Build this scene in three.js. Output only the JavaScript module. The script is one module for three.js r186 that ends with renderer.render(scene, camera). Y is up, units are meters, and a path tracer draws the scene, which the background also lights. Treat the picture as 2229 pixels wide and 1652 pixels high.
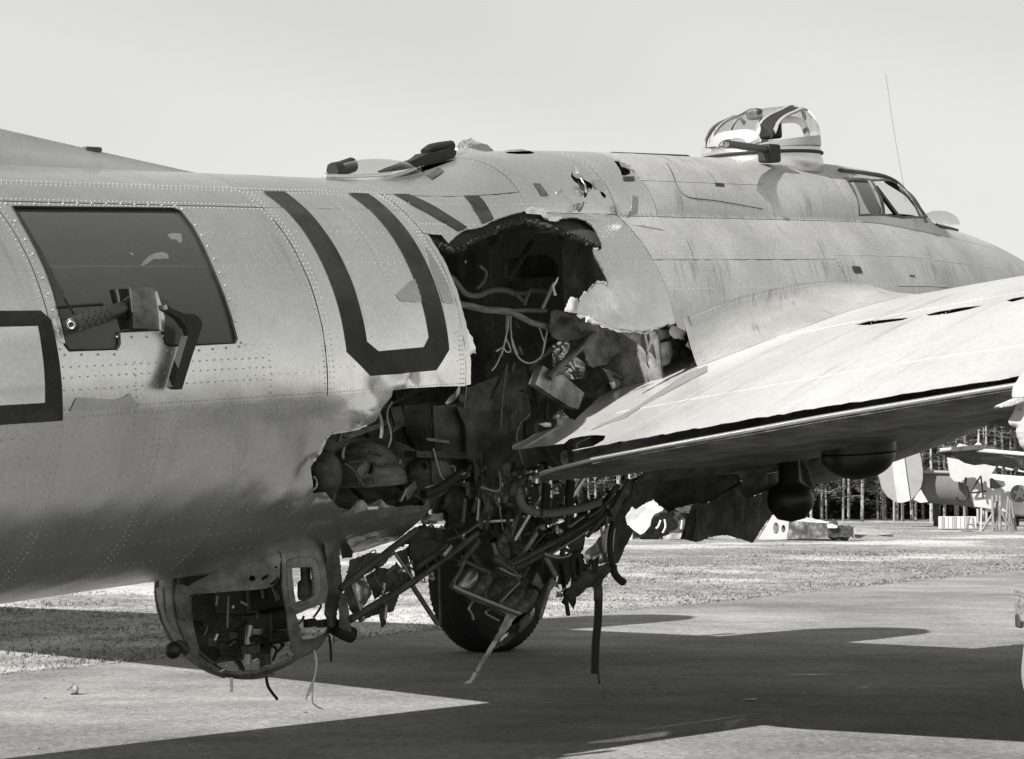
import * as THREE from 'three';
import { mergeGeometries } from 'three/addons/utils/BufferGeometryUtils.js';
import { RoundedBoxGeometry } from 'three/addons/geometries/RoundedBoxGeometry.js';
import { MarchingCubes } from 'three/addons/objects/MarchingCubes.js';

// ---------------------------------------------------------------- camera, sky, sun, exposure
const scene = new THREE.Scene();
const camera = new THREE.PerspectiveCamera(2 * Math.atan(826 / 4900) * 180 / Math.PI, 1024 / 759, 0.1, 2000);
camera.position.set(0, 1.6, 0);
camera.rotation.x = Math.atan(224 / 4900);
const renderer = new THREE.WebGLRenderer({ antialias: true });
renderer.setSize(1024, 759);
renderer.toneMapping = THREE.LinearToneMapping;
renderer.toneMappingExposure = 1.58;
renderer.shadowMap.enabled = true;
const SUN_EL = 43.5 * Math.PI / 180, SUN_AZ = [-0.865, 0.5];
const sunDir = new THREE.Vector3(SUN_AZ[0] * Math.cos(SUN_EL), Math.sin(SUN_EL), SUN_AZ[1] * Math.cos(SUN_EL)).normalize();
const sun = new THREE.DirectionalLight(new THREE.Color().setRGB(1, 0.985, 0.955), 5);
sun.position.copy(sunDir).multiplyScalar(80); sun.castShadow = true; sun.shadow.radius = 1.4;
sun.target.position.set(0, 0, -16);
Object.assign(sun.shadow.camera, { left: -30, right: 30, top: 30, bottom: -30, near: 1, far: 200 });
sun.shadow.mapSize.set(4096, 4096);
scene.add(sun, sun.target);
{ // a pale dry-plate sky: bright haze at the horizon, deeper overhead, with very faint thin cloud
  const w = 512, h = 256, d = new Float32Array(w * h * 4);
  for (let j = 0; j < h; j++) for (let i = 0; i < w; i++) {
    const el = ((j + 0.5) / h - 0.5) * Math.PI, az = i / w * Math.PI * 2;
    const e = Math.max(0, Math.sin(el));
    let v = 0.14 + 0.47 * Math.exp(-e * 1.9);
    const dx = Math.cos(el) * Math.sin(az), dz = Math.cos(el) * Math.cos(az), k = 1 / (e + 0.25);
    v *= 1 + 0.035 * (Math.sin(dx * k * 5 + 1.3 * Math.sin(dz * k * 3)) * Math.sin(dz * k * 6 + 0.7) + 0.5 * Math.sin(dx * k * 13 + dz * k * 9));
    if (el < 0) v = 0.3;
    const o = (j * w + i) * 4; d[o] = v; d[o + 1] = v * 1.002; d[o + 2] = v * 0.985; d[o + 3] = 1;
  }
  const t = new THREE.DataTexture(d, w, h, THREE.RGBAFormat, THREE.FloatType);
  t.mapping = THREE.EquirectangularReflectionMapping; t.magFilter = t.minFilter = THREE.LinearFilter; t.needsUpdate = true;
  scene.background = t; scene.environment = t;
}

// ---------------------------------------------------------------- helpers
const rad = Math.PI / 180, V = (x, y, z) => new THREE.Vector3(x, y, z), V3 = (a) => new THREE.Vector3(...a);
function rng(seed) { let a = seed >>> 0; return () => { a |= 0; a = a + 0x6D2B79F5 | 0; let t = Math.imul(a ^ a >>> 15, 1 | a); t = t + Math.imul(t ^ t >>> 7, 61 | t) ^ t; return ((t ^ t >>> 14) >>> 0) / 4294967296; }; }
const hash = (x, y, z) => { let n = Math.imul(x, 374761393) + Math.imul(y, 668265263) + Math.imul(z, 2147483647 - 1274126177) | 0; n = Math.imul(n ^ n >>> 13, 1274126177); return ((n ^ n >>> 16) >>> 0) / 4294967296; };
function noise(x, y, z = 0) {
  const X = Math.floor(x), Y = Math.floor(y), Z = Math.floor(z), f = (t) => t * t * (3 - 2 * t), u = f(x - X), v = f(y - Y), w = f(z - Z), L = (a, b, k) => a + (b - a) * k;
  const c = (i, j, k) => hash(X + i, Y + j, Z + k);
  return L(L(L(c(0, 0, 0), c(1, 0, 0), u), L(c(0, 1, 0), c(1, 1, 0), u), v), L(L(c(0, 0, 1), c(1, 0, 1), u), L(c(0, 1, 1), c(1, 1, 1), u), v), w) * 2 - 1;
}
const smooth = (a, b, x) => { x = Math.min(1, Math.max(0, (x - a) / (b - a))); return x * x * (3 - 2 * x); };
const curve = (tab) => (t) => { // smooth table (cubic with flat-limited tangents)
  const n = tab.length; if (t <= tab[0][0]) return tab[0][1]; if (t >= tab[n - 1][0]) return tab[n - 1][1];
  let i = 0; while (t > tab[i + 1][0]) i++;
  const s = (k) => (tab[k + 1][1] - tab[k][1]) / (tab[k + 1][0] - tab[k][0]);
  const m = (k) => k <= 0 ? s(0) : k >= n - 1 ? s(n - 2) : s(k - 1) * s(k) <= 0 ? 0 : 2 * s(k - 1) * s(k) / (s(k - 1) + s(k));
  const h = tab[i + 1][0] - tab[i][0], u = (t - tab[i][0]) / h, a = tab[i][1], b = tab[i + 1][1], p = m(i) * h, q = m(i + 1) * h;
  return a + p * u + (3 * (b - a) - 2 * p - q) * u * u + (2 * (a - b) + p + q) * u * u * u;
};
const names = new Map();
function numbered(n) { const k = names.get(n) || 0; names.set(n, k + 1); return k ? `${n}_${String(k).padStart(3, '0')}` : n; }
function tag(o, label, category, group, kind) { o.userData.label = label; if (category) o.userData.category = category; if (group) o.userData.group = group; if (kind) o.userData.kind = kind; return o; }
function part(name, geo, mat, parent, label) {
  const m = new THREE.Mesh(Array.isArray(geo) ? merge(geo) : geo, mat); m.name = parent === scene ? numbered(name) : name; m.castShadow = m.receiveShadow = true;
  if (label) m.userData.label = label; parent.add(m); return m;
}
function grp(name, parent) { const g = new THREE.Group(); g.name = parent === scene ? numbered(name) : name; parent.add(g); return g; }
function merge(list) { return mergeGeometries(list.map((g) => { g = g.index ? g.toNonIndexed() : g; const o = new THREE.BufferGeometry(); for (const k of ['position', 'normal', 'uv']) o.setAttribute(k, g.attributes[k] || new THREE.BufferAttribute(new Float32Array(g.attributes.position.count * 2), 2)); return o; })); }
const inPoly = (p, x, y) => { let c = false; for (let i = 0, j = p.length - 1; i < p.length; j = i++) { const [a, b] = p[i], [d, e] = p[j]; if ((b > y) !== (e > y) && x < (d - a) * (y - b) / (e - b) + a) c = !c; } return c; };
// a torn outline: every edge is broken up and jittered
function ragged(poly, step, amp, seed, sx = 1, sy = 1, open = 0) {
  const r = rng(seed), out = [], n = poly.length;
  for (let i = 0; i < n; i++) {
    const [a, b] = poly[i], [c, d] = poly[(i + 1) % n]; out.push(poly[i]);
    if (open && i >= n - open) continue;
    const len = Math.hypot((c - a) * sx, (d - b) * sy), k = Math.floor(len / step);
    for (let j = 1; j < k; j++) { const u = (j + (r() - 0.5) * 0.6) / k, e = (r() - 0.5) * 2 * amp, g = (r() - 0.5) * 2 * amp; out.push([a + (c - a) * u + e / sx, b + (d - b) * u + g / sy]); }
  }
  return out;
}
// a sheet of given thickness cut to an outline (with holes) on any surface surf(u, v)
function sheet(surf, outer, { holes = [], L = 0.06, th = 0.003, su = 1, sv = 1, flip = false, uv = 1 } = {}) {
  const pts = [...outer, ...holes.flat()].map(([a, b]) => new THREE.Vector2(a * su, b * sv));
  const cut = (n, o) => pts.slice(o, o + n); let o = outer.length; const hs = holes.map((h) => { const c = cut(h.length, o); o += h.length; return c; });
  let tris = THREE.ShapeUtils.triangulateShape(cut(outer.length, 0), hs);
  for (let pass = 0; pass < 9; pass++) {
    const mid = new Map(), next = []; let any = false;
    const M = (a, b) => { const dx = pts[a].x - pts[b].x, dy = pts[a].y - pts[b].y; if (dx * dx + dy * dy <= L * L) return -1; const k = a < b ? a * 1e6 + b : b * 1e6 + a; if (!mid.has(k)) { mid.set(k, pts.length); pts.push(new THREE.Vector2((pts[a].x + pts[b].x) / 2, (pts[a].y + pts[b].y) / 2)); } return mid.get(k); };
    for (const [a, b, c] of tris) {
      const p = M(a, b), q = M(b, c), r = M(c, a), n = (p >= 0) + (q >= 0) + (r >= 0);
      if (!n) { next.push([a, b, c]); continue; } any = true;
      if (n === 3) next.push([a, p, r], [p, b, q], [r, q, c], [p, q, r]);
      else if (n === 2) { if (p < 0) next.push([a, b, q], [a, q, r], [r, q, c]); else if (q < 0) next.push([a, p, r], [p, b, c], [p, c, r]); else next.push([p, b, q], [a, p, q], [a, q, c]); }
      else if (p >= 0) next.push([a, p, c], [p, b, c]); else if (q >= 0) next.push([a, b, q], [a, q, c]); else next.push([a, b, r], [r, b, c]);
    }
    tris = next; if (!any) break;
  }
  const n = pts.length, P = [], N = [], e = 2e-3, tu = V(0, 0, 0), tv = V(0, 0, 0);
  for (const p of pts) {
    const u = p.x / su, v = p.y / sv, du = e / su, dv = e / sv;
    tu.subVectors(surf(u + du, v), surf(u - du, v)); tv.subVectors(surf(u, v + dv), surf(u, v - dv));
    const nn = V(0, 0, 0).crossVectors(tu, tv).normalize(); if (flip) nn.negate(); if (!(nn.lengthSq() > 0.5)) nn.set(0, 1, 0);
    P.push(surf(u, v)); N.push(nn);
  }
  const pos = [], nor = [], uvs = [], put = (i, s, nrm) => { const q = P[i], m = N[i], k = s ? -th : 0; pos.push(q.x + m.x * k, q.y + m.y * k, q.z + m.z * k); nor.push(nrm.x, nrm.y, nrm.z); uvs.push(pts[i].x * uv, pts[i].y * uv); };
  const edges = new Map(), neg = N.map((m) => m.clone().negate());
  for (let [a, b, c] of tris) {
    const s = (pts[b].x - pts[a].x) * (pts[c].y - pts[a].y) - (pts[c].x - pts[a].x) * (pts[b].y - pts[a].y);
    if (Math.abs(s) < 1e-12) continue; if ((s < 0) !== flip) [b, c] = [c, b];
    put(a, 0, N[a]); put(b, 0, N[b]); put(c, 0, N[c]);
    if (th) { put(a, 1, neg[a]); put(c, 1, neg[c]); put(b, 1, neg[b]); for (const [i, j] of [[a, b], [b, c], [c, a]]) { const k = i < j ? i * 1e6 + j : j * 1e6 + i; if (edges.has(k)) edges.set(k, null); else edges.set(k, [i, j]); } }
  }
  if (th) for (const ed of edges.values()) if (ed) {
    const [i, j] = ed, m = V(0, 0, 0).crossVectors(V(0, 0, 0).subVectors(P[j], P[i]), N[i]).normalize();
    put(i, 1, m); put(j, 1, m); put(j, 0, m); put(i, 1, m); put(j, 0, m); put(i, 0, m);
  }
  const g = new THREE.BufferGeometry(); g.setAttribute('position', new THREE.Float32BufferAttribute(pos, 3)); g.setAttribute('normal', new THREE.Float32BufferAttribute(nor, 3)); g.setAttribute('uv', new THREE.Float32BufferAttribute(uvs, 2));
  return g;
}
// a plate through 3-D outline points: best plane, crumpled by noise
function plate(points, { th = 0.004, crumple = 0.01, freq = 6, L = 0.06, seed = 1, rag = 0 } = {}) {
  const p = points.map(V3), c = p.reduce((a, b) => a.add(b), V(0, 0, 0)).divideScalar(p.length), n = V(0, 0, 0);
  p.forEach((a, i) => { const b = p[(i + 1) % p.length]; n.x += (a.y - b.y) * (a.z + b.z); n.y += (a.z - b.z) * (a.x + b.x); n.z += (a.x - b.x) * (a.y + b.y); });
  n.normalize(); if (n.z < 0) n.negate(); const e1 = p[1].clone().sub(p[0]); e1.addScaledVector(n, -e1.dot(n)).normalize(); const e2 = V(0, 0, 0).crossVectors(n, e1);
  let flat = p.map((q) => { const d = q.clone().sub(c); return [d.dot(e1), d.dot(e2)]; });
  const dev = p.map((q) => q.clone().sub(c).dot(n)); const base = flat.map((f) => [...f]);
  if (rag) flat = ragged(flat, rag * 2.5, rag, seed);
  const surf = (u, v) => { let w = 0, s = 0; base.forEach(([a, b], i) => { const k = 1 / (0.0004 + (a - u) ** 2 + (b - v) ** 2); w += k; s += k * dev[i]; }); const z = s / w + crumple * (Math.abs(noise(u * freq + seed * 7.3, v * freq, seed)) * 2 - 0.6 + 0.4 * noise(u * freq * 2.7, v * freq * 2.7, seed + 5)); return V(c.x + e1.x * u + e2.x * v + n.x * z, c.y + e1.y * u + e2.y * v + n.y * z, c.z + e1.z * u + e2.z * v + n.z * z); };
  return sheet(surf, flat, { th, L });
}
function tube(points, r, { seg, radial = 8, straight = false } = {}) {
  const p = points.map(V3);
  if (straight && p.length > 2) { const out = []; for (let i = 0; i + 1 < p.length; i++) if (p[i].distanceTo(p[i + 1]) > 1e-4) out.push(tube([points[i], points[i + 1]], r, { radial })); return merge(out); }
  const c = p.length < 3 ? new THREE.LineCurve3(p[0], p[1]) : new THREE.CatmullRomCurve3(p, false, 'centripetal');
  const g = new THREE.TubeGeometry(c, seg || (p.length < 3 ? 1 : (p.length - 1) * 7), r, radial, false);
  const caps = []; for (const [u, s] of [[0, -1], [1, 1]]) { const d = new THREE.CircleGeometry(r, radial), t = c.getTangent(u).multiplyScalar(s), q = c.getPoint(u); d.applyQuaternion(new THREE.Quaternion().setFromUnitVectors(V(0, 0, 1), t)); d.translate(q.x, q.y, q.z); caps.push(d); }
  return merge([g, ...caps]);
}
// a bar of rectangular section between two points; w lies in the x-y plane of the part, h across it
function bar(a, b, w, h, up = [0, 0, 1]) {
  const p = V3(a), q = V3(b), d = q.clone().sub(p), len = d.length(), g = new THREE.BoxGeometry(w, len, h); d.normalize();
  const z = V3(up); z.addScaledVector(d, -z.dot(d)).normalize(); const x = V(0, 0, 0).crossVectors(d, z);
  g.applyMatrix4(new THREE.Matrix4().makeBasis(x, d, z).setPosition(p.add(q).multiplyScalar(0.5))); return g;
}
// an angle section (L profile)
const angle = (a, b, w, up) => { const g1 = bar(a, b, w, 0.004, up), g2 = bar(a, b, 0.004, w, up); g2.translate(0, 0, -w * 0.5); return merge([g1, g2]); };
const box = (x, y, z, w, h, d, r = 0.006) => { const g = new RoundedBoxGeometry(w, h, d, 2, Math.min(r, w / 2.1, h / 2.1, d / 2.1)); g.translate(x, y, z); return g; };
const lathe = (prof, n = 32) => new THREE.LatheGeometry(prof.map(([r, y]) => new THREE.Vector2(r, y)), n);

// ---------------------------------------------------------------- materials
function tex(n, size, f, srgb = true) {
  const d = new Uint8Array(n * n * 4);
  for (let j = 0; j < n; j++) for (let i = 0; i < n; i++) { const v = f(i / n, j / n, i, j), o = (j * n + i) * 4; const c = Array.isArray(v) ? v : [v, v, v]; for (let k = 0; k < 3; k++) d[o + k] = Math.max(0, Math.min(255, c[k] * 255)); d[o + 3] = 255; }
  const t = new THREE.DataTexture(d, n, n); t.wrapS = t.wrapT = THREE.RepeatWrapping; t.magFilter = THREE.LinearFilter; t.minFilter = THREE.LinearMipmapLinearFilter; t.generateMipmaps = true; if (srgb) t.colorSpace = THREE.SRGBColorSpace; t.repeat.set(1 / size, 1 / size); t.needsUpdate = true; return t;
}
const wrapN = (x, y, f, s) => { // tileable noise: x, y in 0..1, f cells
  const X = x * f, Y = y * f, i = Math.floor(X), j = Math.floor(Y), q = (t) => t * t * (3 - 2 * t), u = q(X - i), v = q(Y - j), m = (a) => ((a % f) + f) % f, h = (a, b) => hash(m(a), m(b), s);
  return (h(i, j) * (1 - u) + h(i + 1, j) * u) * (1 - v) + (h(i, j + 1) * (1 - u) + h(i + 1, j + 1) * u) * v;
};
const wrapXY = (x, y, fx, fy, s) => { const X = x * fx, Y = y * fy, i = Math.floor(X), j = Math.floor(Y), q = (t) => t * t * (3 - 2 * t), u = q(X - i), v = q(Y - j), h = (a, b) => hash(((a % fx) + fx) % fx, ((b % fy) + fy) % fy, s); return (h(i, j) * (1 - u) + h(i + 1, j) * u) * (1 - v) + (h(i, j + 1) * (1 - u) + h(i + 1, j + 1) * u) * v; };
const fbm = (x, y, f, s) => 0.5 * wrapN(x, y, f, s) + 0.25 * wrapN(x, y, f * 2, s + 1) + 0.15 * wrapN(x, y, f * 4, s + 2) + 0.1 * wrapN(x, y, f * 8, s + 3);
const R0 = rng(11);
// weathered bare aluminium: cloudy oxide, dirt specks and thin run-down streaks (v runs round the body)
const scratches = (n, seed) => { const r = rng(seed), a = new Float32Array(n * n); for (let k = 0; k < 90; k++) { let x = r() * n, y = r() * n; const th = r() * 6.28, l = 20 + r() * 120, w = (r() - 0.5) * 0.22; for (let i = 0; i < l; i++) { a[((y | 0) & (n - 1)) * n + ((x | 0) & (n - 1))] += w; x += Math.cos(th); y += Math.sin(th); if (x < 0) x += n; if (y < 0) y += n; } } return a; };
const SC = scratches(1024, 5);
const skinMap = tex(1024, 1.9, (x, y, i, j) => { const c = fbm(x, y, 6, 1) - 0.5, f = wrapN(x, y, 170, 9) - 0.5, st = Math.max(0, wrapXY(x, y, 90, 5, 21) - 0.72) * (wrapN(x, y, 9, 4)), sp = wrapN(x, y, 230, 31) > 0.93 ? -0.16 : 0; return 0.87 + c * 0.08 + f * 0.05 - st * 0.22 + sp * 0.7 + SC[j * 1024 + i] * 0.3; });
const skinRough = tex(512, 1.3, (x, y) => { const v = 0.62 + (fbm(x, y, 7, 41) - 0.5) * 0.26 + (wrapN(x, y, 120, 43) - 0.5) * 0.1; return [0, v, 1]; }, false);
const skinBump = tex(512, 0.9, (x, y) => 0.5 + (fbm(x, y, 5, 61) - 0.5) * 0.9, false);
const dirtyMap = tex(1024, 1.7, (x, y, i, j) => { const c = fbm(x, y, 5, 71) - 0.5, f = wrapN(x, y, 190, 72) - 0.5, st = Math.max(0, wrapXY((x + y * 0.35) % 1, y, 70, 8, 75) - 0.7) * Math.max(0, wrapN(x, y, 6, 76) - 0.25), sp = wrapN(x, y, 150, 77) > 0.95 ? -0.22 : 0; return 0.84 + c * 0.2 + f * 0.1 - st * 1.1 + sp + SC[i * 1024 + j] * 0.4; });
const wingMap = tex(1024, 2.6, (x, y, i, j) => 0.9 + (fbm(x, y, 4, 171) - 0.5) * 0.16 + (wrapN(x, y, 200, 173) - 0.5) * 0.06 + SC[j * 1024 + i] * 0.3 - Math.max(0, wrapXY(x, y, 5, 60, 175) - 0.7) * 0.5 * wrapN(x, y, 5, 176));
const grimeMap = tex(512, 0.6, (x, y) => 0.78 + (fbm(x, y, 6, 81) - 0.5) * 0.7 + (wrapN(x, y, 90, 83) - 0.5) * 0.2);
const std = (c, roughness, metalness = 0, o = {}) => { const m = new THREE.MeshStandardMaterial({ roughness, metalness, side: THREE.DoubleSide, ...o }); m.color.setRGB(c, c, c * 0.975); return m; };
const alu = (c, r, o = {}) => std(c, r, 0.9, { map: skinMap, roughnessMap: skinRough, bumpMap: skinBump, bumpScale: 0.0004, ...o });
const M = {
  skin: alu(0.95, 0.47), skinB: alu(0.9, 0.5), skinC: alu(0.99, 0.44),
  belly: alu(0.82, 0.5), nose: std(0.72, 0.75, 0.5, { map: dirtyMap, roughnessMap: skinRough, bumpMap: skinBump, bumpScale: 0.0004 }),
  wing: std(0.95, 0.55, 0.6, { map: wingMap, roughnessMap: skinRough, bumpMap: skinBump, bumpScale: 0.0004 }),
  under: std(0.24, 0.55, 0.5, { map: grimeMap }),  // undersides: their shade is put into this darker colour
  turret: std(0.32, 0.6, 0.3, { map: grimeMap }),
  paint: std(0.032, 0.75, 0, { map: grimeMap }), white: std(0.98, 0.6, 0, { map: wingMap }), black: std(0.012, 0.7), gunmetal: std(0.045, 0.42, 0.7), rubber: std(0.022, 0.88, 0, { map: grimeMap }),
  inner: std(0.26, 0.9, 0, { map: grimeMap }), quilt: std(0.035, 0.97), bright: alu(0.78, 0.45), mid: alu(0.42, 0.55), dull: std(0.2, 0.6, 0.6, { map: grimeMap }), dark: std(0.12, 0.6, 0.5, { map: grimeMap }),
  primer: std(0.17, 0.75, 0.2, { map: grimeMap }), hose: std(0.13, 0.75), wire: std(0.3, 0.7), sheet: std(0.42, 0.5, 0.35, { map: grimeMap }), dullSkin: alu(0.6, 0.7), bandGrey: std(0.3, 0.85, 0.2, { map: dirtyMap }), string: std(0.72, 0.9), rivet: std(0.55, 0.68, 0.8), cloth: std(0.35, 0.95, 0, { map: grimeMap }),
};
M.glass = new THREE.MeshPhysicalMaterial({ transmission: 1, thickness: 0, roughness: 0.06, ior: 1.49, color: 0xffffff, side: THREE.DoubleSide }); M.glass.color.setRGB(0.82, 0.82, 0.8);
M.smoked = new THREE.MeshPhysicalMaterial({ transmission: 0.88, thickness: 0, roughness: 0.14, ior: 1.5, side: THREE.DoubleSide }); M.smoked.color.setRGB(0.5, 0.5, 0.49);

// ---------------------------------------------------------------- setting: field, apron
const grassMap = tex(2048, 26, (x, y) => { const p = fbm(x, y, 7, 101), worn = Math.max(0, Math.min(1, (p - 0.53) * 9)); return 0.57 + (p - 0.5) * 0.25 + worn * 0.16 + (wrapN(x, y, 46, 102) - 0.5) * 0.12 + (1 - worn * 0.6) * ((wrapN(x, y, 210, 103) - 0.5) * 0.2 + (wrapN(x, y, 700, 105) - 0.5) * 0.26); });
const tarMap = tex(2048, 9, (x, y) => { const sp = wrapN(x, y, 620, 114), pale = sp > 0.955 ? 0.3 : sp < 0.05 ? -0.16 : 0; return 0.63 + (fbm(x, y, 4, 111) - 0.5) * 0.3 + (wrapXY(x, y, 16, 34, 117) - 0.5) * 0.08 + (fbm(x, y, 14, 118) - 0.5) * 0.16 + (wrapN(x, y, 300, 113) - 0.5) * 0.17 + pale; });
const tarBump = tex(1024, 1.4, (x, y) => 0.5 + (wrapN(x, y, 90, 121) - 0.5) * 0.5 + (wrapN(x, y, 260, 123) - 0.5) * 0.5, false);
M.grass = std(0.8, 1, 0, { map: grassMap }); M.tar = std(0.6, 0.93, 0, { map: tarMap, bumpMap: tarBump, bumpScale: 0.006 });
M.blade = std(0.46, 0.9); M.bladeDry = std(0.62, 0.9);
const flat = (poly, y) => { const s = new THREE.Shape(poly.map(([x, z]) => new THREE.Vector2(x, -z))), g = new THREE.ShapeGeometry(s); g.rotateX(-Math.PI / 2); g.translate(0, y, 0); return g; };
tag(part('grass_field', flat([[-500, 300], [500, 300], [500, -900], [-500, -900]], 0), M.grass, scene), 'pale sunlit grass of the airfield', 'ground', null, 'structure');
const EA = V(-4.27, 0, -18.87), ED = V(8.35, 0, -13.8).normalize(), EN = V(ED.z, 0, -ED.x); // the apron's edge
const edgePt = (s, o) => [EA.x + ED.x * s + EN.x * o, EA.z + ED.z * s + EN.z * o];
{
  const edge = []; for (let s = -60; s <= 120; s += 0.35) edge.push(edgePt(s, 0.16 * noise(s * 0.7, 3) + 0.09 * noise(s * 2.9, 9) + 0.9 * smooth(14, 60, s) * noise(s * 0.2, 1)));
  const poly = [...edge, [180, -110], [180, 120], [-60, 120]];
  const apron = part('concrete_apron', flat(poly, 0.006), M.tar, scene); tag(apron, 'worn grey tarmac hardstand under the damaged bomber', 'tarmac', null, 'structure');
}
const onApron = (x, z) => (x - EA.x) * EN.x + (z - EA.z) * EN.z;
const apronSign = Math.sign(onApron(0, -5));

// ---------------------------------------------------------------- the damaged bomber: frame x forward, y up, z starboard
const bomber = grp('bomber_aircraft', scene);
tag(bomber, 'wrecked four engined bomber with its radio room blown open and a dark letter U', 'aircraft');
{
  const psi = 39.5 * rad, th = 4.4 * rad, a = V(Math.sin(psi) * Math.cos(th), Math.sin(th), -Math.cos(psi) * Math.cos(th)), s = V(Math.cos(psi), 0, Math.sin(psi)), u = V(0, 0, 0).crossVectors(s, a);
  new THREE.Matrix4().makeBasis(a, u, s).setPosition(-1.57, 2.27, -13.5).decompose(bomber.position, bomber.quaternion, bomber.scale);
}
bomber.updateMatrixWorld(true);
const toLocal = (x, y, z) => bomber.worldToLocal(V(x, y, z)).toArray();
const RT = curve([[-11,.3],[-9,.55],[-7,.83],[-5,1.05],[-3.4,1.15],[-2.5,1.17],[5.6,1.17],[6.2,1.16],[6.9,1.1],[7.5,1.04],[8.0,.985],[8.5,.92],[9.0,.83],[9.5,.71],[10.0,.54],[10.4,.32],[10.6,.08]]);
const HT = curve([[.7,1.17],[.9,1.175],[1.31,1.24],[1.98,1.37],[2.51,1.41],[3.28,1.43],[4.7,1.44],[6.3,1.45],[6.95,1.425],[7.18,1.37],[7.52,1.05],[7.85,.99]]);
const TL = 38;
const dents = [[0.057,94.984],[0.158,95.447],[-0.034,96.055],[0.347,96.618],[-0.19,97.469],[-0.302,100.711],[-0.548,118.505],[-0.446,105.368]].map(([t, a], i) => [t, a, [0.022, -0.03, 0.02, -0.018, -0.02, 0.012, -0.03, 0.014][i], [0.07, 0.09, 0.09, 0.12, 0.12, 0.16, 0.12, 0.2][i]]);
dents.push([-0.46, 121, 0.03, 0.09], [-0.62, 112, -0.012, 0.16], [-1.0, 124, -0.008, 0.3], [-0.75, 128, 0.014, 0.12], [2.45, 74, -0.02, 0.18], [2.2, 77, -0.05, 0.2]);
function fus(t, d, off = 0, plain = false) {
  d = ((d + 180) % 360 + 360) % 360 - 180; const sg = d < 0 ? -1 : 1; d = Math.abs(d);
  const R = RT(t), r = d * rad; let y = R * Math.cos(r), z = R * Math.sin(r);
  const b = smooth(0.7, 2.0, t) * (1 - smooth(7.48, 7.85, t));
  if (d < TL && b > 0) {
    const H = Math.max(HT(t), R), q = d / TL * Math.PI / 2, yl = R * Math.cos(TL * rad), zl = R * Math.sin(TL * rad);
    y += (yl + (H - yl) * Math.max(0, Math.cos(q)) ** 1.15 - y) * b; z += (zl * Math.sin(q) ** 0.92 - z) * b;
  }
  let o = off;
  if (!plain) {
    const m = r * R; // quilting of thin plate between frames and stringers, and the larger blows
    o += 0.0016 * noise(t * 2.7 + 5, m * 3.1, sg * 3) + 0.0009 * noise(t * 8, m * 8, 7 + sg) + 0.0007 * Math.sin(t * 18.5) * Math.sin(m * 24);
    if (sg > 0 && t > 1.7 && t < 2.79 && d > 38 && d < 84) o += smooth(2.75, 2.2, t) * smooth(50, 60, d) * (0.011 * noise(t * 6, m * 5, 31) + 0.006 * Math.abs(noise(t * 15, m * 12, 33)));
    if (sg > 0 && t > -0.75 && t < 0.7 && d > 99) o += smooth(-0.75, -0.4, t) * smooth(99, 106, d) * (0.014 * noise(t * 6, m * 6, 35) + 0.006 * Math.abs(noise(t * 17, m * 15, 37)));
    if (sg > 0) for (const [dt, dd, a, w] of dents) { const e = ((t - dt) ** 2 + ((d - dd) * rad * R) ** 2) / (w * w); if (e < 6) o += a * Math.exp(-e * 1.6) * (1 + 0.25 * noise(t * 14, m * 14, 2)); }
  }
  const k = 1 + o / Math.max(0.2, Math.hypot(y, z)); return V(t, y * k, sg * z * k);
}
const FV = 1.17 * rad;
const fskin = (outer, o = {}) => sheet((t, a) => fus(t, a, o.off || 0, o.plain), outer, { sv: FV, L: 0.07, flip: true, ...o });
const rect = (t0, t1, a0, a1, g = 0.003, ga = 0.14) => [[t0 + g, a0 + ga], [t1 - g, a0 + ga], [t1 - g, a1 - ga], [t0 + g, a1 - ga]];
const dense = (poly, step, sx = 1, sy = 1) => { const out = []; poly.forEach(([a, b], i) => { const [c, d] = poly[(i + 1) % poly.length], k = Math.max(1, Math.ceil(Math.hypot((c - a) * sx, (d - b) * sy) / step)); for (let j = 0; j < k; j++) out.push([a + (c - a) * j / k, b + (d - b) * j / k]); }); return out; };
const rag = (p, step, amp, seed) => ragged(p, step, amp, seed, 1, FV);

// outlines read on the starboard skin: [station, degrees round from the top]
const windowHole = [[-2.319,40.953],[-1.233,40.147],[-1.203,41.414],[-1.208,47.806],[-1.224,55.137],[-1.232,62.909],[-1.224,70.055],[-1.215,75.756],[-1.204,81.282],[-1.222,82.24],[-1.676,82.39],[-1.703,81.849],[-1.717,78.199],[-1.995,78.354],[-2.005,81.408],[-2.027,82.6],[-2.33,82.565],[-2.352,81.141],[-2.349,77.027],[-2.349,72.061],[-2.346,63.967],[-2.347,57.478],[-2.346,53.228],[-2.339,47.273]];
const upperTear = [[0.619,49.167],[0.713,49.397],[0.783,49.48],[0.788,51.479],[0.793,52.838],[0.889,50.236],[0.989,48.112],[1.064,46.991],[1.157,46.485],[1.226,45.764],[1.4,42.571],[1.519,40.949],[1.652,39.221],[1.741,38.287],[1.81,36.753],[1.822,38.453],[1.936,38.578],[1.973,38.807],[1.958,41.74],[2.029,42.581],[2.106,41.063],[2.219,40.406],[2.288,40.649],[2.348,41.85],[2.372,44.845],[2.353,48.602],[2.331,52.104],[2.294,54.601],[2.257,55.133],[2.185,55.026],[2.166,58.163],[2.174,61.907],[2.183,65.145],[2.199,67.252],[2.179,68.003],[2.135,67.293],[2.061,67.363],[1.991,68.863],[1.912,70.991],[1.85,71.429],[1.798,73.86],[1.734,77.333]];
const lowerRim = [[1.734,77.333],[1.854,78.002],[1.938,79.743],[2.119,82.222],[2.276,83.073],[2.438,83.641],[2.53,83.082],[2.679,81.862],[2.79,80.956]];
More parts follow.
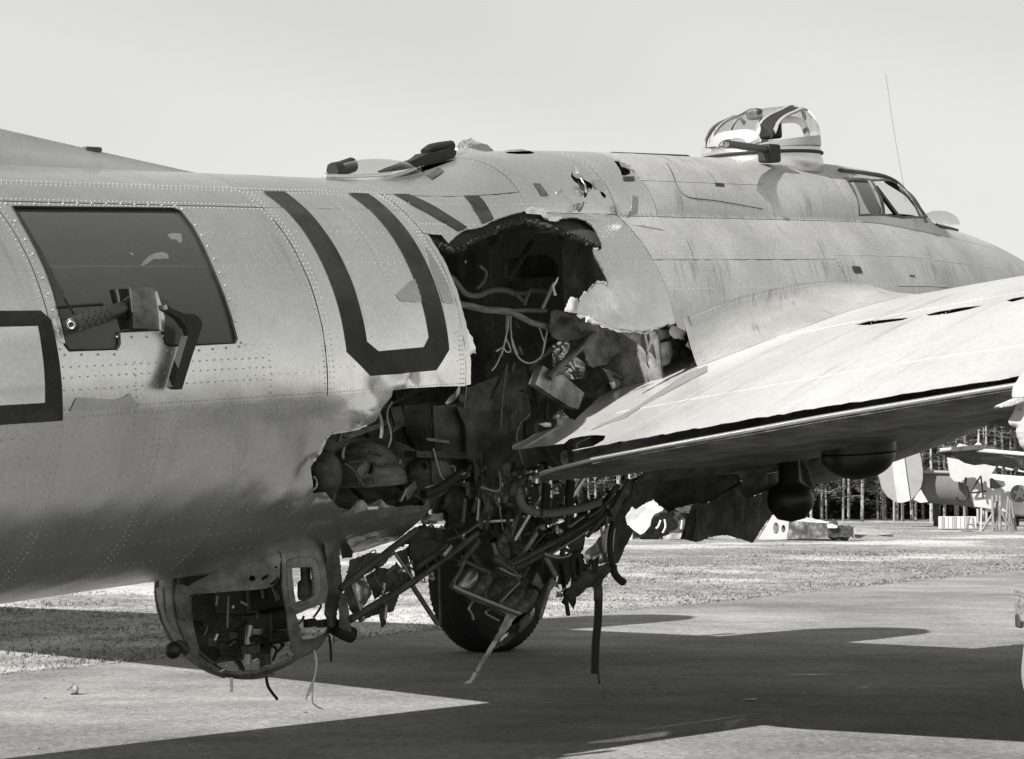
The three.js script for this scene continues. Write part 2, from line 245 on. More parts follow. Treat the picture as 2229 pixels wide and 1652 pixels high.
const bellyTear = [[-0.03,98.973],[-0.063,100.799],[-0.083,101.769],[-0.118,104.757],[-0.132,105.751],[-0.192,106.617],[-0.278,107.088],[-0.392,107.728],[-0.497,108.28],[-0.518,109.764],[-0.527,112.879],[-0.535,116.621],[-0.548,118.505],[-0.537,120.525],[-0.511,123.547],[-0.478,126.424],[-0.421,126.241],[-0.373,126.63],[-0.189,132.974],[-0.06,134.951],[-0.05,131.951],[-0.002,131.667],[0.091,134.611],[0.165,132.346],[0.239,135.068],[0.4,136.203],[0.602,137.448],[0.599,134.197],[0.716,139.847],[0.709,143.796]];

// aft body
const P_ = (name, geo, mat) => part(name, geo, mat, bomber);
P_('tail_cone', fskin(dense([[-10.9, 0], [-5.003, 0], [-5.003, 360], [-10.9, 360]], 0.5, 1, FV), { L: 0.25, sv: FV, th: 0.004 }), M.skinB);
const RING = [-5, -2.42, -0.55, 0.62];
const S = [0, 28.7, 38.6, 97.6, 180];
const upMats = [M.skin, M.skinC, M.skinB];
for (let i = 0; i < 3; i++) {
  const t0 = RING[i], t1 = RING[i + 1];
  P_('skin_panel', fskin(rect(t0, t1, S[0] - 1, S[1]), { th: 0.002 }), upMats[i]);
  P_('skin_panel', fskin(rect(t0, t1, S[1], S[2]), { th: 0.002, off: i === 1 ? 0.0015 : 0 }), upMats[(i + 1) % 3]);
}
P_('skin_panel', fskin(rect(-5, -2.42, S[2], S[3]), { th: 0.002 }), M.skinC);
P_('skin_panel', fskin(rect(-2.42, -0.55, S[2], S[3]), { th: 0.002, holes: [windowHole] }), M.skin);
P_('skin_panel', fskin(rag([[-0.547, S[2] + 0.14], [0.617, S[2] + 0.14], [0.617, 97.4], [0.3, 97.1], [0, 97], [-0.25, 97.1], [-0.547, 97.5]], 0.05, 0.002, 7), { th: 0.002, off: 0.002, L: 0.035 }), M.skinC);
const belly = [[-5, S[3] - 0.7], [-0.56, S[3] - 0.7], [-0.25, 96.7], [-0.03, 96.8], ...bellyTear, [0.72, 151], [0.66, 165], [0.75, 180], [-5, 180]];
P_('belly_panel', fskin(rag(belly, 0.11, 0.006, 17), { th: 0.003, L: 0.05, off: -0.004 }), M.belly);
// port side, whole, and the dark lining behind the skins
P_('port_skin', fskin(dense([[-5, 180.3], [0.72, 180.3], [0.72, 359.7], [-5, 359.7]], 0.3, 1, FV), { L: 0.2, th: 0.003, off: -0.003 }), M.skinB);
P_('port_skin', fskin(rag([[0.725, 190], [1.2, 204], [1.9, 202], [2.4, 212], [2.78, 214], [2.78, 359.7], [0.725, 359.7]], 0.08, 0.03, 44), { L: 0.12, th: 0.003, off: -0.003 }), M.skinB);
P_('inner_lining', fskin(dense([[-4.9, 181], [0.7, 181], [0.7, 360], [-4.9, 360]], 0.25, 1, FV), { L: 0.2, th: 0.004, off: -0.07, plain: true }), M.inner);
P_('inner_lining', fskin(rag([[0.7, 194], [1.2, 208], [1.9, 206], [2.4, 216], [2.7, 218], [2.7, 360], [0.7, 360]], 0.08, 0.03, 45), { L: 0.2, th: 0.004, off: -0.07, plain: true }), M.inner);
P_('inner_lining', fskin(dense([[-4.9, 0.2], [-2.5, 0.2], [-2.5, 178], [-4.9, 178]], 0.25, 1, FV), { L: 0.2, th: 0.004, off: -0.05, plain: true }), M.inner);
{ // quilted lining behind the radio room skin, its edge torn back a little further than the metal
  const q = [[0.65, 2], [2.75, 2], [2.75, 70], [2.42, 70], [2.3, 62], [2.36, 54], [2.2, 48.5], [2.02, 44.5], [1.75, 40.5], [1.5, 43.5], [1.2, 49], [0.85, 55], [0.65, 51]];
  P_('quilted_lining', fskin(rag(q, 0.018, 0.014, 23), { off: -0.035, th: 0.02, L: 0.06 }), M.quilt);
  const edge = q.slice(3), r = rng(29), fib = [];
  for (let i = 0; i + 1 < edge.length; i++) { const n = Math.ceil(Math.hypot(edge[i + 1][0] - edge[i][0], (edge[i + 1][1] - edge[i][1]) * FV) / 0.006); for (let k = 0; k < n; k++) { const u = k / n, p = fus(edge[i][0] + (edge[i + 1][0] - edge[i][0]) * u + (r() - 0.5) * 0.02, edge[i][1] + (edge[i + 1][1] - edge[i][1]) * u - r() * 0.6, -0.035 - r() * 0.02), g = new THREE.ConeGeometry(0.006 + r() * 0.008, 0.02 + r() * 0.045, 4); g.rotateX(Math.PI + (r() - 0.5) * 1.6); g.rotateZ((r() - 0.5) * 1.8); g.translate(p.x, p.y, p.z); fib.push(g); } }
  const fm = P_('lining_fibres', fib, M.quilt); fm.userData.kind = 'stuff';
}
// radio room and nose skins
const hatch = [[1.157,5.823],[1.332,5.97],[1.462,5.533],[1.606,5.717],[1.764,5.651],[1.773,4.666],[1.695,3.134],[1.648,0.029],[1.23,5.48]];
const upperPanel = [[0.625, 28.9], [1.82, 28.9], [2.775, 28.9], [2.775, 38.5], [2.6, 38.3], [2.3, 38.4], ...[[2.887,36.874],[2.761,36.775],[2.652,36.315],[2.338,36.297],[2.161,35.711]].slice(1, 4), [2.0, 38.4]];
void upperPanel;
const hump = (t0, t1, a0, a1, mat, o) => P_('skin_panel', fskin(rect(t0, t1, a0, a1), { th: 0.002, L: 0.06, ...o }), mat);
const blow = [[2.536,20.479],[2.497,22.445],[2.513,23.568],[2.58,24.235],[2.622,25.38],[2.633,26.526],[2.592,27.974],[2.546,28.851],[2.521,29.705],[2.487,31.105],[2.468,31.109],[2.49,28.88],[2.469,27.754],[2.479,26.042],[2.457,24.86],[2.466,22.733]];
const blow2 = [[2.674,28.523],[2.708,28.997],[2.724,30.26],[2.695,31.226],[2.673,30.136]];
const cut3 = [[3.177,14.545],[3.222,14.863],[3.188,18.094],[3.217,19.512],[3.17,21.238],[3.089,22.079],[3.057,21.979],[3.092,19.97],[3.134,16.99]];
const oval = [[2.275,5.43],[2.312,5.777],[2.419,5.895],[2.547,5.489],[2.475,9.166],[2.386,9.982],[2.269,9.689],[2.216,8.261]];
hump(0.62, 1.82, -1, 28.6, M.skinB, { holes: [hatch.filter(([t]) => t < 1.8)] });
hump(1.82, 2.78, -1, 37.6, M.skin, { holes: [oval.map(([t, a]) => [Math.max(1.9, Math.min(2.7, t)), Math.max(1, a)]), blow.map(([t, a]) => [Math.min(2.76, t), a]), blow2.map(([t, a]) => [Math.min(2.765, t), a])] });
hump(2.78, 3.25, -1, 38.6, M.skinC, { holes: [cut3.map(([t, a]) => [Math.max(2.8, Math.min(3.235, t)), a])] });
// skin from the letter row down to the torn edge: one plate forward to station 2.78
P_('skin_panel', fskin(rag([[0.625, 28.9], [1.82, 28.9], [1.825, 37.8], [2.775, 37.8], [2.785, 60], [2.79, 80.9], ...lowerRim.slice(0, -1).reverse(), ...upperTear.slice().reverse().slice(1, -1), [0.63, 48.8]], 0.045, 0.004, 31), { th: 0.003, L: 0.05, off: 0.001 }), M.skin);

// torn lips: the skin's edge curled outwards or inwards along the wound
function lip(path, h, out, seed, mat) {
  const r = rng(seed), n = path.length - 1, P = (u) => { const i = Math.max(0, Math.min(n - 1, Math.floor(u))), k = u - i; return [path[i][0] + (path[i + 1][0] - path[i][0]) * k, path[i][1] + (path[i + 1][1] - path[i][1]) * k]; };
  const top = []; for (let u = n; u > 0; u -= 0.24) top.push([u, 0.55 + 0.45 * r()]); const outline = [...dense([[0, -0.2], [n, -0.2]], 0.25).filter(([, v]) => v < 0).filter((q, i, a) => !i || q[0] > a[i - 1][0]), ...top];
  P_('torn_lip', sheet((u, v) => { const [t, a] = P(u), [t1, a1] = P(u + 0.05), dx = t1 - t, dy = (a1 - a) * FV, l = Math.hypot(dx, dy) || 1, k = Math.max(0, v), w = h * (0.7 + 0.5 * noise(u * 3.1, 2, seed)); return fus(t - dy / l * w * 0.55 * k, a + dx / l * w * 0.55 * k / FV, 0.003 + out * w * k * k + 0.004 * noise(u * 9, v * 3, seed)); }, outline, { su: 0.06, sv: h, L: 0.025, th: 0.002 }), mat);
}
lip(upperTear.slice(16, 26), 0.03, 0.7, 3, M.skin); lip(upperTear.slice(28, 34), 0.03, 0.6, 4, M.skin); lip(upperTear.slice(33, 40), 0.04, 0.7, 5, M.skin); lip(lowerRim, 0.05, -0.9, 6, M.skin); lip(upperTear.slice(4, 14), 0.014, 0.5, 7, M.skin); lip(bellyTear.slice(5, 12), 0.05, -1.2, 8, M.belly);
// forward body
const seamA = 38.6;
hump(3.25, 4.75, -1, 24, M.nose, {}); hump(3.25, 4.75, 24, 38.5, M.nose, { off: 0.002 });
hump(4.75, 5.14, -1, 38.5, M.nose, { off: 0.001 }); hump(5.14, 5.9, -1, 38.5, M.nose, {});
const pane1 = [[6.128,19.609],[6.521,18.499],[6.354,33.396],[5.992,34.756]], pane2 = [[6.567,18.705],[7.172,14.979],[7.094,24.232],[7.126,31.144],[6.732,32.919],[6.406,33.862]].map(([t, a]) => [Math.min(7.13, t), a]);
const mir = (p) => p.map(([t, a]) => [t, -a]);
const screen = [[7.24, 2], [7.52, 2], [7.5, 16], [7.42, 30], [7.2, 30], [7.21, 16]];
P_('cockpit_skin', fskin([[5.906, -38.4], [8.6, -38.4], [8.6, 38.4], [5.906, 38.4]], { th: 0.004, L: 0.06, holes: [pane1, pane2, mir(pane1), mir(pane2), screen, mir(screen)] }), M.nose);
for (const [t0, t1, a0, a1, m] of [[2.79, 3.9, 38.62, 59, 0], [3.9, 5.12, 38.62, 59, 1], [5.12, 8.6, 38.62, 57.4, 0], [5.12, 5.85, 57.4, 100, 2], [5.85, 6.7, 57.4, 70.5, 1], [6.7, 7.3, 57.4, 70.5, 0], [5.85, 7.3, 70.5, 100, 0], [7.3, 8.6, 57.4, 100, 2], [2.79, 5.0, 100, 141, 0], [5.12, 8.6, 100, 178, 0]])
  P_('skin_panel', fskin(rect(t0, t1, a0, a1, 0.002, 0.1), { th: 0.002, off: m * 0.0012, L: a0 > 90 ? 0.15 : 0.07 }), a0 > 90 ? M.under : M.nose);  // lower panels take the underside colour, darkened to stand for shade
P_('skin_panel', fskin(rag([[2.792, 59.1], [5.118, 59.1], [5.118, 99.9], [3.02, 99.9], [2.93, 96], [3.03, 92.5], [2.88, 89], [2.96, 85.5], [2.81, 83], [2.792, 80.6]], 0.07, 0.004, 61), { th: 0.002, L: 0.07 }), M.nose);
P_('port_skin', fskin(dense([[5.0, 180.3], [8.6, 180.3], [8.6, 321.7], [2.79, 321.7], [2.79, 224], [5.0, 222]], 0.3, 1, FV), { L: 0.2, th: 0.003, off: -0.004 }), M.nose);
P_('port_skin', fskin(dense([[0.63, 321.4], [5.9, 321.4], [5.9, 358.8], [0.63, 358.8]], 0.3, 1, FV), { L: 0.15, th: 0.003, off: 0.002 }), M.nose);
P_('nose_cone', fskin(dense([[8.604, 0], [10.58, 0], [10.58, 360], [8.604, 360]], 0.3, 1, FV), { L: 0.12, th: 0.004 }), M.nose);
for (const p of [mir(pane2), screen, mir(screen)]) P_('cockpit_pane', fskin(p, { off: -0.012, th: 0, plain: true }), M.glass);
for (const p of [pane1, mir(pane1)]) P_('cockpit_pane', fskin(p, { off: -0.012, th: 0, plain: true }), M.smoked);
P_('seat_back', box(6.25, 0.75, 0.0, 0.12, 0.7, 0.95, 0.04), M.black); P_('instrument_panel', box(7.0, 0.72, 0, 0.1, 0.3, 1.1, 0.03), M.black);
// window surrounds: flat strips with bolts
const strip = (p, w) => { const c = p.reduce((s, q) => [s[0] + q[0] / p.length, s[1] + q[1] / p.length], [0, 0]); const out = p.map(([t, a]) => { const dx = t - c[0], dy = (a - c[1]) * FV, l = Math.hypot(dx, dy); return [t + dx / l * w, a + dy / l * w / FV]; }); return { outer: out, holes: [p] }; };
for (const p of [pane1, pane2]) { const s = strip(p, 0.028); P_('window_frame', fskin(s.outer, { holes: s.holes, off: 0.006, th: 0.008 }), M.dull); }
P_('window_post', tube([fus(7.15, 33, -0.01).toArray(), fus(7.16, 22, -0.01).toArray(), fus(7.17, 10, -0.01).toArray()], 0.025), M.dark);
P_('window_post', bar(fus(6.72, 17, -0.06).toArray(), fus(6.95, 36, -0.08).toArray(), 0.03, 0.03), M.dark);
P_('cockpit_roof_lip', tube([fus(6.2, 14.5, 0.004).toArray(), fus(6.7, 14, 0.004).toArray(), fus(7.0, 14, 0.004).toArray(), fus(7.17, 15, 0.002).toArray(), fus(7.18, 31, 0.002).toArray()], 0.022, { radial: 6 }), M.dark);
{ // astrodome and the black fairing in front of the windscreen
  const a = [[8.097,1.06,0.15],[8.187,1.069,0.15],[8.366,1.057,0.15],[8.482,1.007,0.15],[8.541,0.978,0.15]], c = a[2];
  const d = new THREE.SphereGeometry(0.19, 24, 10, 0, Math.PI * 2, 0, Math.PI / 2); d.scale(1.05, 0.7, 1); d.translate(c[0], a[4][1] - 0.02, 0.1); P_('astrodome', d, M.glass);
  const b = [[7.342,31.77],[8.088,19.065],[8.247,19.328],[8.341,19.187],[8.231,18.94],[7.843,25.197]]; P_('nose_fairing', fskin(b, { off: 0.02, th: 0.02 }), M.dark);
}
// ---------------------------------------------------------------- dorsal fillet, fin, tailplane
{
  const rise = curve([[-9.8, 3.2], [-8.2, 3.1], [-6.6, 1.75], [-5.0, 0.98], [-3.6, 0.55], [-2.6, 0.335], [-1.83, 0.215], [-1.1, 0.11], [-0.3, 0.0]]);
  const w = (t) => 0.02 + 0.25 * smooth(-0.3, -5.2, t);
  const fin = (s) => (t, v) => { const h = Math.max(0.001, rise(t)), base = RT(t) - 0.03, y = base + (h + 0.03) * v, z = s * w(t) * Math.sqrt(Math.max(0, 1 - v ** 3)) * (1 + 0.5 * (1 - v) ** 4); return V(t, y, z); };
  for (const s of [1, -1]) P_('dorsal_fin', sheet(fin(s), dense([[-9.8, 0], [-0.33, 0], [-0.33, 1], [-9.8, 1]], 0.3), { L: 0.18, th: 0, flip: s > 0 }), M.skinB);
  P_('fin_blister', box(-1.14, 1.285, 0.0, 0.12, 0.03, 0.05, 0.012), M.dark);
  for (const s of [1, -1]) { const p = [[-8.0, 0.75 * s], [-8.6, 6.2 * s], [-9.4, 6.3 * s], [-10.1, 0.6 * s]]; P_('tailplane', sheet((t, z) => V(t, 0.35 + Math.abs(z) * 0.02, z), p, { th: 0.16, L: 0.6 }), M.skinB); }
}
// ---------------------------------------------------------------- wings
const tte = (z) => 1.05 + 0.02 * (z - 1.15), tle = (z) => 6.85 - 0.155 * (z - 1.15);
const yte = (z) => -0.64 + 0.145 * (z - 1.15) - (z < 9 ? 0.006 * (z - 1.15) ** 2 : 0.006 * 7.85 ** 2 + 0.0942 * (z - 9));
function wingAt(q, z, side = 1) { // q: +1 upper trailing edge ... 0 nose ... -1 lower trailing edge
  const s = q < 0 ? -1 : 1, k = Math.abs(q), x = k * k, ch = tle(z) - tte(z), tc = 0.18 - 0.004 * (z - 1.15);
  const yt = 5 * tc * (0.2969 * k - 0.126 * x - 0.3516 * x * x + 0.2843 * x ** 3 - 0.1015 * x ** 4);
  const t = tle(z) - x * ch; let y = yte(z) + 0.089 * (1 - x) * ch + s * yt * ch;
  if (s > 0 && side > 0) y += 0.0025 * noise(t * 3, z * 3, 4) + 0.0012 * noise(t * 11, z * 9, 6);
  return V(t, y, side * z);
}
const wq = ([t, z]) => [Math.sqrt(Math.max(0.0001, Math.min(1, (tle(z) - t) / (tle(z) - tte(z))))), z];
const wing = grp('wing', bomber), portWing = grp('wing', bomber);
const wsheet = (poly, o = {}) => sheet((q, z) => wingAt(q, z, o.side || 1).add(V(0, o.lift || 0, 0)), dense(poly, 0.4, 4, 1), { su: 4.5, L: 0.13, th: 0.003, flip: (o.side || 1) > 0, ...o });
const slots = [[[3.456,2.13],[3.504,2.21],[3.403,2.43],[3.334,2.61],[3.254,2.6],[3.285,2.46],[3.292,2.32]], [[3.324,2.73],[3.372,2.8],[3.361,2.96],[3.291,3.16],[3.206,3.1],[3.187,2.97],[3.24,2.8]], [[3.329,3.29],[3.383,3.32],[3.377,3.39],[3.276,3.44],[3.22,3.39]]];
const innerEdge = [[1.062,1.59],[1.075,1.65],[1.071,1.74],[1.161,1.75],[1.265,1.69],[1.353,1.51],[1.368,1.41],[1.366,1.34],[1.269,1.37],[1.288,1.22],[1.358,0.98],[1.367,0.88],[1.484,0.78],[1.536,0.79],[1.581,0.82],[1.714,0.79],[1.802,0.72],[2.03,0.51],[1.977,0.62],[1.897,0.77],[2.12,0.61],[2.228,0.55],[2.342,0.51],[2.161,0.68],[1.965,0.87],[1.857,1],[2.035,0.92],[2.215,0.85],[2.517,0.71],[2.661,0.7],[2.724,0.77],[2.818,0.76],[3.037,0.66],[3.16,0.72],[3.324,0.85],[3.592,0.85]];
{
  const top = [[1, 7.5], [1, 1.62], ...innerEdge.map(wq), [wq([4.6, 0.8])[0], 0.85], [wq([5.6, 0.8])[0], 0.85], [0.12, 0.9], [0.12, 7.5]];
  part('upper_skin', wsheet(ragged(top, 0.06, 0.006, 5, 4.5, 1, 6), { holes: slots.map((s) => s.map(wq)), L: 0.1 }), M.wing, wing);
  part('upper_skin', wsheet([[1, 7.504], [0.12, 7.504], [0.12, 15.6], [1, 15.6]], { L: 0.4 }), M.wing, wing);
  part('leading_edge', wsheet([[0.118, 1.0], [0.118, 15.6], [-0.118, 15.6], [-0.118, 1.0]], { L: 0.3 }), M.wing, wing);
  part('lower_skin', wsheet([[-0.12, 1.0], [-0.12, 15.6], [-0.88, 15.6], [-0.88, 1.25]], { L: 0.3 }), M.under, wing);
  // split flap, hinged at 78 % chord and lowered a little: a thin board with a light rolled edge
  const hinge = (z) => wingAt(-0.882, z), te = (z) => { const p = wingAt(1, z); return V(p.x - 0.06, p.y - 0.085 + 0.012 * (z - 1.3) * (z < 5 ? 1 : 0.2), z); };
  const fl = (u, z) => { const a = hinge(z), b = te(z); return V(a.x + (b.x - a.x) * u, a.y + (b.y - a.y) * u - 0.03 * Math.sin(u * Math.PI), z); };
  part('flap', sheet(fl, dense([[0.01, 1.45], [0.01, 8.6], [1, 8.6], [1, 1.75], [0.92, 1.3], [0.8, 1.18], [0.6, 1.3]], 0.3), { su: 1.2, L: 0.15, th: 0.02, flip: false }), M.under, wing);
  part('flap_edge', tube(Array.from({ length: 14 }, (_, i) => { const z = 1.78 + i * 0.52, p = te(z); return [p.x - 0.004, p.y + 0.004, z]; }), 0.014, { radial: 8 }), M.skinC, wing);
  part('flap_edge', tube(Array.from({ length: 6 }, (_, i) => { const z = 1.78 - i * 0.11, p = te(z); return [p.x + i * i * 0.006, p.y - 0.004 * i, z]; }), 0.016, { radial: 8 }), M.mid, wing);
  part('rear_spar', sheet((v, z) => { const a = wingAt(0.93, z), b = wingAt(-0.9, z); return V(a.x, b.y + (a.y - b.y) * v - 0.004, z); }, [[0.02, 1.0], [0.02, 9], [0.98, 9], [0.98, 1.0]], { L: 0.4, th: 0.004 }), M.inner, wing);
  for (let i = 0; i < 22; i++) { const z = 1.5 + i * 0.3; const a = wingAt(0.985, z), b = wingAt(0.94, z); part('flap_rib', bar([a.x, a.y - 0.03, z], [b.x, b.y - 0.05, z], 0.05, 0.006), M.dark, wing); }
  // the port wing, seen only by its shadow and underside
  for (const q of [[[1, 1.0], [0.12, 1.0], [0.12, 15.6], [1, 15.6]], [[0.118, 1.0], [-0.118, 1.0], [-0.118, 15.6], [0.118, 15.6]], [[-0.12, 1.0], [-1, 1.0], [-1, 15.6], [-0.12, 15.6]]]) part('wing_skin', wsheet(q, { L: 0.4, side: -1 }), M.wing, portWing);
  // tips
  for (const [s, w] of [[1, wing], [-1, portWing]]) part('wing_tip', sheet((u, v) => { const q = u * 2 - 1, p = wingAt(0.999 * q, 15.6, s), m = wingAt(-0.999 * q, 15.6, s); const c = Math.cos(v * Math.PI / 2); return V(tle(15.6) - 1.6 + (p.x - tle(15.6) + 1.6) * c, (p.y + m.y) / 2 + (p.y - m.y) / 2 * c, s * (15.6 + 0.8 * Math.sin(v * Math.PI / 2))); }, dense([[0, 0], [1, 0], [1, 1], [0, 1]], 0.2), { L: 0.1, th: 0, flip: s > 0 }), M.wing, w);
  for (const [z, s, w] of [[3.2, 1, wing], [6.6, 1, wing], [3.2, -1, portWing], [6.6, -1, portWing]]) {
    const y0 = yte(z) + 0.46, g = lathe([[0.02, 5.9], [0.25, 5.75], [0.5, 5.2], [0.66, 4.4], [0.73, 3.2], [0.73, 1.2], [0.68, 0.4], [0.5, 0.05], [0.45, 0.1], [0.1, 0.5]], 28); g.rotateZ(Math.PI / 2); g.scale(1, 0.92, 1); g.translate(8.6, y0 - 0.2, s * z); { const p = g.attributes.position; for (let i = 0; i < p.count; i++) { const x = p.getX(i); if (x < 6.9) p.setY(i, Math.min(p.getY(i), y0 - 0.1 - (6.9 - x) * 0.07)); } g.computeVertexNormals(); } part('engine_nacelle', g, M.under, w);
  }
  const wpoly = (p, mat, name, lift) => part(name, wsheet(dense(p.map(wq), 0.06, 4.5, 1), { lift, th: 0.002, L: 0.07 }), mat, wing);
  wpoly([[1.459,1.43],[1.549,1.47],[1.63,1.57],[1.819,1.54],[2.032,1.53],[2.277,1.52],[2.619,1.51],[2.855,1.35],[2.659,1.31],[2.388,1.37],[2.111,1.42],[1.903,1.47],[1.73,1.47],[1.581,1.41]], M.bandGrey, 'grey_band', 0.005);  // darker grey band along the wing root
  { const pts = []; const rr = rng(19); const row = (z0, z1, t0, t1, step) => { const n = Math.floor(Math.hypot(z1 - z0, t1 - t0) / step); for (let i = 0; i < n; i++) { const k = i / n; pts.push([t0 + (t1 - t0) * k, z0 + (z1 - z0) * k]); } };
    for (const z of [1.9, 2.3, 2.9, 3.5, 4.1, 4.7]) { row(z, z, 1.2, 5.6, 0.05); } for (const t of [1.25, 2.05, 2.9, 3.8, 4.6]) { row(t < 2.5 ? 1.9 : 1.5, 5.2, t, t - 0.05, 0.05); row(t < 2.5 ? 1.9 : 1.5, 5.2, t + 0.035, t - 0.015, 0.05); }
    const g = new THREE.SphereGeometry(0.0045, 6, 3, 0, Math.PI * 2, 0, Math.PI / 2), m = new THREE.InstancedMesh(g, M.skinB, pts.length), X = new THREE.Matrix4(); m.name = 'wing_rivets'; m.userData.kind = 'stuff';
    pts.forEach(([t, z], i) => { const p = wingAt(wq([t, z])[0], z); X.makeTranslation(p.x, p.y, p.z); m.setMatrixAt(i, X); }); m.castShadow = m.receiveShadow = true; wing.add(m); void rr;
    for (const t of [2.07, 3.82]) part('skin_lap', wsheet(dense([[t, 1.35], [t - 0.06, 7.4], [t - 0.3, 7.4], [t - 0.24, 1.35]].map(wq), 0.3, 4.5, 1), { lift: 0.003, th: 0.002 }), M.wing, wing);
  }
  // fillet between body and wing
  const seam = curve([...[[2.936,79.483],[3.291,75.814],[4.029,70.916],[4.735,68.066],[5.315,68.986],[5.735,73.175]], [6.3, 84], [6.6, 92]]), zw = curve([[2.6, 1.12], [3.2, 1.35], [4, 1.5], [5, 1.55], [5.9, 1.4], [6.6, 1.3]]);
  part('wing_fillet', sheet((t, v) => { const a = fus(t, seam(t), 0.002), z = zw(t), b = wingAt(wq([t, z])[0], z).add(V(0, 0.006, 0)), c = V(t, b.y + (a.y - b.y) * 0.2 + 0.02, a.z + 0.05), k = 1 - v; return V(t, a.y * k * k + 2 * c.y * k * v + b.y * v * v, a.z * k * k + 2 * c.z * k * v + b.z * v * v); }, dense([[2.9, 0], [6.5, 0], [6.5, 1], [2.9, 1]], 0.2), { L: 0.07, th: 0.003, flip: true }), M.nose, wing);
}
// ---------------------------------------------------------------- markings painted on the skin
const fpaint = (p, mat, name, o = {}) => P_(name, fskin(dense(p, 0.06, 1, FV), { th: 0.0008, off: 0.0055, L: 0.05, holes: (o.holes || []) }), mat);
fpaint([[-0.385, 29.5], [-0.215, 29.5], [-0.215, 83.4], [-0.13, 86.2], [0.262, 85.6], [0.315, 82.9], [0.33, 28.9], [0.5, 28.9], [0.478, 86.7], [0.36, 92.4], [-0.2, 92.9], [-0.385, 86]], M.paint, 'letter_u');
fpaint([[0.736,28.607],[0.874,28.166],[0.966,36.29],[1.017,41.744],[1.075,46.197],[1.034,46.95],[0.96,48.028],[0.863,42.629],[0.768,35.408]], M.paint, 'letter_stroke');
fpaint([[1.331,28.586],[1.448,28.893],[1.454,32.942],[1.449,38.117],[1.405,42.056],[1.328,43.225],[1.25,44.495],[1.291,39.919],[1.317,34.286]], M.paint, 'letter_stroke');
// national marking behind the waist window: white bar in a dark border
fpaint([[-3.4, 71.8], [-2.46, 72.6], [-2.41, 75], [-2.39, 99.2], [-3.4, 99.2]], M.paint, 'insignia_border', { holes: [[[-3.38, 76.1], [-3.38, 94.6], [-2.5, 94.7], [-2.495, 76.3]]] });
fpaint([[-3.378, 76.2], [-2.498, 76.4], [-2.503, 94.6], [-3.378, 94.5]], M.white, 'insignia_bar');
{ const c = [-3.95, 85], pts = (r, k, n) => Array.from({ length: n }, (_, i) => { const a = Math.PI / 2 + i / n * Math.PI * 2, q = r[i % k]; return [c[0] + Math.cos(a) * q, c[1] - Math.sin(a) * q / FV]; });
  fpaint(pts([0.54], 1, 48), M.paint, 'insignia_disc', { holes: [pts([0.5, 0.19], 2, 10)] }); fpaint(pts([0.498, 0.189], 2, 10), M.white, 'insignia_star'); }
fpaint([[0.106,70.363],[0.184,68.502],[0.27,66.221],[0.329,65.535],[0.324,68.581],[0.323,72.227],[0.262,72.628],[0.201,72.223],[0.137,72.308]], M.dullSkin, 'dull_patch'); fpaint([[0.557,54.027],[0.569,56.222],[0.579,60.934],[0.589,65.154],[0.6,69.206],[0.591,73.114],[0.512,73.051],[0.498,72.361],[0.503,66.322],[0.507,61.428]], M.dullSkin, 'dull_patch');  // duller, darker patches on the bare skin
fpaint([[-2.348,97.11],[-2.326,95.172],[-2.308,93.891],[-2.19,94.358],[-2.051,94.975],[-2.006,94.501],[-1.968,93.621],[-1.935,95.64],[-1.911,97.408],[-2.037,97.331]], M.dullSkin, 'dull_patch');
// small stencils and patches
for (const q of [[[1.372,10.381],[1.572,6.848],[1.524,10.488],[1.316,15.086]], [[3.047,22.742],[3.182,22.505],[3.156,24.235],[3.026,24.459]], [[4.14,23.872],[4.251,24.01],[4.23,25.404],[4.121,25.264]], [[5.28,62.044],[5.398,62.207],[5.394,65.044],[5.273,65.009]], [[6.108,65.749],[6.186,65.885],[6.179,66.608],[6.101,66.469]]]) fpaint(q, M.dark, 'stencil_plate');
fpaint([[2.007,25.536],[2.07,25.873],[2.088,30.719],[2.014,30.731]], M.dull, 'doped_patch');

const fplate = (q, mat, lift, seed) => { const r = rng(seed); P_('torn_metal', plate(q.map(([t, a]) => fus(t, a, 0.006 + lift * r()).toArray()), { crumple: 0.01, L: 0.03, freq: 12, rag: 0.005, seed }), mat); };
[[[[2.469,26.154],[2.521,26.904],[2.505,28.88],[2.471,30.551],[2.457,28.878]], 0.05], [[[2.479,29.548],[2.55,28.569],[2.524,30.258],[2.469,30.997]], 0.04], [[[2.622,25.38],[2.741,24.812],[2.697,27.608],[2.644,28.324],[2.628,26.815]], 0.06], [[[2.52,20.154],[2.528,20.822],[2.518,23.685],[2.485,23.184]], 0.04], [[[2.302,36.499],[2.358,34.286],[2.387,36.423],[2.344,37.767]], 0.04], [[[2.699,29.393],[2.742,29.913],[2.714,31.377]], 0.04], [[[2.215,28.459],[2.237,29.151],[2.243,30.467],[2.205,30.127]], 0.03], [[[3.213,14.504],[3.218,15.663],[3.223,19.295],[3.189,19.883],[3.152,18.127]], 0.03]].forEach(([q, l], i) => fplate(q, M.bright, l, 70 + i));
P_('antenna_blade', bar(...[[2.894,1.045,0.8],[2.88,0.934,0.8]], 0.07, 0.006), M.mid);
P_('antenna_foot', plate([[2.822,0.944,0.8],[2.915,0.95,0.8],[2.905,0.92,0.8],[2.776,0.893,0.8]], { crumple: 0.001 }), M.sheet);
P_('torn_metal', tube([[2.371,0.998,0.76],[2.343,0.958,0.76],[2.318,0.938,0.76]], 0.008), M.dark);
P_('torn_lip', plate([[1.672,0.925,0.83],[1.739,0.954,0.83],[1.783,0.946,0.83],[1.874,0.944,0.83],[1.897,0.91,0.83],[1.889,0.868,0.83],[1.841,0.902,0.83],[1.69,0.908,0.83]], { crumple: 0.014, freq: 9, L: 0.03 }), M.skinC);
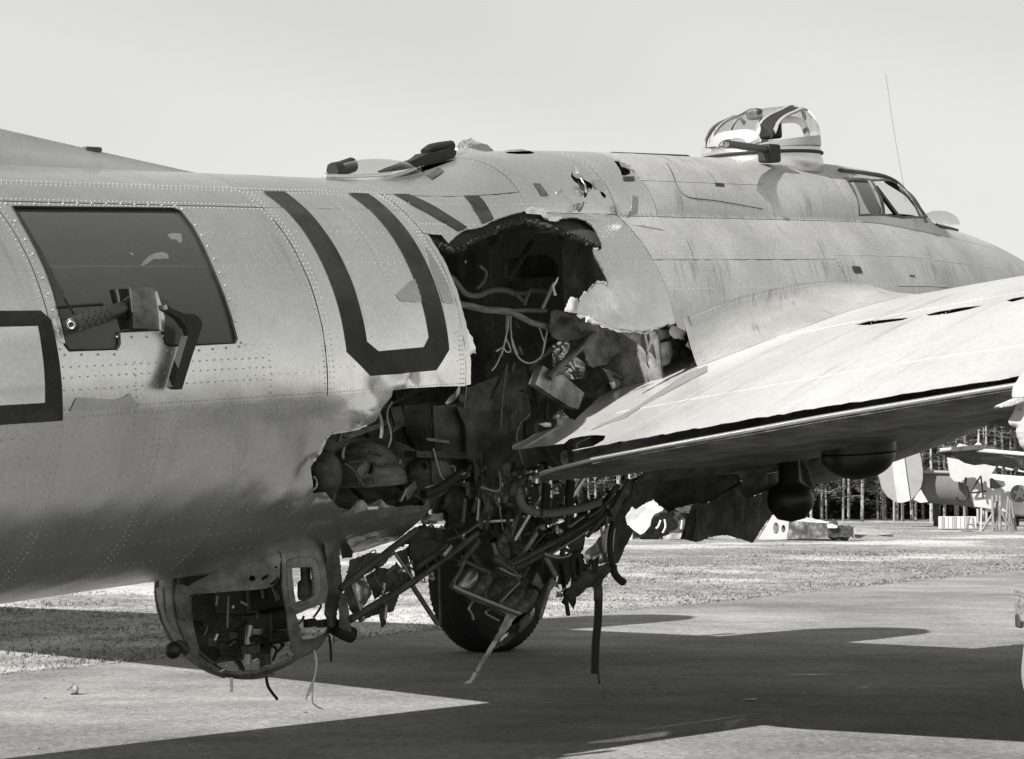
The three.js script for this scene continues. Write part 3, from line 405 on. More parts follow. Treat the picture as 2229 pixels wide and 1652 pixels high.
P_('torn_lip', plate([[1.862,0.885,0.86],[2.017,0.892,0.86],[2.005,0.88,0.86],[1.942,0.859,0.86],[1.871,0.86,0.86]], { crumple: 0.01, L: 0.03 }), M.skin);
// access panel on the hump and a few proud plates
{ const q = [[3.794,15.123],[3.69,20.902],[3.62,26.519],[3.646,29.042],[4.064,31.161],[4.605,33.604]]; P_('panel_edge', tube(q.map(([t, a]) => fus(t, a, 0.001).toArray()), 0.004, { radial: 5 }), M.dark); }
{ const q = [[2.947,79.463],[2.953,81.594],[2.977,84.685],[3.014,87.398],[3.08,88.061],[3.133,87.943]]; P_('panel_edge', tube(q.map(([t, a]) => fus(t, a, 0.002).toArray()), 0.005, { radial: 5 }), M.dark); }
// radio room hatch: seal, deflector, perspex cover, open vent, aerial stubs
{
  const z = [0.12, -0.05];
  P_('hatch_seal', plate([[1.167,1.226,0.13],[1.26,1.254,0.13],[1.375,1.288,0.13],[1.493,1.326,0.13],[1.552,1.349,0.13],[1.67,1.365,0.13],[1.805,1.39,0.13],[1.849,1.375,0.13],[1.839,1.35,0.13],[1.799,1.31,0.13],[1.665,1.29,0.13],[1.503,1.265,0.13],[1.343,1.239,0.13],[1.201,1.22,0.13]], { th: 0.1, crumple: 0.004 }), M.black);
  P_('hatch_deflector', tube([[1.621,1.359,0.05],[1.66,1.382,0.05],[1.749,1.401,0.05],[1.892,1.42,0.05]], 0.035), M.black);
  P_('hatch_cover', plate([[1.982,1.347,0],[2.017,1.416,0],[2.125,1.42,0],[2.278,1.403,0],[2.419,1.393,0],[2.307,1.377,0],[2.181,1.354,0]], { th: 0.14, crumple: 0.01 }), M.skinC);
  P_('hatch_flap', plate([[2.243,1.434,-0.1],[2.37,1.469,-0.1],[2.449,1.464,-0.1],[2.517,1.426,-0.1],[2.524,1.406,-0.1],[2.397,1.411,-0.1]], { th: 0.03, crumple: 0.012 }), M.mid);
  P_('torn_metal', plate([[2.147,1.435,-0.15],[2.259,1.492,-0.15],[2.346,1.516,-0.15],[2.384,1.492,-0.15],[2.438,1.474,-0.15],[2.302,1.441,-0.15]], { th: 0.003, crumple: 0.02, freq: 14, L: 0.03, rag: 0.01 }), M.skinC);
  P_('black_vent_plate', plate([[2.423,1.397,0.06],[2.491,1.413,0.06],[2.62,1.421,0.06],[2.733,1.414,0.06],[2.767,1.398,0.06],[2.649,1.384,0.06],[2.488,1.381,0.06]], { th: 0.06, crumple: 0.002 }), M.black);  // black plate added to stand for the dark inside the open vent
  const dome = new THREE.SphereGeometry(1, 24, 10, 0, Math.PI * 2, 0, Math.PI / 2), c = [[1.188,1.216,0]][0]; dome.scale(0.4, 0.13, 0.28); dome.translate(c[0], c[1] - 0.035, 0); P_('hatch_window', dome, M.glass);
  P_('hatch_sill', tube([[0.455,1.161,0.26],[0.664,1.164,0.26],[0.906,1.177,0.26],[1.057,1.189,0.26]], 0.012), M.skinC);
  for (const q of [[[0.689,1.213,0.1],[0.756,1.224,0.1]], [[0.966,1.248,-0.1],[1.085,1.28,-0.1]]]) P_('aerial_stub', tube(q, 0.05), M.gunmetal);
}
// ---------------------------------------------------------------- waist window and gun
const waist = grp('waist_window', bomber);
const gunCut = [[-1.978,67.116],[-1.853,66.914],[-1.911,77.557],[-1.977,77.877],[-1.984,71.35]], slotCut = [[-1.853,66.914],[-1.689,67.003],[-1.716,78.047],[-1.903,77.668]];
part('pane', fskin(windowHole.map(([t, a]) => [t, a]), { off: -0.012, th: 0, plain: true, L: 0.1, holes: [gunCut] }), M.smoked, waist);
part('gun_port_plate', fskin(slotCut, { off: 0.004, th: 0.004, L: 0.05 }), M.primer, waist);
part('gun_port_strip', fskin([[-1.697,68.367],[-1.695,71.324],[-1.692,75.255],[-1.716,78.809],[-1.731,78.283],[-1.714,74.195]], { off: 0.02, th: 0.03 }), M.skinC, waist);
part('gun_port_strip', fskin([[-2.388,74.522],[-2.359,74.305],[-2.354,80.897],[-2.38,80.379]], { off: 0.008, th: 0.008 }), M.skinC, waist);
part('window_seal', tube([...windowHole, windowHole[0]].map(([t, a]) => fus(t, a, 0.001).toArray()), 0.006, { radial: 5, straight: true }), M.rubber, waist);
part('back_board', fskin([[-2.45, 36], [-0.9, 36], [-0.9, 100], [-2.45, 100]], { off: -0.3, th: 0.01, plain: true, L: 0.3 }), M.primer, waist);
for (const q of [[[-1.683,59.555],[-1.646,58.042],[-1.591,56.298],[-1.538,55.271],[-1.479,54.87],[-1.451,55.638],[-1.463,57.101],[-1.496,56.978],[-1.534,57.294],[-1.566,57.11],[-1.623,58.652]], [[-1.373,48.661],[-1.338,48.051],[-1.269,48.073],[-1.294,50.755],[-1.324,51.812],[-1.328,50.421],[-1.367,50.232]], [[-1.705,54.926],[-1.688,55.431],[-1.689,56.062],[-1.707,55.814]]]) part('pale_shape', fskin(q, { off: -0.04, th: 0.001, L: 0.04, plain: true }), M.string, waist);  // pale irregular sheets just behind the pane
for (let k = 0; k < 3; k++) { const g = new THREE.TorusGeometry(0.1 - k * 0.012, 0.006, 6, 30), c = [[-1.038,0.555,0.75]][0]; g.scale(0.8, 1.1, 1); g.rotateY(-0.5); g.rotateZ(0.15 * k); g.translate(c[0] + k * 0.012, c[1] + k * 0.01, c[2]); part('rope_coil', g, M.hose, waist); }
part('rope_coil', tube([[-1.047,0.703,0.7],[-1.072,0.649,0.7],[-1.053,0.606,0.7],[-1.016,0.627,0.7],[-0.991,0.665,0.7]], 0.006), M.hose, waist);
const gun = grp('waist_gun', bomber);
{
  const [m, b] = [[-2.687,0.264,1.62],[-1.776,0.367,0.98]], d = V3(b).sub(V3(m)), len = d.length(); d.normalize();
  part('barrel', tube([m, b], 0.016, { radial: 10 }), M.gunmetal, gun);
  const jac = lathe([[0.012, 0], [0.03, 0], [0.036, 0.012], [0.036, len - 0.02], [0.03, len]], 18); jac.applyQuaternion(new THREE.Quaternion().setFromUnitVectors(V(0, 1, 0), d)); jac.translate(...m); part('cooling_jacket', jac, M.gunmetal, gun);
  const q = new THREE.Quaternion().setFromUnitVectors(V(0, 1, 0), d); const slotsG = [];
  for (let i = 0; i < 10; i++) for (let k = 0; k < 6; k++) { const g = new THREE.SphereGeometry(0.011, 8, 6); g.scale(0.75, 1.6, 0.35); g.translate(0, 0, 0.0355); g.rotateY(k / 6 * Math.PI * 2 + (i % 2) * 0.5); g.translate(0, 0.09 + i * 0.056, 0); g.applyQuaternion(q); g.translate(...m); slotsG.push(g); }
  part('jacket_slots', slotsG, M.black, gun);
  const ring = new THREE.TorusGeometry(0.016, 0.006, 8, 18); ring.rotateX(Math.PI / 2); ring.applyQuaternion(q); ring.translate(...m); part('muzzle_ring', ring, M.bright, gun);
  const rec = new RoundedBoxGeometry(0.09, 0.6, 0.12, 2, 0.01); rec.translate(0, len + 0.28, 0); rec.applyQuaternion(q); rec.translate(...m); part('receiver', rec, M.gunmetal, gun);
  part('cross_rod', tube([[-2.421,0.407,1.25],[-2.351,0.311,1.25]], 0.006), M.gunmetal, gun);
  part('thin_rod', tube([[-2.444,0.362,1.22],[-2.304,0.368,1.22],[-2.155,0.373,1.22]], 0.009), M.gunmetal, gun);  // thin dark rod beside the barrel
  part('thin_rod', tube([[-1.922,0.451,1.05],[-1.911,0.416,1.05],[-1.902,0.366,1.05]], 0.012), M.mid, gun);
}
P_('bent_arm', plate([[-1.785,0.361,1.26],[-1.74,0.343,1.26],[-1.661,0.316,1.26],[-1.588,0.31,1.26],[-1.552,0.291,1.26],[-1.535,0.258,1.26],[-1.553,0.218,1.26],[-1.616,0.099,1.26],[-1.662,0.005,1.26],[-1.698,-0.069,1.26],[-1.728,-0.067,1.26],[-1.759,-0.054,1.26],[-1.729,0.013,1.26],[-1.682,0.111,1.26],[-1.64,0.2,1.26],[-1.646,0.241,1.26],[-1.684,0.287,1.26],[-1.741,0.318,1.26],[-1.782,0.338,1.26]], { th: 0.05, crumple: 0.001, L: 0.04 }), M.black);
P_('bent_arm_end', tube([[-1.78,0.359,1.25],[-1.773,0.339,1.25]], 0.012), M.bright);
// ---------------------------------------------------------------- rivets along the seams
{
  const r = rng(77), list = [], d = [];
  const letters = [[[-0.4, 28], [0.51, 28], [0.5, 87], [0.37, 93.5], [-0.21, 94], [-0.4, 86.5]], [[-3.4, 71.5], [-2.38, 71.5], [-2.38, 99.5], [-3.4, 99.5]]], inU = [[-0.205, 28], [0.322, 28], [0.305, 82.6], [0.26, 85], [-0.125, 85.6], [-0.205, 83]], inBar = [[-3.4, 76.3], [-2.5, 76.3], [-2.5, 94.4], [-3.4, 94.4]];
  const skip = (t, a) => (inPoly(letters[0], t, a) && !inPoly(inU, t, a)) || (inPoly(letters[1], t, a) && !inPoly(inBar, t, a)) || (t > 0.64 && t < 2.78 && a > 70) || inPoly(windowHole, t, a) || (t > 0.62 && t < 2.8 && a > 38 && inPoly([[0.62, 49], ...upperTear, [2.2, 120], [0.62, 120]], t, a)) || (inPoly(bellyTear, t, a) || (t > -0.05 && a > 98));
  const put = (t, a, s = 1, off = 0.003) => { if (!skip(t, a)) d.push([t, a, s * (0.85 + r() * 0.3), off]); };
  const ringRow = (t, a0, a1, step, s = 1, off) => { for (let a = a0; a < a1; a += step / FV) put(t + (r() - 0.5) * 0.002, a, s, off); };
  const longRow = (a, t0, t1, step, s = 1, off) => { for (let t = t0; t < t1; t += step) put(t, a + (r() - 0.5) * 0.1, s, off); };
  for (const t of [-0.53, -0.5, -0.568]) ringRow(t, 28, 97, 0.03);
  for (const t of [0.6, 0.575, 0.642]) ringRow(t, 28, 97, 0.028, 1, 0.004);
  for (const t of [-1.92, -1.62]) ringRow(t, 86, 112, 0.035); ringRow(-0.98, 84, 108, 0.034); ringRow(0.1, 34, 97, 0.034, 0.8);
  for (const t of [-2.44, -2.4]) ringRow(t, 40, 98, 0.033);
  for (const a of [27.6, 29.6]) longRow(a, -3, 0.6, 0.032); longRow(39.6, -3, -0.56, 0.03); longRow(37.6, -3, -0.56, 0.03); longRow(96.6, -3, 0.6, 0.026); longRow(98.6, -3, -0.56, 0.03);
  for (const a of [49, 60, 71, 82, 90]) { longRow(a, -0.5, 0.6, 0.055, 0.9); longRow(a + 1, -1.15, -0.58, 0.06, 0.8); longRow(a, 0.66, 2.76, 0.06, 0.8); }
  for (const a of [86.5, 89, 92]) longRow(a, -2.38, -1.0, 0.05, 1.1); for (const a of [103, 108, 115, 122, 130, 138, 147]) longRow(a, -2.8, -0.62, 0.06, 0.9); for (const t of [-2.42, -2.38, -1.78, -1.74, -1.16]) ringRow(t, 99, 155, 0.034); longRow(45, 0.66, 1.2, 0.03); longRow(34, 0.66, 2.7, 0.035, 0.8);
  for (const t of [1.8, 1.845, 2.755, 2.81, 3.23, 3.27]) ringRow(t, 10, 70, 0.035, 0.8);
  for (const t of [5.1, 5.15, 5.83, 5.88, 6.68, 6.72]) ringRow(t, 40, 74, 0.04, 0.9); { const sm = [[2.936,79.483],[3.291,75.814],[4.029,70.916],[4.735,68.066],[5.315,68.986],[5.735,73.175]]; for (let i = 0; i + 1 < sm.length; i++) for (let k = 0; k < 14; k++) put(sm[i][0] + (sm[i + 1][0] - sm[i][0]) * k / 14, sm[i][1] + (sm[i + 1][1] - sm[i][1]) * k / 14 + 1, 1.2, 0.006); }
  for (const a of [38.1, 39.3, 57, 58, 70]) longRow(a, 2.85, 7.2, 0.05, 0.9);
  windowHole.forEach(([t, a], i) => { const [u, b] = windowHole[(i + 1) % windowHole.length], n = Math.max(1, Math.round(Math.hypot(u - t, (b - a) * FV) / 0.09)); for (let k = 0; k < n; k++) { const c = [-1.72, 62], x = t + (u - t) * k / n, y = a + (b - a) * k / n, l = Math.hypot(x - c[0], (y - c[1]) * FV); d.push([x + (x - c[0]) / l * 0.035, y + (y - c[1]) * 0.035 / l, 1.7, 0.003]); } });
  const g = new THREE.SphereGeometry(0.0037, 6, 3, 0, Math.PI * 2, 0, Math.PI / 2), m = new THREE.InstancedMesh(g, M.rivet, d.length); m.name = 'rivets'; m.userData.kind = 'stuff';
  const X = new THREE.Matrix4(), q = new THREE.Quaternion(), sc = V(1, 1, 1);
  d.forEach(([t, a, s, off], i) => { const p = fus(t, a, off - 0.0005), n = fus(t, a, off + 0.02).sub(p).normalize(); q.setFromUnitVectors(V(0, 1, 0), n); sc.setScalar(s); X.compose(p, q, sc); m.setMatrixAt(i, X); });
  m.castShadow = m.receiveShadow = true; bomber.add(m);
}
// ---------------------------------------------------------------- antenna wire
P_('antenna_wire', tube([[7.746,2.274,0],[7.837,1.802,0],[7.96,1.326,0],[7.994,1.167,0]].map(([a, b]) => [a, b, 0]), 0.0017, { radial: 4 }), M.dull);
// ---------------------------------------------------------------- ball turret under the belly
const ball = grp('ball_turret', bomber);
{
  const C = V(-0.106, -1.291, 0), BR = 0.558;
  const sph = (r) => (lo, la) => V(C.x + r * Math.cos(la * rad) * Math.cos(lo * rad), C.y + r * Math.sin(la * rad), C.z + r * Math.cos(la * rad) * Math.sin(lo * rad));
  const cont = (p) => p.map(([a, b]) => [a < -60 ? a + 360 : a, b]);
  const bs = (p, o = {}) => sheet(sph(BR + (o.out || 0)), dense(cont(p), 0.06, BR * rad, BR * rad), { su: BR * rad, sv: BR * rad, L: 0.07, th: 0.02, flip: true, ...o, holes: (o.holes || []).map(cont) });
  part('frame_band', bs([[-150.07,4.369],[-163.489,5.695],[-163.474,0.52],[-163.321,-9.255],[-166.393,-19.289],[-165.349,-24.399],[-171.772,-31.087],[-160.778,-45.743],[-161.371,-43.316],[-160.179,-30.18],[-156.906,-14.424],[-153.71,-4.687]]), M.turret, ball);
  part('side_panel', bs([[-164.257,6.478],[177.965,8.317],[177.344,1.394],[177.731,-12.859],[-163.132,-9.652],[-163.877,-2.427]], { out: -0.012 }), M.turret, ball);
  part('side_panel', bs([[-163.44,-10.783],[178.238,-14.438],[177.164,-15.978],[-178.515,-27.924],[-172.716,-30.092],[-163.08,-28.101],[-164.604,-19.422]], { out: -0.008 }), M.turret, ball);
  part('frame_band', bs([[177.651,8.325],[173.176,7.319],[171.009,1.521],[172.616,-11.938],[173.734,-23.241],[176.039,-34.241],[-164.095,-54.205],[-162.084,-49.418],[-176.964,-31.695],[177.458,-16.785],[176.186,-2.989]]), M.turret, ball);
  part('frame_band', bs([[-166.15,-47.697],[-163.44,-54.431],[-178.257,-54.493],[168.41,-57.719],[149.473,-59.644],[127.568,-58.172],[108.967,-52.974],[93.75,-46.347],[86.363,-49.671],[98.943,-56.283],[121.158,-64.557],[150.205,-68.939],[178.221,-65.095],[-151.853,-61.215]]), M.turret, ball);
  const hole = (x, y) => x; void hole;
  part('upper_panel', bs([[174.107,6.21],[170.986,2.105],[157.74,3.115],[142.553,3.821],[129.478,3.949],[123.601,4.247],[118.244,5.85],[114.351,10.045],[111.544,26.105],[126.375,24.098],[142.26,19.298],[157.89,13.87],[166.156,10.287]], { holes: [[[133.106,10.936],[132.295,12.274],[131.013,12.632],[129.721,11.963],[129.213,10.688],[129.884,9.421],[131.381,8.937],[132.663,9.599]], [[125.763,10.229],[123.752,11.91],[121.403,12.685],[121.158,11.345],[123.184,9.819],[125.108,9.088]], [[117.481,16.225],[115.341,17.171],[114.505,16.351],[116.39,15.538]], [[121.172,6.965],[118.005,8.528],[115.274,10.86],[114.937,9.729],[117.792,6.686],[120.512,5.82]]] }), M.turret, ball);
  part('door_panel', bs([[110.7,26.273],[68.473,24.966],[76.308,11.367],[78.409,1.096],[81.04,-8.303],[96.178,-10.633],[105.073,-13.047],[110.535,-13.229],[112.66,-4.75],[113.707,4.869]], { holes: [[[105.91,15.055],[98.616,14.645],[90.853,13.847],[91.259,5.524],[92.035,-3.26],[96.446,-4.611],[105.346,-6.085],[106.356,1.241],[106.429,8.578]]], out: 0.008 }), M.turret, ball);
  part('door_rim', tube([...[[108.452,18.459],[106.393,19.798],[85.818,18.147],[84.646,15.323],[87.266,-3.815],[90.41,-7.173],[105.271,-9.608],[107.814,-8.961],[109.606,1.563],[108.452,18.459]]].map(([a, b]) => sph(BR + 0.01)(a, b).toArray()), 0.006, { radial: 5 }), M.turret, ball);
  part('frame_band', bs([[110.527,-13.383],[104.647,-12.941],[97.562,-27.659],[93.244,-32.649],[93.602,-45.683],[100.331,-40.423],[107.658,-26.435]]), M.turret, ball);
  part('frame_band', bs([[67.695,24.722],[54.129,22.575],[44.265,18.892],[51.259,8.711],[60.012,-1.022],[59.421,-16.334],[49.421,-28.137],[50.24,-33.175],[74.434,-17.574],[77.723,1.016]], { th: 0.03 }), M.turret, ball);
  part('frame_band', bs([[92.929,-46.465],[93.144,-32.846],[80.708,-33.454],[49.795,-30.937],[50.24,-33.175],[52.187,-42.965],[76.646,-45.921],[86.918,-49.226]]), M.turret, ball);
  // port half: ribs and a few remaining panels, so that daylight shows between them
  for (const lo of [186, 214, 250, 290, 325]) part('far_rib', bs([[lo, 25], [lo, -68], [lo + 9, -70], [lo + 9, 25]]), M.turret, ball);
  part('far_rib', bs([[180, -12], [340, -12], [340, -20], [180, -20]], { out: -0.015 }), M.turret, ball);
  part('far_panel', bs([[252, 25], [330, 25], [330, -60], [252, -60]], { out: -0.02 }), M.turret, ball);
  part('far_panel', bs([[182, 25], [250, 25], [250, -4], [182, -4]], { out: -0.02 }), M.turret, ball);
  part('bottom_rib', bs([[0, -76], [360, -76], [360, -86], [0, -86]], { out: -0.01 }), M.turret, ball);
  // wrecked fittings inside
  const r = rng(8);
  part('gun_housing', box(C.x + 0.06, C.y + 0.02, -0.05, 0.34, 0.36, 0.3, 0.03), M.gunmetal, ball); part('gun_housing', box(C.x + 0.1, C.y - 0.24, 0.08, 0.22, 0.2, 0.2, 0.02), M.gunmetal, ball);
  part('sight_barrel', tube([[-0.28,-1.491,0.18],[-0.301,-1.576,0.18],[-0.313,-1.712,0.18]], 0.022), M.mid, ball);
  part('sight_case', (() => { const g = lathe([[0.001, 0], [0.05, 0], [0.055, 0.03], [0.05, 0.1], [0.03, 0.12], [0.03, 0.2], [0.001, 0.2]], 16), c = [[0.058,-1.322,0.32]][0]; g.translate(c[0], c[1] - 0.05, c[2]); return g; })(), M.turret, ball);
  for (let i = 0; i < 46; i++) { const x = 640 + r() * 760, y = 640 + r() * 560, q = V(C.x + (r() - 0.5) * 0.75, C.y - 0.42 * Math.sqrt(r()), C.z + (r() - 0.35) * 0.6); if (q.distanceTo(C) > BR * 0.9) continue; const e = V(r() - 0.5, r() - 0.5, r() - 0.5).multiplyScalar(0.2).add(q); part('loose_fitting', r() < 0.5 ? tube([q.toArray(), q.clone().lerp(e, 0.5).add(V(0.02, 0.02, 0.02)).toArray(), e.toArray()], 0.004 + r() * 0.008, { radial: 5 }) : box(q.x, q.y, q.z, 0.03 + r() * 0.07, 0.03 + r() * 0.06, 0.03 + r() * 0.05), [M.dark, M.dull, M.black, M.mid][Math.floor(r() * 4)], ball); void x; void y; }
  for (const q of [[[-0.691,-1.697,0.34],[-0.647,-1.685,0.34]], [[-0.655,-1.665,0.36],[-0.632,-1.683,0.36]], [[-0.452,-1.673,0.36],[-0.416,-1.66,0.36]], [[-0.198,-1.683,0.34],[-0.167,-1.677,0.34]], [[-0.171,-1.664,0.36],[-0.138,-1.694,0.36]], [[-0.675,-1.521,0.3],[-0.653,-1.489,0.3]], [[-0.529,-1.355,0.3],[-0.518,-1.342,0.3]], [[-0.458,-1.328,0.3],[-0.411,-1.352,0.3]]]) part('bright_clip', tube(q, 0.008, { radial: 6 }), M.bright, ball);
  for (const q of [[[-0.19,-1.29,0.2],[-0.184,-1.342,0.2]], [[-0.113,-1.277,0.2],[-0.082,-1.339,0.2],[-0.074,-1.37,0.2]], [[-0.031,-1.317,0.15],[-0.004,-1.372,0.15]], [[-0.459,-1.295,0.2],[-0.481,-1.479,0.2]], [[-0.592,-1.278,0.25],[-0.606,-1.334,0.25]], [[-0.185,-1.594,0.1],[-0.177,-1.691,0.1]]]) part('loose_cable', tube(q, 0.007, { radial: 5 }), M.turret, ball);
  const kb = new THREE.SphereGeometry(0.05, 16, 10), kc = [[-0.818,-1.568,0.1]][0]; kb.scale(1, 1, 1); kb.translate(...kc); part('gun_knob', kb, M.gunmetal, ball);
  part('gun_stub', tube([[-0.817,-1.554,0.1],[-0.759,-1.547,0.1],[-0.714,-1.589,0.1]], 0.03), M.dark, ball);
  part('gun_stub', tube([[0.15,-1.542,0.45],[0.221,-1.58,0.45],[0.288,-1.61,0.45]], 0.05, { radial: 12 }), M.black, ball);
  part('drain_pipe', tube([[-0.563,-1.749,0.3],[-0.567,-1.834,0.3]], 0.009), M.bright, ball);
  part('cable', tube([[-0.239,-1.798,0.25],[-0.228,-1.851,0.25],[-0.2,-1.891,0.25],[-0.167,-1.929,0.25],[-0.158,-1.94,0.25]], 0.009), M.rubber, ball);
  part('cable', tube([[0.242,-1.587,0.35],[0.241,-1.687,0.35]], 0.006), M.wire, ball); part('cable', tube([[0.252,-1.613,0.3],[0.26,-1.703,0.3],[0.259,-1.774,0.3]], 0.007), M.rubber, ball);
  for (const q of [[[0.019,-1.666,0.4],[0.028,-1.741,0.4],[0.008,-1.826,0.4],[-0.043,-1.891,0.4],[-0.07,-1.946,0.4]], [[0.021,-1.688,0.41],[0.021,-1.754,0.41],[-0.011,-1.852,0.41],[-0.028,-1.944,0.41]], [[0.026,-1.682,0.39],[0.031,-1.727,0.39]], [[-0.01,-1.86,0.4],[-0.034,-1.907,0.4],[-0.056,-1.926,0.4]], [[-0.016,-1.946,0.4],[-0.013,-1.976,0.4],[0.021,-2.003,0.4],[0.062,-2.021,0.4]]]) part('frayed_cord', tube(q, 0.0055, { radial: 5 }), M.string, ball);
}
// ---------------------------------------------------------------- top turret
const top = grp('top_turret', bomber);
{
  const C = V(5.72, 1.43, 0), RR = 0.47, g = V(-1, 0, 0.06).normalize(), E = 0.6; // guns stowed pointing aft
  const hp = curve([[-0.47, 0.08], [-0.445, 0.19], [-0.37, 0.28], [-0.2, 0.355], [0.0, 0.41], [0.18, 0.46], [0.32, 0.465], [0.41, 0.4], [0.455, 0.26], [0.47, 0.1]]);
  const side = V(g.z, 0, -g.x), W = (x) => Math.sqrt(Math.max(0.0004, RR * RR - x * x));
  const sv = (x, f, k = 1) => { const w = W(x) * k, h = hp(x) * k, c = Math.cos(f * rad), s = Math.sin(f * rad); const yy = 0.06 + (h - 0.06) * Math.sign(s) * Math.abs(s) ** E, ww = w * Math.sign(c) * Math.abs(c) ** E; return V(C.x - g.x * x + side.x * ww, C.y + yy, C.z - g.z * x + side.z * ww); };
  const ts = (p, o = {}) => sheet((x, f) => sv(x, f, o.k || 1), dense(p, 0.04, 1, 0.006), { su: 1, sv: 0.006, L: 0.045, th: 0.006, ...o });
  const fa = (x, w) => Math.acos(Math.min(1, Math.max(-1, Math.sign(w) * Math.min(1, Math.abs(w) / W(x)) ** (1 / E)))) / rad;
  const lane = (w0, w1, x0, x1) => { const n = 14, u = []; for (let i = 0; i <= n; i++) { const x = x0 + (x1 - x0) * i / n; u.push([x, Math.max(2, Math.min(178, fa(x, w1)))]); } for (let i = n; i >= 0; i--) { const x = x0 + (x1 - x0) * i / n; u.push([x, Math.max(2, Math.min(178, fa(x, w0) + 0.2))]); } return u; };
  part('base_ring', (() => { const q = lathe([[0.4, -0.12], [0.485, -0.12], [0.485, -0.02], [0.475, 0], [0.475, 0.06], [0.46, 0.1], [0.4, 0.1]], 48); q.translate(C.x, C.y + 0.02, 0); return q; })(), M.skinB, top);
  part('base_seal', (() => { const q = new THREE.TorusGeometry(0.478, 0.014, 8, 48); q.rotateX(Math.PI / 2); q.translate(C.x, C.y + 0.055, 0); return q; })(), M.black, top);
  const wht = std(0.36, 0.4, 0.2); M.turretPaint = wht;
  const arch = (x0, x1, f0 = 2, f1 = 178) => [[x0, f0], [x1, f0], [x1, f1], [x0, f1]];
  for (const q of [1, -1]) {
    part('gun_slot', ts(lane(Math.min(q * 0.2, q * 0.3), Math.max(q * 0.2, q * 0.3), -0.36, 0.2), { k: 0.985 }), M.black, top);
    part('dome_frame', ts(lane(Math.min(q * 0.3, q * 0.32), Math.max(q * 0.3, q * 0.32), -0.33, 0.3), { k: 1.012, th: 0.02 }), wht, top);
    part('dome_frame', ts(lane(Math.min(q * 0.18, q * 0.2), Math.max(q * 0.18, q * 0.2), -0.42, 0.4), { k: 1.012, th: 0.02 }), wht, top);
  }
  part('dome_frame', ts(arch(-0.45, -0.41, 20, 160), { k: 1.01, th: 0.02 }), wht, top);
  part('dome_frame', ts(arch(0.2, 0.22), { k: 1.014, th: 0.02 }), wht, top); part('dome_frame', ts(arch(0.41, 0.435), { k: 1.014, th: 0.02 }), wht, top);
  for (const [f0, f1] of [[2, 9], [171, 178]]) part('dome_frame', ts(arch(-0.42, 0.42, f0, f1), { k: 1.008, th: 0.015 }), wht, top);
  part('perspex', ts(lane(-0.165, 0.165, -0.41, 0.2), { k: 0.995, th: 0 }), M.glass, top);
  part('perspex', ts(arch(0.236, 0.4), { k: 0.995, th: 0 }), M.glass, top);
  for (const q of [[14, 60], [120, 166]]) part('perspex', ts(arch(-0.05, 0.2, q[0], q[1]), { k: 0.99, th: 0 }), M.glass, top);
  part('gunsight', box(C.x + 0.12, C.y + 0.28, 0.02, 0.14, 0.16, 0.14, 0.02), M.black, top); part('gunsight', box(C.x + 0.2, C.y + 0.12, 0.05, 0.3, 0.12, 0.3, 0.02), M.dark, top); part('head_pad', box(C.x + 0.02, C.y + 0.4, -0.06, 0.1, 0.09, 0.12, 0.03), M.dull, top);
  const [m, b] = [[4.3,1.471,0.62],[5.193,1.484,0.4]]; part('gun_barrel', tube([m, b], 0.03, { radial: 12 }), M.gunmetal, top); part('muzzle', tube([m, V3(m).lerp(V3(b), 0.02).toArray()], 0.022, { radial: 12 }), M.bright, top);
  part('gun_mount', box(b[0] + 0.02, b[1] - 0.03, b[2], 0.16, 0.14, 0.12, 0.02), M.black, top);
  part('gun_barrel', tube([[m[0] - 0.1, m[1], -0.35], [b[0], b[1], -0.35]], 0.03, { radial: 12 }), M.gunmetal, top);
}
// ---------------------------------------------------------------- main wheels
function wheel(z0, t0) {
  const w = grp('main_wheel', bomber), c = toLocal(...(() => { const p = bomber.localToWorld(V(t0, -2.1, z0)); return [p.x, 0.70, p.z]; })()), Rw = 0.72, hw = 0.25;
  const prof = []; for (let i = 0; i <= 22; i++) { const a = -Math.PI / 2 * 1.25 + i / 22 * Math.PI * 2.5 / 2; prof.push([Rw - 0.2 + 0.2 * Math.cos(a), hw * Math.sign(Math.sin(a)) * Math.abs(Math.sin(a)) ** 0.8]); }
  const ty = lathe(prof, 64); ty.rotateX(Math.PI / 2); ty.translate(...c); part('tyre', ty, M.rubber, w);
  const tread = []; for (let i = 0; i < 72; i++) for (let k = -3; k <= 3; k++) { const a = (i + (k & 1) * 0.5) / 72 * Math.PI * 2, f = k * 0.27, rr = Rw - 0.2 + 0.2 * Math.cos(f), g = new THREE.BoxGeometry(0.028, 0.006, 0.05); g.rotateX(f); g.rotateY(0.5); g.translate(0, rr, hw * Math.sign(f) * Math.abs(Math.sin(f)) ** 0.8); g.rotateZ(a); g.translate(...c); tread.push(g); }
  part('tread', tread, M.rubber, w);
  const rim = lathe([[0.02, -0.2], [0.2, -0.2], [0.27, -0.17], [0.36, -0.2], [0.38, -0.14], [0.38, 0.14], [0.36, 0.2], [0.27, 0.17], [0.2, 0.2], [0.02, 0.2]], 40); rim.rotateX(Math.PI / 2); rim.translate(...c); part('rim', rim, M.dark, w);
  part('gear_leg', tube([[c[0], c[1], c[2] + 0.34], [c[0] + 0.1, c[1] + 1.0, c[2] + 0.34], [c[0] + 0.15, c[1] + 1.6, c[2] + 0.3]], 0.075, { radial: 12 }), M.dark, w);
  part('gear_leg', tube([[c[0], c[1], c[2] - 0.34], [c[0] + 0.1, c[1] + 1.0, c[2] - 0.34], [c[0] + 0.15, c[1] + 1.6, c[2] - 0.3]], 0.075, { radial: 12 }), M.dark, w);
  part('drag_strut', tube([[c[0], c[1], c[2]], [c[0] + 0.9, c[1] + 1.5, c[2]]], 0.05), M.dark, w);
}
wheel(-4.0, 6.85); wheel(3.2, 6.85);
const scrapsLater = [];
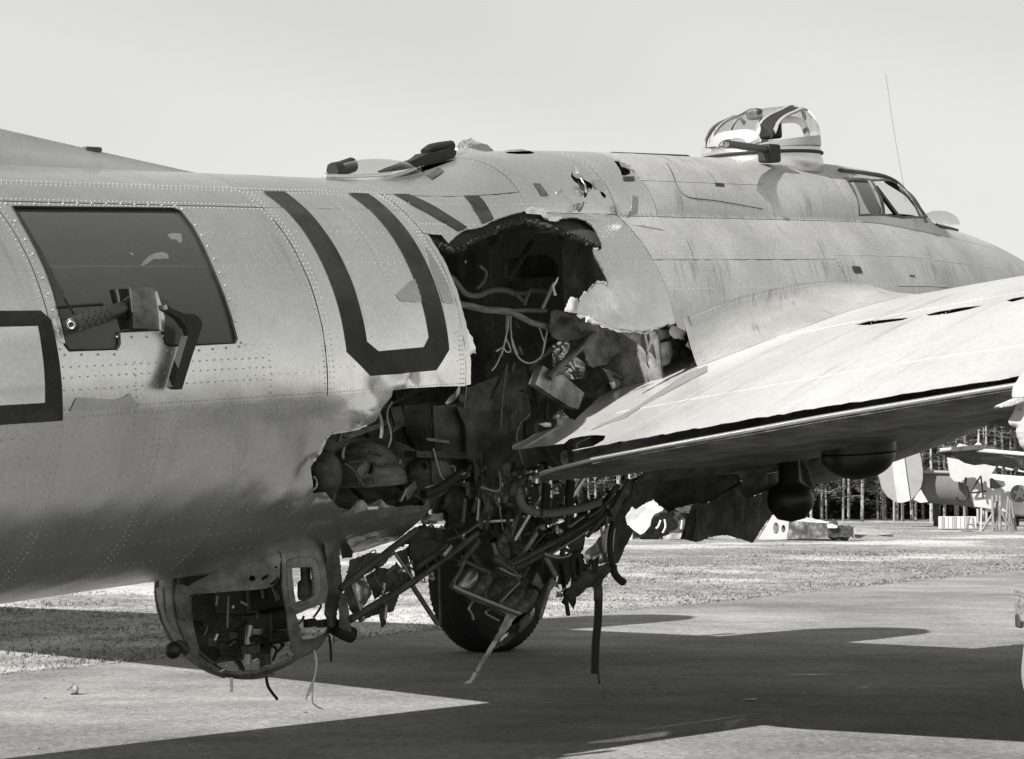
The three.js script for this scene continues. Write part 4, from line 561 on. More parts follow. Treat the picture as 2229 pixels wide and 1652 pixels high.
// ---------------------------------------------------------------- inside the wound: frames, bulkheads, hoses
const ringFrame = (t, a0, a1, depth, mat, name = 'ring_frame', w = 0.03) => { P_(name, sheet((r, a) => fus(t, a, -r, true), dense([[0.006, a0], [depth, a0], [depth, a1], [0.006, a1]], 0.05, 1, FV), { sv: FV, L: 0.08, th: 0.003 }), mat); P_(name, fskin(dense([[t, a0], [t + w, a0], [t + w, a1], [t, a1]], 0.08, 1, FV), { off: -depth, th: 0.003, plain: true }), mat); };
ringFrame(0.635, 49.5, 104, 0.05, M.mid); ringFrame(0.66, 200, 300, 0.1, M.dark); ringFrame(1.1, 214, 345, 0.09, M.dark); ringFrame(1.55, 214, 350, 0.09, M.dark); ringFrame(2.0, 216, 350, 0.09, M.dark); ringFrame(2.4, 220, 350, 0.09, M.dark);
P_('skin_flange', fskin(rag([[0.622, 49], [0.66, 49.5], [0.664, 82], [0.668, 97], [0.622, 97.2]], 0.03, 0.004, 5), { off: 0.001, th: 0.003, L: 0.03 }), M.skinC);
P_('skin_flange', plate([[0.691,-0.051,1.08],[0.722,-0.073,1.08],[0.709,-0.138,1.08],[0.673,-0.179,1.08],[0.628,-0.225,1.08],[0.586,-0.245,1.08],[0.536,-0.254,1.08],[0.525,-0.244,1.08],[0.564,-0.211,1.08],[0.615,-0.187,1.08],[0.65,-0.159,1.08]], { crumple: 0.01, L: 0.03 }), M.mid);
scrapsLater.push([[[1.865,-0.441,0.8],[1.887,-0.39,0.8],[1.918,-0.373,0.8],[1.981,-0.347,0.8],[2.009,-0.37,0.8],[2.054,-0.41,0.8],[1.992,-0.433,0.8]]], [[[1.643,-0.437,0.7],[1.703,-0.411,0.7],[1.762,-0.411,0.7],[1.829,-0.452,0.7],[1.856,-0.491,0.7],[1.82,-0.494,0.7],[1.789,-0.442,0.7],[1.702,-0.428,0.7]]], [[[1.563,-0.554,0.72],[1.634,-0.536,0.72],[1.717,-0.519,0.72],[1.733,-0.539,0.72],[1.632,-0.558,0.72],[1.567,-0.576,0.72]]], [[[1.617,-0.428,0.9],[1.723,-0.427,0.9],[1.768,-0.451,0.9],[1.674,-0.45,0.9]]]);
P_('torn_metal', plate([[0.671,0.329,1.1],[0.69,0.282,1.1],[0.708,0.229,1.1],[0.749,0.175,1.1],[0.782,0.133,1.1],[0.821,0.073,1.1],[0.811,0.036,1.1],[0.685,0.041,1.1],[0.683,0.141,1.1]], { crumple: 0.02, freq: 9, L: 0.03, rag: 0.008 }), M.skinC);
for (let a = 215; a < 350; a += 15) P_('stringer', tube([fus(0.7, a, -0.03).toArray(), fus(2.7, a, -0.03).toArray()], 0.012, { radial: 5 }), M.dark);
P_('bulkhead', sheet((y, z) => V(2.72, y, z), [[-0.3, -1.12], [0.3, -1.12], [0.9, -0.72], [1.24, -0.5], [1.4, -0.15], [1.4, 0.15], [1.24, 0.5], [0.9, 0.7], [0.4, 1.05], [-0.3, 1.1]], { holes: [[[-0.25, -0.35], [0.75, -0.35], [0.85, -0.25], [0.85, 0.2], [0.75, 0.3], [-0.25, 0.3]]], th: 0.02, L: 0.3 }), M.inner);
P_('bulkhead', sheet((y, z) => V(4.9, y, z), [[-1.1, -0.3], [-0.6, -0.95], [0.3, -1.08], [0.95, -0.62], [1.3, -0.2], [1.3, 0.2], [0.95, 0.6], [0.3, 1.08], [-0.6, 0.95], [-1.1, 0.3]], { th: 0.02, L: 0.3 }), M.inner);
P_('bulkhead', sheet((y, z) => V(-2.45, y, z), [[-1.1, -0.2], [-0.6, -0.9], [0.3, -1.05], [0.9, -0.62], [1.08, 0], [0.9, 0.62], [0.3, 1.05], [-0.6, 0.9], [-1.1, 0.2]], { th: 0.02, L: 0.3 }), M.inner);
P_('equipment_panel', plate([[3.057,0.57,-0.5],[3.076,0.67,-0.5],[3.146,0.705,-0.5],[3.363,0.727,-0.5],[3.537,0.734,-0.5],[3.628,0.698,-0.5],[3.67,0.632,-0.5],[3.653,0.566,-0.5]], { crumple: 0.004, th: 0.02 }), M.primer);
P_('equipment_panel', plate([[2.962,0.561,-0.45],[3.59,0.564,-0.45],[3.571,0.47,-0.45],[3.088,0.461,-0.45],[2.956,0.483,-0.45]], { crumple: 0.004, th: 0.02 }), M.inner);
P_('brace_rod', tube([[2.451,0.773,0.25],[2.177,0.523,0.25]], 0.02), M.mid);
P_('brace_rod', tube([[2.336,0.641,0.1],[2.327,0.54,0.1]], 0.018), M.dull);
for (const [q, r, m] of [[[[1.469,0.538,0.35],[1.533,0.486,0.35],[1.597,0.432,0.35],[1.665,0.412,0.35],[1.754,0.412,0.35],[1.825,0.432,0.35],[1.907,0.444,0.35],[2.029,0.44,0.35],[2.099,0.419,0.35]], 0.02, 'hose'], [[[2.282,0.425,0.2],[2.377,0.427,0.2],[2.496,0.446,0.2],[2.614,0.434,0.2],[2.667,0.42,0.2]], 0.019, 'hose'], [[[1.818,0.609,0.3],[1.885,0.564,0.3],[1.85,0.499,0.3],[1.776,0.455,0.3]], 0.012, 'hose'], [[[0.89,0.342,0.9],[1.022,0.324,0.9],[1.133,0.304,0.9],[1.256,0.296,0.9],[1.38,0.288,0.9]], 0.022, 'primer'], [[[1.441,0.289,0.85],[1.555,0.25,0.85],[1.652,0.216,0.85],[1.78,0.192,0.85],[1.84,0.176,0.85]], 0.02, 'primer'], [[[1.745,0.299,0.6],[1.917,0.299,0.6],[2.122,0.293,0.6]], 0.014, 'hose'], [[[1.936,0.41,0.5],[2.004,0.364,0.5]], 0.012, 'hose'], [[[2.154,0.436,0.45],[2.108,0.384,0.45],[2.079,0.336,0.45]], 0.013, 'hose'], [[[2.088,0.468,0.7],[2.025,0.385,0.7],[1.956,0.303,0.7]], 0.012, 'wire'],
  [[[1.472,0.31,0.8],[1.463,0.214,0.8],[1.45,0.121,0.8],[1.417,0.072,0.8],[1.347,0.046,0.8]], 0.0055, 'wire'], [[[1.471,0.302,0.82],[1.452,0.194,0.82],[1.421,0.121,0.82],[1.396,0.06,0.82],[1.369,0.011,0.82]], 0.0055, 'wire'], [[[1.474,0.121,0.78],[1.509,0.064,0.78],[1.512,0.039,0.78],[1.477,0.037,0.78],[1.44,0.066,0.78]], 0.0055, 'wire'], [[[1.564,0.282,0.76],[1.55,0.157,0.76],[1.574,0.081,0.76],[1.608,0.018,0.76]], 0.005, 'wire'], [[[1.787,0.19,0.8],[1.835,0.085,0.8]], 0.005, 'wire'], [[[1.872,0.173,0.8],[1.834,0.079,0.8],[1.809,0.01,0.8]], 0.005, 'wire'],
  [[[1.353,0.042,0.8],[1.411,0.062,0.8],[1.347,-0.037,0.8],[1.296,-0.076,0.8]], 0.0055, 'wire'], [[[1.529,0.176,0.78],[1.538,0.074,0.78],[1.601,-0.009,0.78],[1.691,-0.041,0.78],[1.787,-0.022,0.78],[1.83,0.006,0.78],[1.896,0.159,0.78]], 0.005, 'wire'], [[[1.69,-0.042,0.6],[1.627,-0.261,0.6],[1.595,-0.451,0.6]], 0.01, 'primer'], [[[1.827,-0.038,0.55],[1.799,-0.097,0.55]], 0.012, 'primer'], [[[2.015,-0.172,0.5],[1.985,-0.246,0.5],[1.989,-0.352,0.5]], 0.01, 'primer']]) P_('hanging_cable', tube(q, r, { radial: 7 }), M[m]);
for (const [q, m] of [[[[2.019,0.453,0.75],[2.054,0.504,0.75],[2.066,0.501,0.75],[2.041,0.453,0.75],[2.034,0.389,0.75],[2.011,0.386,0.75]], 'string'], [[[1.872,0.278,0.95],[1.938,0.367,0.95],[1.999,0.359,0.95],[2.004,0.334,0.95],[2.025,0.331,0.95],[1.975,0.259,0.95]], 'string'], [[[1.964,0.345,1],[1.974,0.373,1],[1.998,0.377,1],[1.974,0.342,1]], 'string'], [[[1.802,0.632,0.2],[1.811,0.655,0.2],[1.817,0.632,0.2]], 'string'], [[[1.807,0.192,0.6],[1.821,0.234,0.6],[1.835,0.185,0.6]], 'mid'], [[[2.633,0.624,0.3],[2.654,0.618,0.3],[2.646,0.58,0.3],[2.636,0.594,0.3]], 'mid'],
  [[[1.76,0.279,0.9],[1.826,0.292,0.9],[1.932,0.275,0.9],[2.045,0.258,0.9],[2.173,0.251,0.9],[2.271,0.239,0.9],[2.272,0.175,0.9],[2.163,0.121,0.9],[2.051,0.098,0.9],[1.929,0.087,0.9],[1.858,0.095,0.9],[1.799,0.12,0.9],[1.77,0.179,0.9]], 'dark'], [[[2.042,0.246,1],[2.11,0.25,1],[2.145,0.229,1],[2.133,0.152,1],[2.095,0.138,1],[2.039,0.198,1]], 'dull'], [[[2.466,0.208,0.75],[2.679,0.157,0.75],[2.83,0.091,0.75],[3.008,-0.001,0.75],[3.156,-0.085,0.75],[3.146,-0.124,0.75],[3.003,-0.064,0.75],[2.773,0.038,0.75],[2.532,-0.078,0.75],[2.404,-0.096,0.75],[2.308,-0.039,0.75],[2.291,0.052,0.75],[2.423,0.14,0.75]], 'inner'],
  [[[2.405,0.158,0.95],[2.717,0.132,0.95],[2.756,0.046,0.95],[2.739,0,0.95],[2.595,0.066,0.95]], 'sheet'], [[[2.655,0.13,1],[2.754,0.14,1],[2.978,0.127,1],[2.968,0.085,1],[2.8,0.058,1],[2.694,0.042,1]], 'sheet'], [[[2.629,0.001,1.03],[2.678,0.038,1.03],[2.81,0.049,1.03],[2.917,0.054,1.03],[2.924,-0.016,1.03],[2.902,-0.047,1.03],[2.801,-0.055,1.03],[2.711,-0.036,1.03]], 'sheet'], [[[2.676,-0.007,1],[2.765,-0.041,1],[2.87,-0.052,1],[2.944,-0.039,1],[2.9,-0.092,1],[2.825,-0.12,1],[2.775,-0.087,1]], 'sheet'],
  [[[2.868,0.124,1.05],[2.91,0.157,1.05],[3.03,0.143,1.05],[3.088,0.103,1.05],[3.037,0.065,1.05],[2.917,0.072,1.05]], 'string'], [[[2.995,0.08,1.08],[3.052,0.106,1.08],[3.104,0.085,1.08],[3.096,0.062,1.08],[3.006,0.049,1.08]], 'dark'], [[[3.001,0.065,0.98],[3.176,0.048,0.98],[3.284,0.014,0.98],[3.364,-0.021,0.98],[3.195,-0.062,0.98],[3.057,-0.081,0.98],[2.947,-0.101,0.98],[2.879,-0.121,0.98],[2.979,-0.04,0.98]], 'dark'],
  [[[2.688,-0.178,0.8],[2.732,-0.118,0.8],[2.894,-0.069,0.8],[2.985,-0.088,0.8],[3.076,-0.127,0.8],[2.952,-0.165,0.8],[2.792,-0.186,0.8]], 'sheet'], [[[2.492,-0.101,0.75],[2.604,-0.135,0.75],[2.755,-0.187,0.75],[2.676,-0.207,0.75],[2.654,-0.241,0.75],[2.608,-0.247,0.75],[2.579,-0.203,0.75],[2.538,-0.155,0.75]], 'sheet'], [[[2.517,-0.2,0.8],[2.564,-0.198,0.8],[2.567,-0.241,0.8],[2.541,-0.245,0.8]], 'bright'], [[[2.588,-0.15,0.78],[2.702,-0.186,0.78],[2.688,-0.201,0.78],[2.593,-0.17,0.78]], 'dark'], [[[2.543,-0.212,0.7],[2.645,-0.211,0.7],[2.661,-0.252,0.7],[2.531,-0.277,0.7],[2.474,-0.274,0.7]], 'dark']]) P_('torn_metal', plate(q, { crumple: 0.016, freq: 8, L: 0.035, rag: 0.004, seed: Math.round(q[0][0] * 100) }), M[m]);
// equipment boxes and crumpled foil
P_('equipment_box', plate([[1.701,-0.176,0.82],[1.783,-0.062,0.82],[1.85,-0.092,0.82],[1.832,-0.138,0.82],[1.99,-0.128,0.82],[2.202,-0.257,0.82],[2.13,-0.36,0.82],[2.035,-0.335,0.82],[1.838,-0.244,0.82]], { th: 0.06, crumple: 0.003 }), M.sheet);
P_('equipment_box', plate([[2.022,-0.136,0.68],[2.122,-0.098,0.68],[2.194,-0.124,0.68],[2.168,-0.142,0.68],[2.068,-0.172,0.68]], { th: 0.03, crumple: 0.004 }), M.dull);
P_('crumpled_duct', plate([[2.251,0.061,0.55],[2.302,0.086,0.55],[2.352,0.089,0.55],[2.412,0.064,0.55],[2.446,0.017,0.55],[2.494,-0.016,0.55],[2.54,-0.072,0.55],[2.543,-0.118,0.55],[2.495,-0.163,0.55],[2.407,-0.167,0.55],[2.335,-0.125,0.55],[2.275,-0.1,0.55],[2.243,-0.03,0.55]], { crumple: 0.05, freq: 11, L: 0.02, th: 0.003 }), M.bright);
P_('crumpled_duct', plate([[2.463,-0.106,0.5],[2.523,-0.139,0.5],[2.471,-0.164,0.5],[2.399,-0.126,0.5]], { crumple: 0.02, freq: 11, L: 0.02 }), M.black);
for (const [q, r, m] of [[[[1.799,-0.139,0.85],[1.971,-0.046,0.85],[2.161,0.052,0.85],[2.298,0.139,0.85]], 0.026, 'dull'], [[[2.566,-0.081,0.7],[2.732,-0.017,0.7],[2.914,0.051,0.7]], 0.016, 'dull'], [[[2.11,-0.148,0.6],[2.077,-0.419,0.6]], 0.02, 'dark'], [[[1.898,-0.087,0.6],[2.036,-0.01,0.6],[2.162,0.047,0.6]], 0.02, 'dark']]) P_('frame_tube', tube(q, r), M[m]);
P_('floor_beam', bar(...[[0.839,-0.563,0.5],[1.465,-0.613,0.5]], 0.04, 0.1), M.dark);
for (const [q, m] of [[[[0.789,-0.267,0.4],[0.888,-0.267,0.4],[0.921,-0.392,0.4],[0.821,-0.386,0.4]], 'dark'], [[[1.015,-0.265,0.3],[1.272,-0.272,0.3],[1.275,-0.469,0.3],[1.035,-0.46,0.3]], 'dark'], [[[1.015,-0.276,0.55],[1.221,-0.275,0.55],[1.285,-0.341,0.55],[1.304,-0.445,0.55],[1.293,-0.587,0.55],[1.094,-0.577,0.55],[1.012,-0.54,0.55]], 'dark'], [[[1.179,-0.286,0.6],[1.274,-0.296,0.6],[1.342,-0.328,0.6],[1.331,-0.59,0.6],[1.252,-0.585,0.6],[1.257,-0.415,0.6]], 'dark'], [[[0.477,-0.445,0.1],[1.092,-0.472,0.1],[1.43,-0.599,0.1],[1.415,-0.797,0.1],[0.497,-0.726,0.1]], 'inner'], [[[1.795,-0.204,0.1],[2.495,-0.067,0.1],[2.561,-0.663,0.1],[2.299,-0.883,0.1],[1.803,-0.64,0.1]], 'inner'], [[[1.826,-0.64,-0.1],[2.604,-0.664,-0.1],[2.58,-0.976,-0.1],[2.222,-1.031,-0.1],[1.805,-0.913,-0.1]], 'inner']]) P_('equipment_bin', plate(q, { th: 0.015, crumple: 0.004 }), M[m]);
{ // oxygen bottle and turret motor casing
  const c = [[1.077,-0.719,0.42]][0], g = new THREE.SphereGeometry(0.15, 28, 18); g.scale(1.15, 0.95, 1); g.translate(...c); P_('oxygen_bottle', g, M.primer);
  const b = new THREE.TorusGeometry(0.148, 0.008, 8, 36); b.scale(1.15, 0.95, 1); b.rotateY(0.9); b.translate(...c); P_('bottle_strap', b, M.dull);
  const d = [[0.731,-0.744,0.2]][0], h = new THREE.SphereGeometry(0.27, 28, 14, 0, Math.PI * 2, 0, Math.PI / 2); h.translate(...d); P_('motor_casing', h, M.inner);
  const e = [[-0.187,-0.61,0.75]][0], k = new THREE.SphereGeometry(0.13, 20, 14); k.scale(0.9, 1.1, 0.8); k.translate(...e); P_('motor_casing', k, M.dark);
}
P_('bright_shroud', plate([[0.833,-0.776,0.6],[0.897,-0.759,0.6],[0.973,-0.751,0.6],[1.077,-0.728,0.6],[1.112,-0.719,0.6],[1.094,-0.738,0.6],[1.007,-0.759,0.6],[0.937,-0.782,0.6],[0.878,-0.789,0.6]], { crumple: 0.015, L: 0.03 }), M.bright);
P_('shroud_edge', tube([[0.804,-0.805,0.62],[0.913,-0.797,0.62],[1.052,-0.752,0.62],[1.141,-0.713,0.62]], 0.03), M.black);
for (const [q, r, m] of [[[[0.204,-0.22,0.95],[0.166,-0.258,0.95],[0.157,-0.32,0.95],[0.18,-0.385,0.95],[0.18,-0.432,0.95],[0.153,-0.48,0.95]], 0.006, 'wire'], [[[0.032,-0.273,1],[0.049,-0.32,1],[0.053,-0.373,1],[0.042,-0.421,1]], 0.01, 'wire'], [[[0.146,-0.57,0.6],[0.213,-0.612,0.6],[0.255,-0.669,0.6],[0.306,-0.721,0.6]], 0.008, 'hose'], [[[0.298,-0.704,0.55],[0.348,-0.665,0.55],[0.419,-0.665,0.55],[0.449,-0.694,0.55],[0.444,-0.71,0.55]], 0.008, 'hose'], [[[0.274,-0.575,0.5],[0.423,-0.58,0.5],[0.565,-0.612,0.5]], 0.01, 'primer'], [[[0.027,-0.393,0.7],[-0.003,-0.439,0.7]], 0.012, 'hose'], [[[0.045,-0.468,0.7],[0.03,-0.509,0.7],[0.032,-0.536,0.7]], 0.01, 'wire'], [[[0.618,-0.831,0.6],[0.672,-0.766,0.6]], 0.012, 'mid'], [[[-0.125,-0.682,0.75],[-0.108,-0.652,0.75],[-0.092,-0.645,0.75]], 0.012, 'mid'], [[[-0.326,-0.61,0.8],[-0.303,-0.637,0.8],[-0.301,-0.668,0.8],[-0.332,-0.691,0.8]], 0.01, 'mid']]) P_('hanging_cable', tube(q, r, { radial: 6 }), M[m]);

scrapsLater.forEach(([q], i) => P_('torn_metal', plate(q, { crumple: 0.025, freq: 12, L: 0.025, rag: 0.008, seed: 40 + i }), M.bright));
P_('torn_metal', plate([[-0.163,-0.834,0.95],[-0.125,-0.779,0.95],[-0.078,-0.767,0.95],[-0.025,-0.811,0.95],[-0.052,-0.826,0.95]], { crumple: 0.01, L: 0.03 }), M.sheet); P_('torn_metal', plate([[0.116,-0.817,0.9],[0.131,-0.78,0.9],[0.169,-0.816,0.9],[0.247,-0.831,0.9],[0.159,-0.833,0.9]], { crumple: 0.01, L: 0.03 }), M.sheet); P_('torn_metal', plate([[-0.05,-0.809,0.95],[0.053,-0.814,0.95],[0.043,-0.83,0.95],[-0.043,-0.825,0.95]], { crumple: 0.01, L: 0.03 }), M.bright);
{ const c = [[1.721,-0.483,0.7]][0], g = lathe([[0.001, 0], [0.075, 0], [0.08, 0.02], [0.08, 0.2], [0.001, 0.2]], 20); g.rotateX(Math.PI / 2); g.rotateY(0.5); g.translate(...c); P_('pipe_stub', g, M.black); }
// ---------------------------------------------------------------- wreckage hanging under the body
const rods = (name, list) => { for (const [q, r, m] of list) P_(name, tube(q, r, { radial: 7 }), M[m]); };
const scraps = (name, list, o = {}) => list.forEach(([q, m, c], i) => P_(name, plate(q, { crumple: c ?? 0.012, freq: 7, L: 0.04, rag: 0.004, seed: 3 + i * 2, ...o }), M[m]));
// the torn keel and floor between ball turret and wheel
scraps('torn_panel', [
  [[[0.312,-1.159,0.45],[0.468,-1.135,0.45],[0.709,-1.164,0.45],[0.579,-1.227,0.45],[0.42,-1.263,0.45],[0.282,-1.319,0.45],[0.238,-1.305,0.45]], 'primer'], [[[0.256,-1.301,0.5],[0.368,-1.246,0.5],[0.414,-1.323,0.5],[0.442,-1.379,0.5],[0.367,-1.432,0.5],[0.308,-1.456,0.5],[0.283,-1.361,0.5]], 'bright', 0.02],
  [[[0.172,-1.295,0.55],[0.212,-1.299,0.55],[0.295,-1.518,0.55],[0.269,-1.528,0.55],[0.18,-1.443,0.55],[0.13,-1.359,0.55]], 'dull'], [[[0.485,-1.281,0.4],[0.632,-1.243,0.4],[0.842,-1.292,0.4],[0.931,-1.366,0.4],[0.673,-1.4,0.4],[0.565,-1.432,0.4]], 'primer'], [[[0.904,-1.089,0.4],[1.047,-1.094,0.4],[1.252,-1.16,0.4],[1.23,-1.26,0.4],[0.946,-1.349,0.4],[0.913,-1.236,0.4]], 'dull'],
  [[[0.929,-1.274,0.42],[1.214,-1.165,0.42],[1.298,-1.183,0.42],[1.525,-1.116,0.42],[1.523,-1.149,0.42],[1.193,-1.265,0.42],[0.923,-1.355,0.42]], 'dark'], [[[0.478,-1.419,0.5],[0.538,-1.408,0.5],[0.541,-1.577,0.5],[0.498,-1.594,0.5],[0.477,-1.525,0.5]], 'dark'], [[[0.586,-1.397,0.48],[0.706,-1.383,0.48],[0.631,-1.509,0.48],[0.582,-1.51,0.48]], 'dark'], [[[0.068,-1.316,0.6],[0.115,-1.356,0.6],[0.134,-1.565,0.6],[0.029,-1.526,0.6]], 'dull'],
  [[[0.51,-1.451,0.45],[0.604,-1.417,0.45],[0.613,-1.472,0.45],[0.531,-1.516,0.45],[0.479,-1.518,0.45]], 'primer'], [[[0.393,-1.464,0.45],[0.512,-1.425,0.45],[0.561,-1.466,0.45],[0.453,-1.524,0.45],[0.375,-1.532,0.45]], 'dull'], [[[0.006,-1.018,0.55],[0.128,-1.038,0.55],[0.123,-1.289,0.55],[0.057,-1.514,0.55],[0.013,-1.526,0.55],[0.002,-1.241,0.55]], 'dull', 0.008], [[[0.107,-1.02,0.5],[0.243,-1.042,0.5],[0.289,-1.108,0.5],[0.28,-1.142,0.5],[0.198,-1.138,0.5],[0.184,-1.071,0.5]], 'black', 0.01],
  [[[0.746,-1.128,0.4],[0.914,-1.045,0.4],[1.012,-1.017,0.4],[1.189,-1.052,0.4],[1.238,-1.159,0.4],[1.102,-1.108,0.4],[0.911,-1.09,0.4],[0.853,-1.139,0.4]], 'dark'], [[[0.925,-0.972,0.48],[1.023,-0.949,0.48],[1.147,-0.955,0.48],[1.13,-1,0.48],[1.018,-1.012,0.48],[0.937,-0.996,0.48]], 'mid', 0.02], [[[0.742,-1.164,0.42],[0.83,-1.145,0.42],[0.896,-1.361,0.42],[0.909,-1.367,0.42]], 'dull'],
]);
rods('bent_strut', [[[[0.039,-1.299,0.62],[0.229,-1.221,0.62],[0.507,-1.105,0.62],[0.725,-1.02,0.62]], 0.022, 'dark'], [[[0.124,-1.491,0.6],[0.403,-1.416,0.6],[0.718,-1.323,0.6]], 0.024, 'dark'], [[[0.773,-1.331,0.55],[1.075,-1.222,0.55],[1.38,-1.1,0.55]], 0.02, 'dull'], [[[0.745,-1.255,0.58],[0.905,-1.2,0.58],[1.046,-1.146,0.58]], 0.018, 'dark'], [[[0.537,-1.135,0.6],[0.625,-1.237,0.6],[0.712,-1.343,0.6]], 0.01, 'mid'], [[[0.157,-1.291,0.6],[0.2,-1.4,0.6],[0.242,-1.51,0.6]], 0.012, 'mid'], [[[0.49,-1.317,0.55],[0.479,-1.382,0.55],[0.493,-1.454,0.55],[0.481,-1.533,0.55]], 0.012, 'mid'], [[[0.454,-1.45,0.55],[0.483,-1.409,0.55]], 0.03, 'dull'], [[[-0.254,-0.889,0.6],[-0.072,-0.881,0.6],[0.101,-0.869,0.6]], 0.008, 'mid'], [[[0.39,-1.266,0.55],[0.499,-1.375,0.55]], 0.01, 'dull'], [[[0.347,-1.148,0.55],[0.305,-1.204,0.55],[0.29,-1.238,0.55]], 0.008, 'dull'], [[[0.932,-1.218,0.5],[0.949,-1.274,0.5]], 0.006, 'mid'], [[[1.015,-1.217,0.5],[1.039,-1.256,0.5]], 0.006, 'mid']]);
// vertical members and shredded structure below the wound
scraps('shredded_frame', [
  [[[1.373,-0.744,0.35],[1.508,-0.701,0.35],[1.5,-1.071,0.35],[1.318,-1.081,0.35]], 'dark', 0.006], [[[1.238,-0.786,0.3],[1.43,-0.748,0.3],[1.398,-1.049,0.3],[1.152,-0.883,0.3]], 'dull'], [[[1.606,-0.708,0.3],[1.78,-0.599,0.3],[1.863,-0.618,0.3],[1.695,-0.902,0.3],[1.617,-1.109,0.3],[1.566,-1.105,0.3]], 'dark'], [[[1.753,-0.907,0.25],[1.948,-0.841,0.25],[2.162,-0.858,0.25],[2.153,-0.967,0.25],[1.967,-1.143,0.25],[1.797,-1.154,0.25]], 'inner'], [[[2.093,-0.853,0.2],[2.315,-0.8,0.2],[2.341,-1.039,0.2],[2.238,-1.224,0.2],[2.068,-1.18,0.2]], 'dark'],
  [[[1.069,-0.98,0.35],[1.168,-0.963,0.35],[1.287,-0.96,0.35],[1.284,-0.999,0.35],[1.203,-1.031,0.35],[1.087,-1.007,0.35]], 'mid', 0.02], [[[1.418,-1.116,0.4],[1.541,-1.101,0.4],[1.57,-1.263,0.4],[1.406,-1.273,0.4]], 'dark'], [[[1.578,-1.157,0.4],[1.739,-1.213,0.4],[1.705,-1.384,0.4],[1.506,-1.296,0.4]], 'dark'], [[[1.004,-1.052,0.3],[1.215,-1.098,0.3],[1.369,-1.165,0.3],[1.125,-1.246,0.3],[1.057,-1.381,0.3],[1.01,-1.234,0.3]], 'dull'], [[[1.762,-1.149,0.35],[1.889,-1.148,0.35],[2.054,-1.225,0.35],[2.03,-1.256,0.35],[1.843,-1.197,0.35]], 'primer', 0.004],
  [[[1.565,-1.106,0.5],[1.642,-1.126,0.5],[1.761,-1.15,0.5],[1.858,-1.198,0.5],[1.866,-1.224,0.5],[1.757,-1.201,0.5],[1.62,-1.162,0.5]], 'primer', 0.006],
  [[[1.658,-0.648,0.3],[1.977,-0.696,0.3],[2.027,-0.844,0.3],[1.954,-0.995,0.3],[1.723,-1.104,0.3],[1.633,-0.98,0.3]], 'inner', 0.02], [[[1.935,-0.98,0.35],[2.094,-1.059,0.35],[2.236,-1.125,0.35],[2.294,-1.196,0.35],[2.082,-1.215,0.35],[1.883,-1.131,0.35],[1.83,-1.036,0.35]], 'dark', 0.02], [[[2.133,-1.089,0.3],[2.344,-1.082,0.3],[2.4,-1.18,0.3],[2.329,-1.267,0.3],[2.18,-1.292,0.3],[2.103,-1.205,0.3]], 'dark', 0.02], [[[2.296,-1.17,0.35],[2.624,-1.119,0.35],[2.78,-1.093,0.35],[2.73,-1.17,0.35],[2.394,-1.279,0.35],[2.264,-1.299,0.35]], 'black', 0.02],
]);
function tangle(q, count, seed, z0, z1, mats, big = 1) { // short bent ribs, slivers and pipe ends through a torn region
  const r = rng(seed), at = (u, v, z) => { const m = [0, 1].map((j) => (q[0][j] * (1 - u) + q[1][j] * u) * (1 - v) + (q[3][j] * (1 - u) + q[2][j] * u) * v); return V(m[0] + (z - 0.4) * 1.2, m[1] + (z - 0.4) * 0.03, z); };
  for (let i = 0; i < count; i++) {
    const u = r(), v = r(), z = z0 + r() * (z1 - z0), p = at(u, v, z), a = r() * 6.28, l = (0.03 + r() ** 2 * 0.2) * big, k = r();
    const m = mats[i % mats.length];
    if (k < 0.5) P_('metal_sliver', plate([[p.x, p.y, p.z], [p.x + Math.cos(a) * l, p.y + Math.sin(a) * l, p.z + 0.02], [p.x + Math.cos(a + 0.6) * l * 0.9, p.y + Math.sin(a + 0.6) * l * 0.9, p.z], [p.x + Math.cos(a + 1.3) * l * 0.35, p.y + Math.sin(a + 1.3) * l * 0.35, p.z + 0.01]], { crumple: 0.012, freq: 20, L: 0.04, seed: i }), m);
    else if (k < 0.9) P_('bent_rib', angle([p.x, p.y, p.z], [p.x + Math.cos(a) * l * 2, p.y + Math.sin(a) * l * 2, p.z + (r() - 0.5) * 0.15], 0.012 + r() * 0.02), m);
    else P_('loose_wire', tube([[p.x, p.y, p.z], [p.x + Math.cos(a) * l, p.y + Math.sin(a) * l - 0.02, p.z + 0.03], [p.x + Math.cos(a + 0.8) * l * 1.8, p.y + Math.sin(a + 0.8) * l * 1.4 - 0.05, p.z]], 0.003 + r() * 0.006, { radial: 5 }), i % 2 ? M.wire : M.dark);
  }
}
tangle([[1.048,-0.771,0.4],[2.203,-0.751,0.4],[2.48,-1.189,0.4],[1.44,-1.355,0.4]], 95, 91, 0.15, 0.65, [M.bright, M.sheet, M.dull, M.dark, M.sheet, M.dark]);
tangle([[0.156,-0.457,0.45],[1.45,-0.29,0.45],[1.412,-0.796,0.45],[0.173,-0.754,0.45]], 26, 92, 0.2, 0.6, [M.dark, M.inner, M.dull, M.primer, M.dark, M.inner, M.sheet]);
tangle([[1.818,0.102,0.6],[3.008,0.1,0.6],[2.913,-0.245,0.6],[1.84,-0.384,0.6]], 26, 93, 0.2, 0.6, [M.dark, M.dull, M.sheet, M.inner, M.dark, M.primer]);
tangle([[1.816,-0.687,0.6],[2.44,-0.731,0.6],[2.357,-1.093,0.6],[1.838,-1.047,0.6]], 34, 94, 0.4, 0.8, [M.bright, M.sheet, M.dull, M.dark]);
tangle([[0.233,-1.18,0.5],[1.13,-1.073,0.5],[1.372,-1.235,0.5],[0.326,-1.471,0.5]], 22, 95, 0.3, 0.6, [M.dull, M.sheet, M.dark, M.primer, M.bright]);
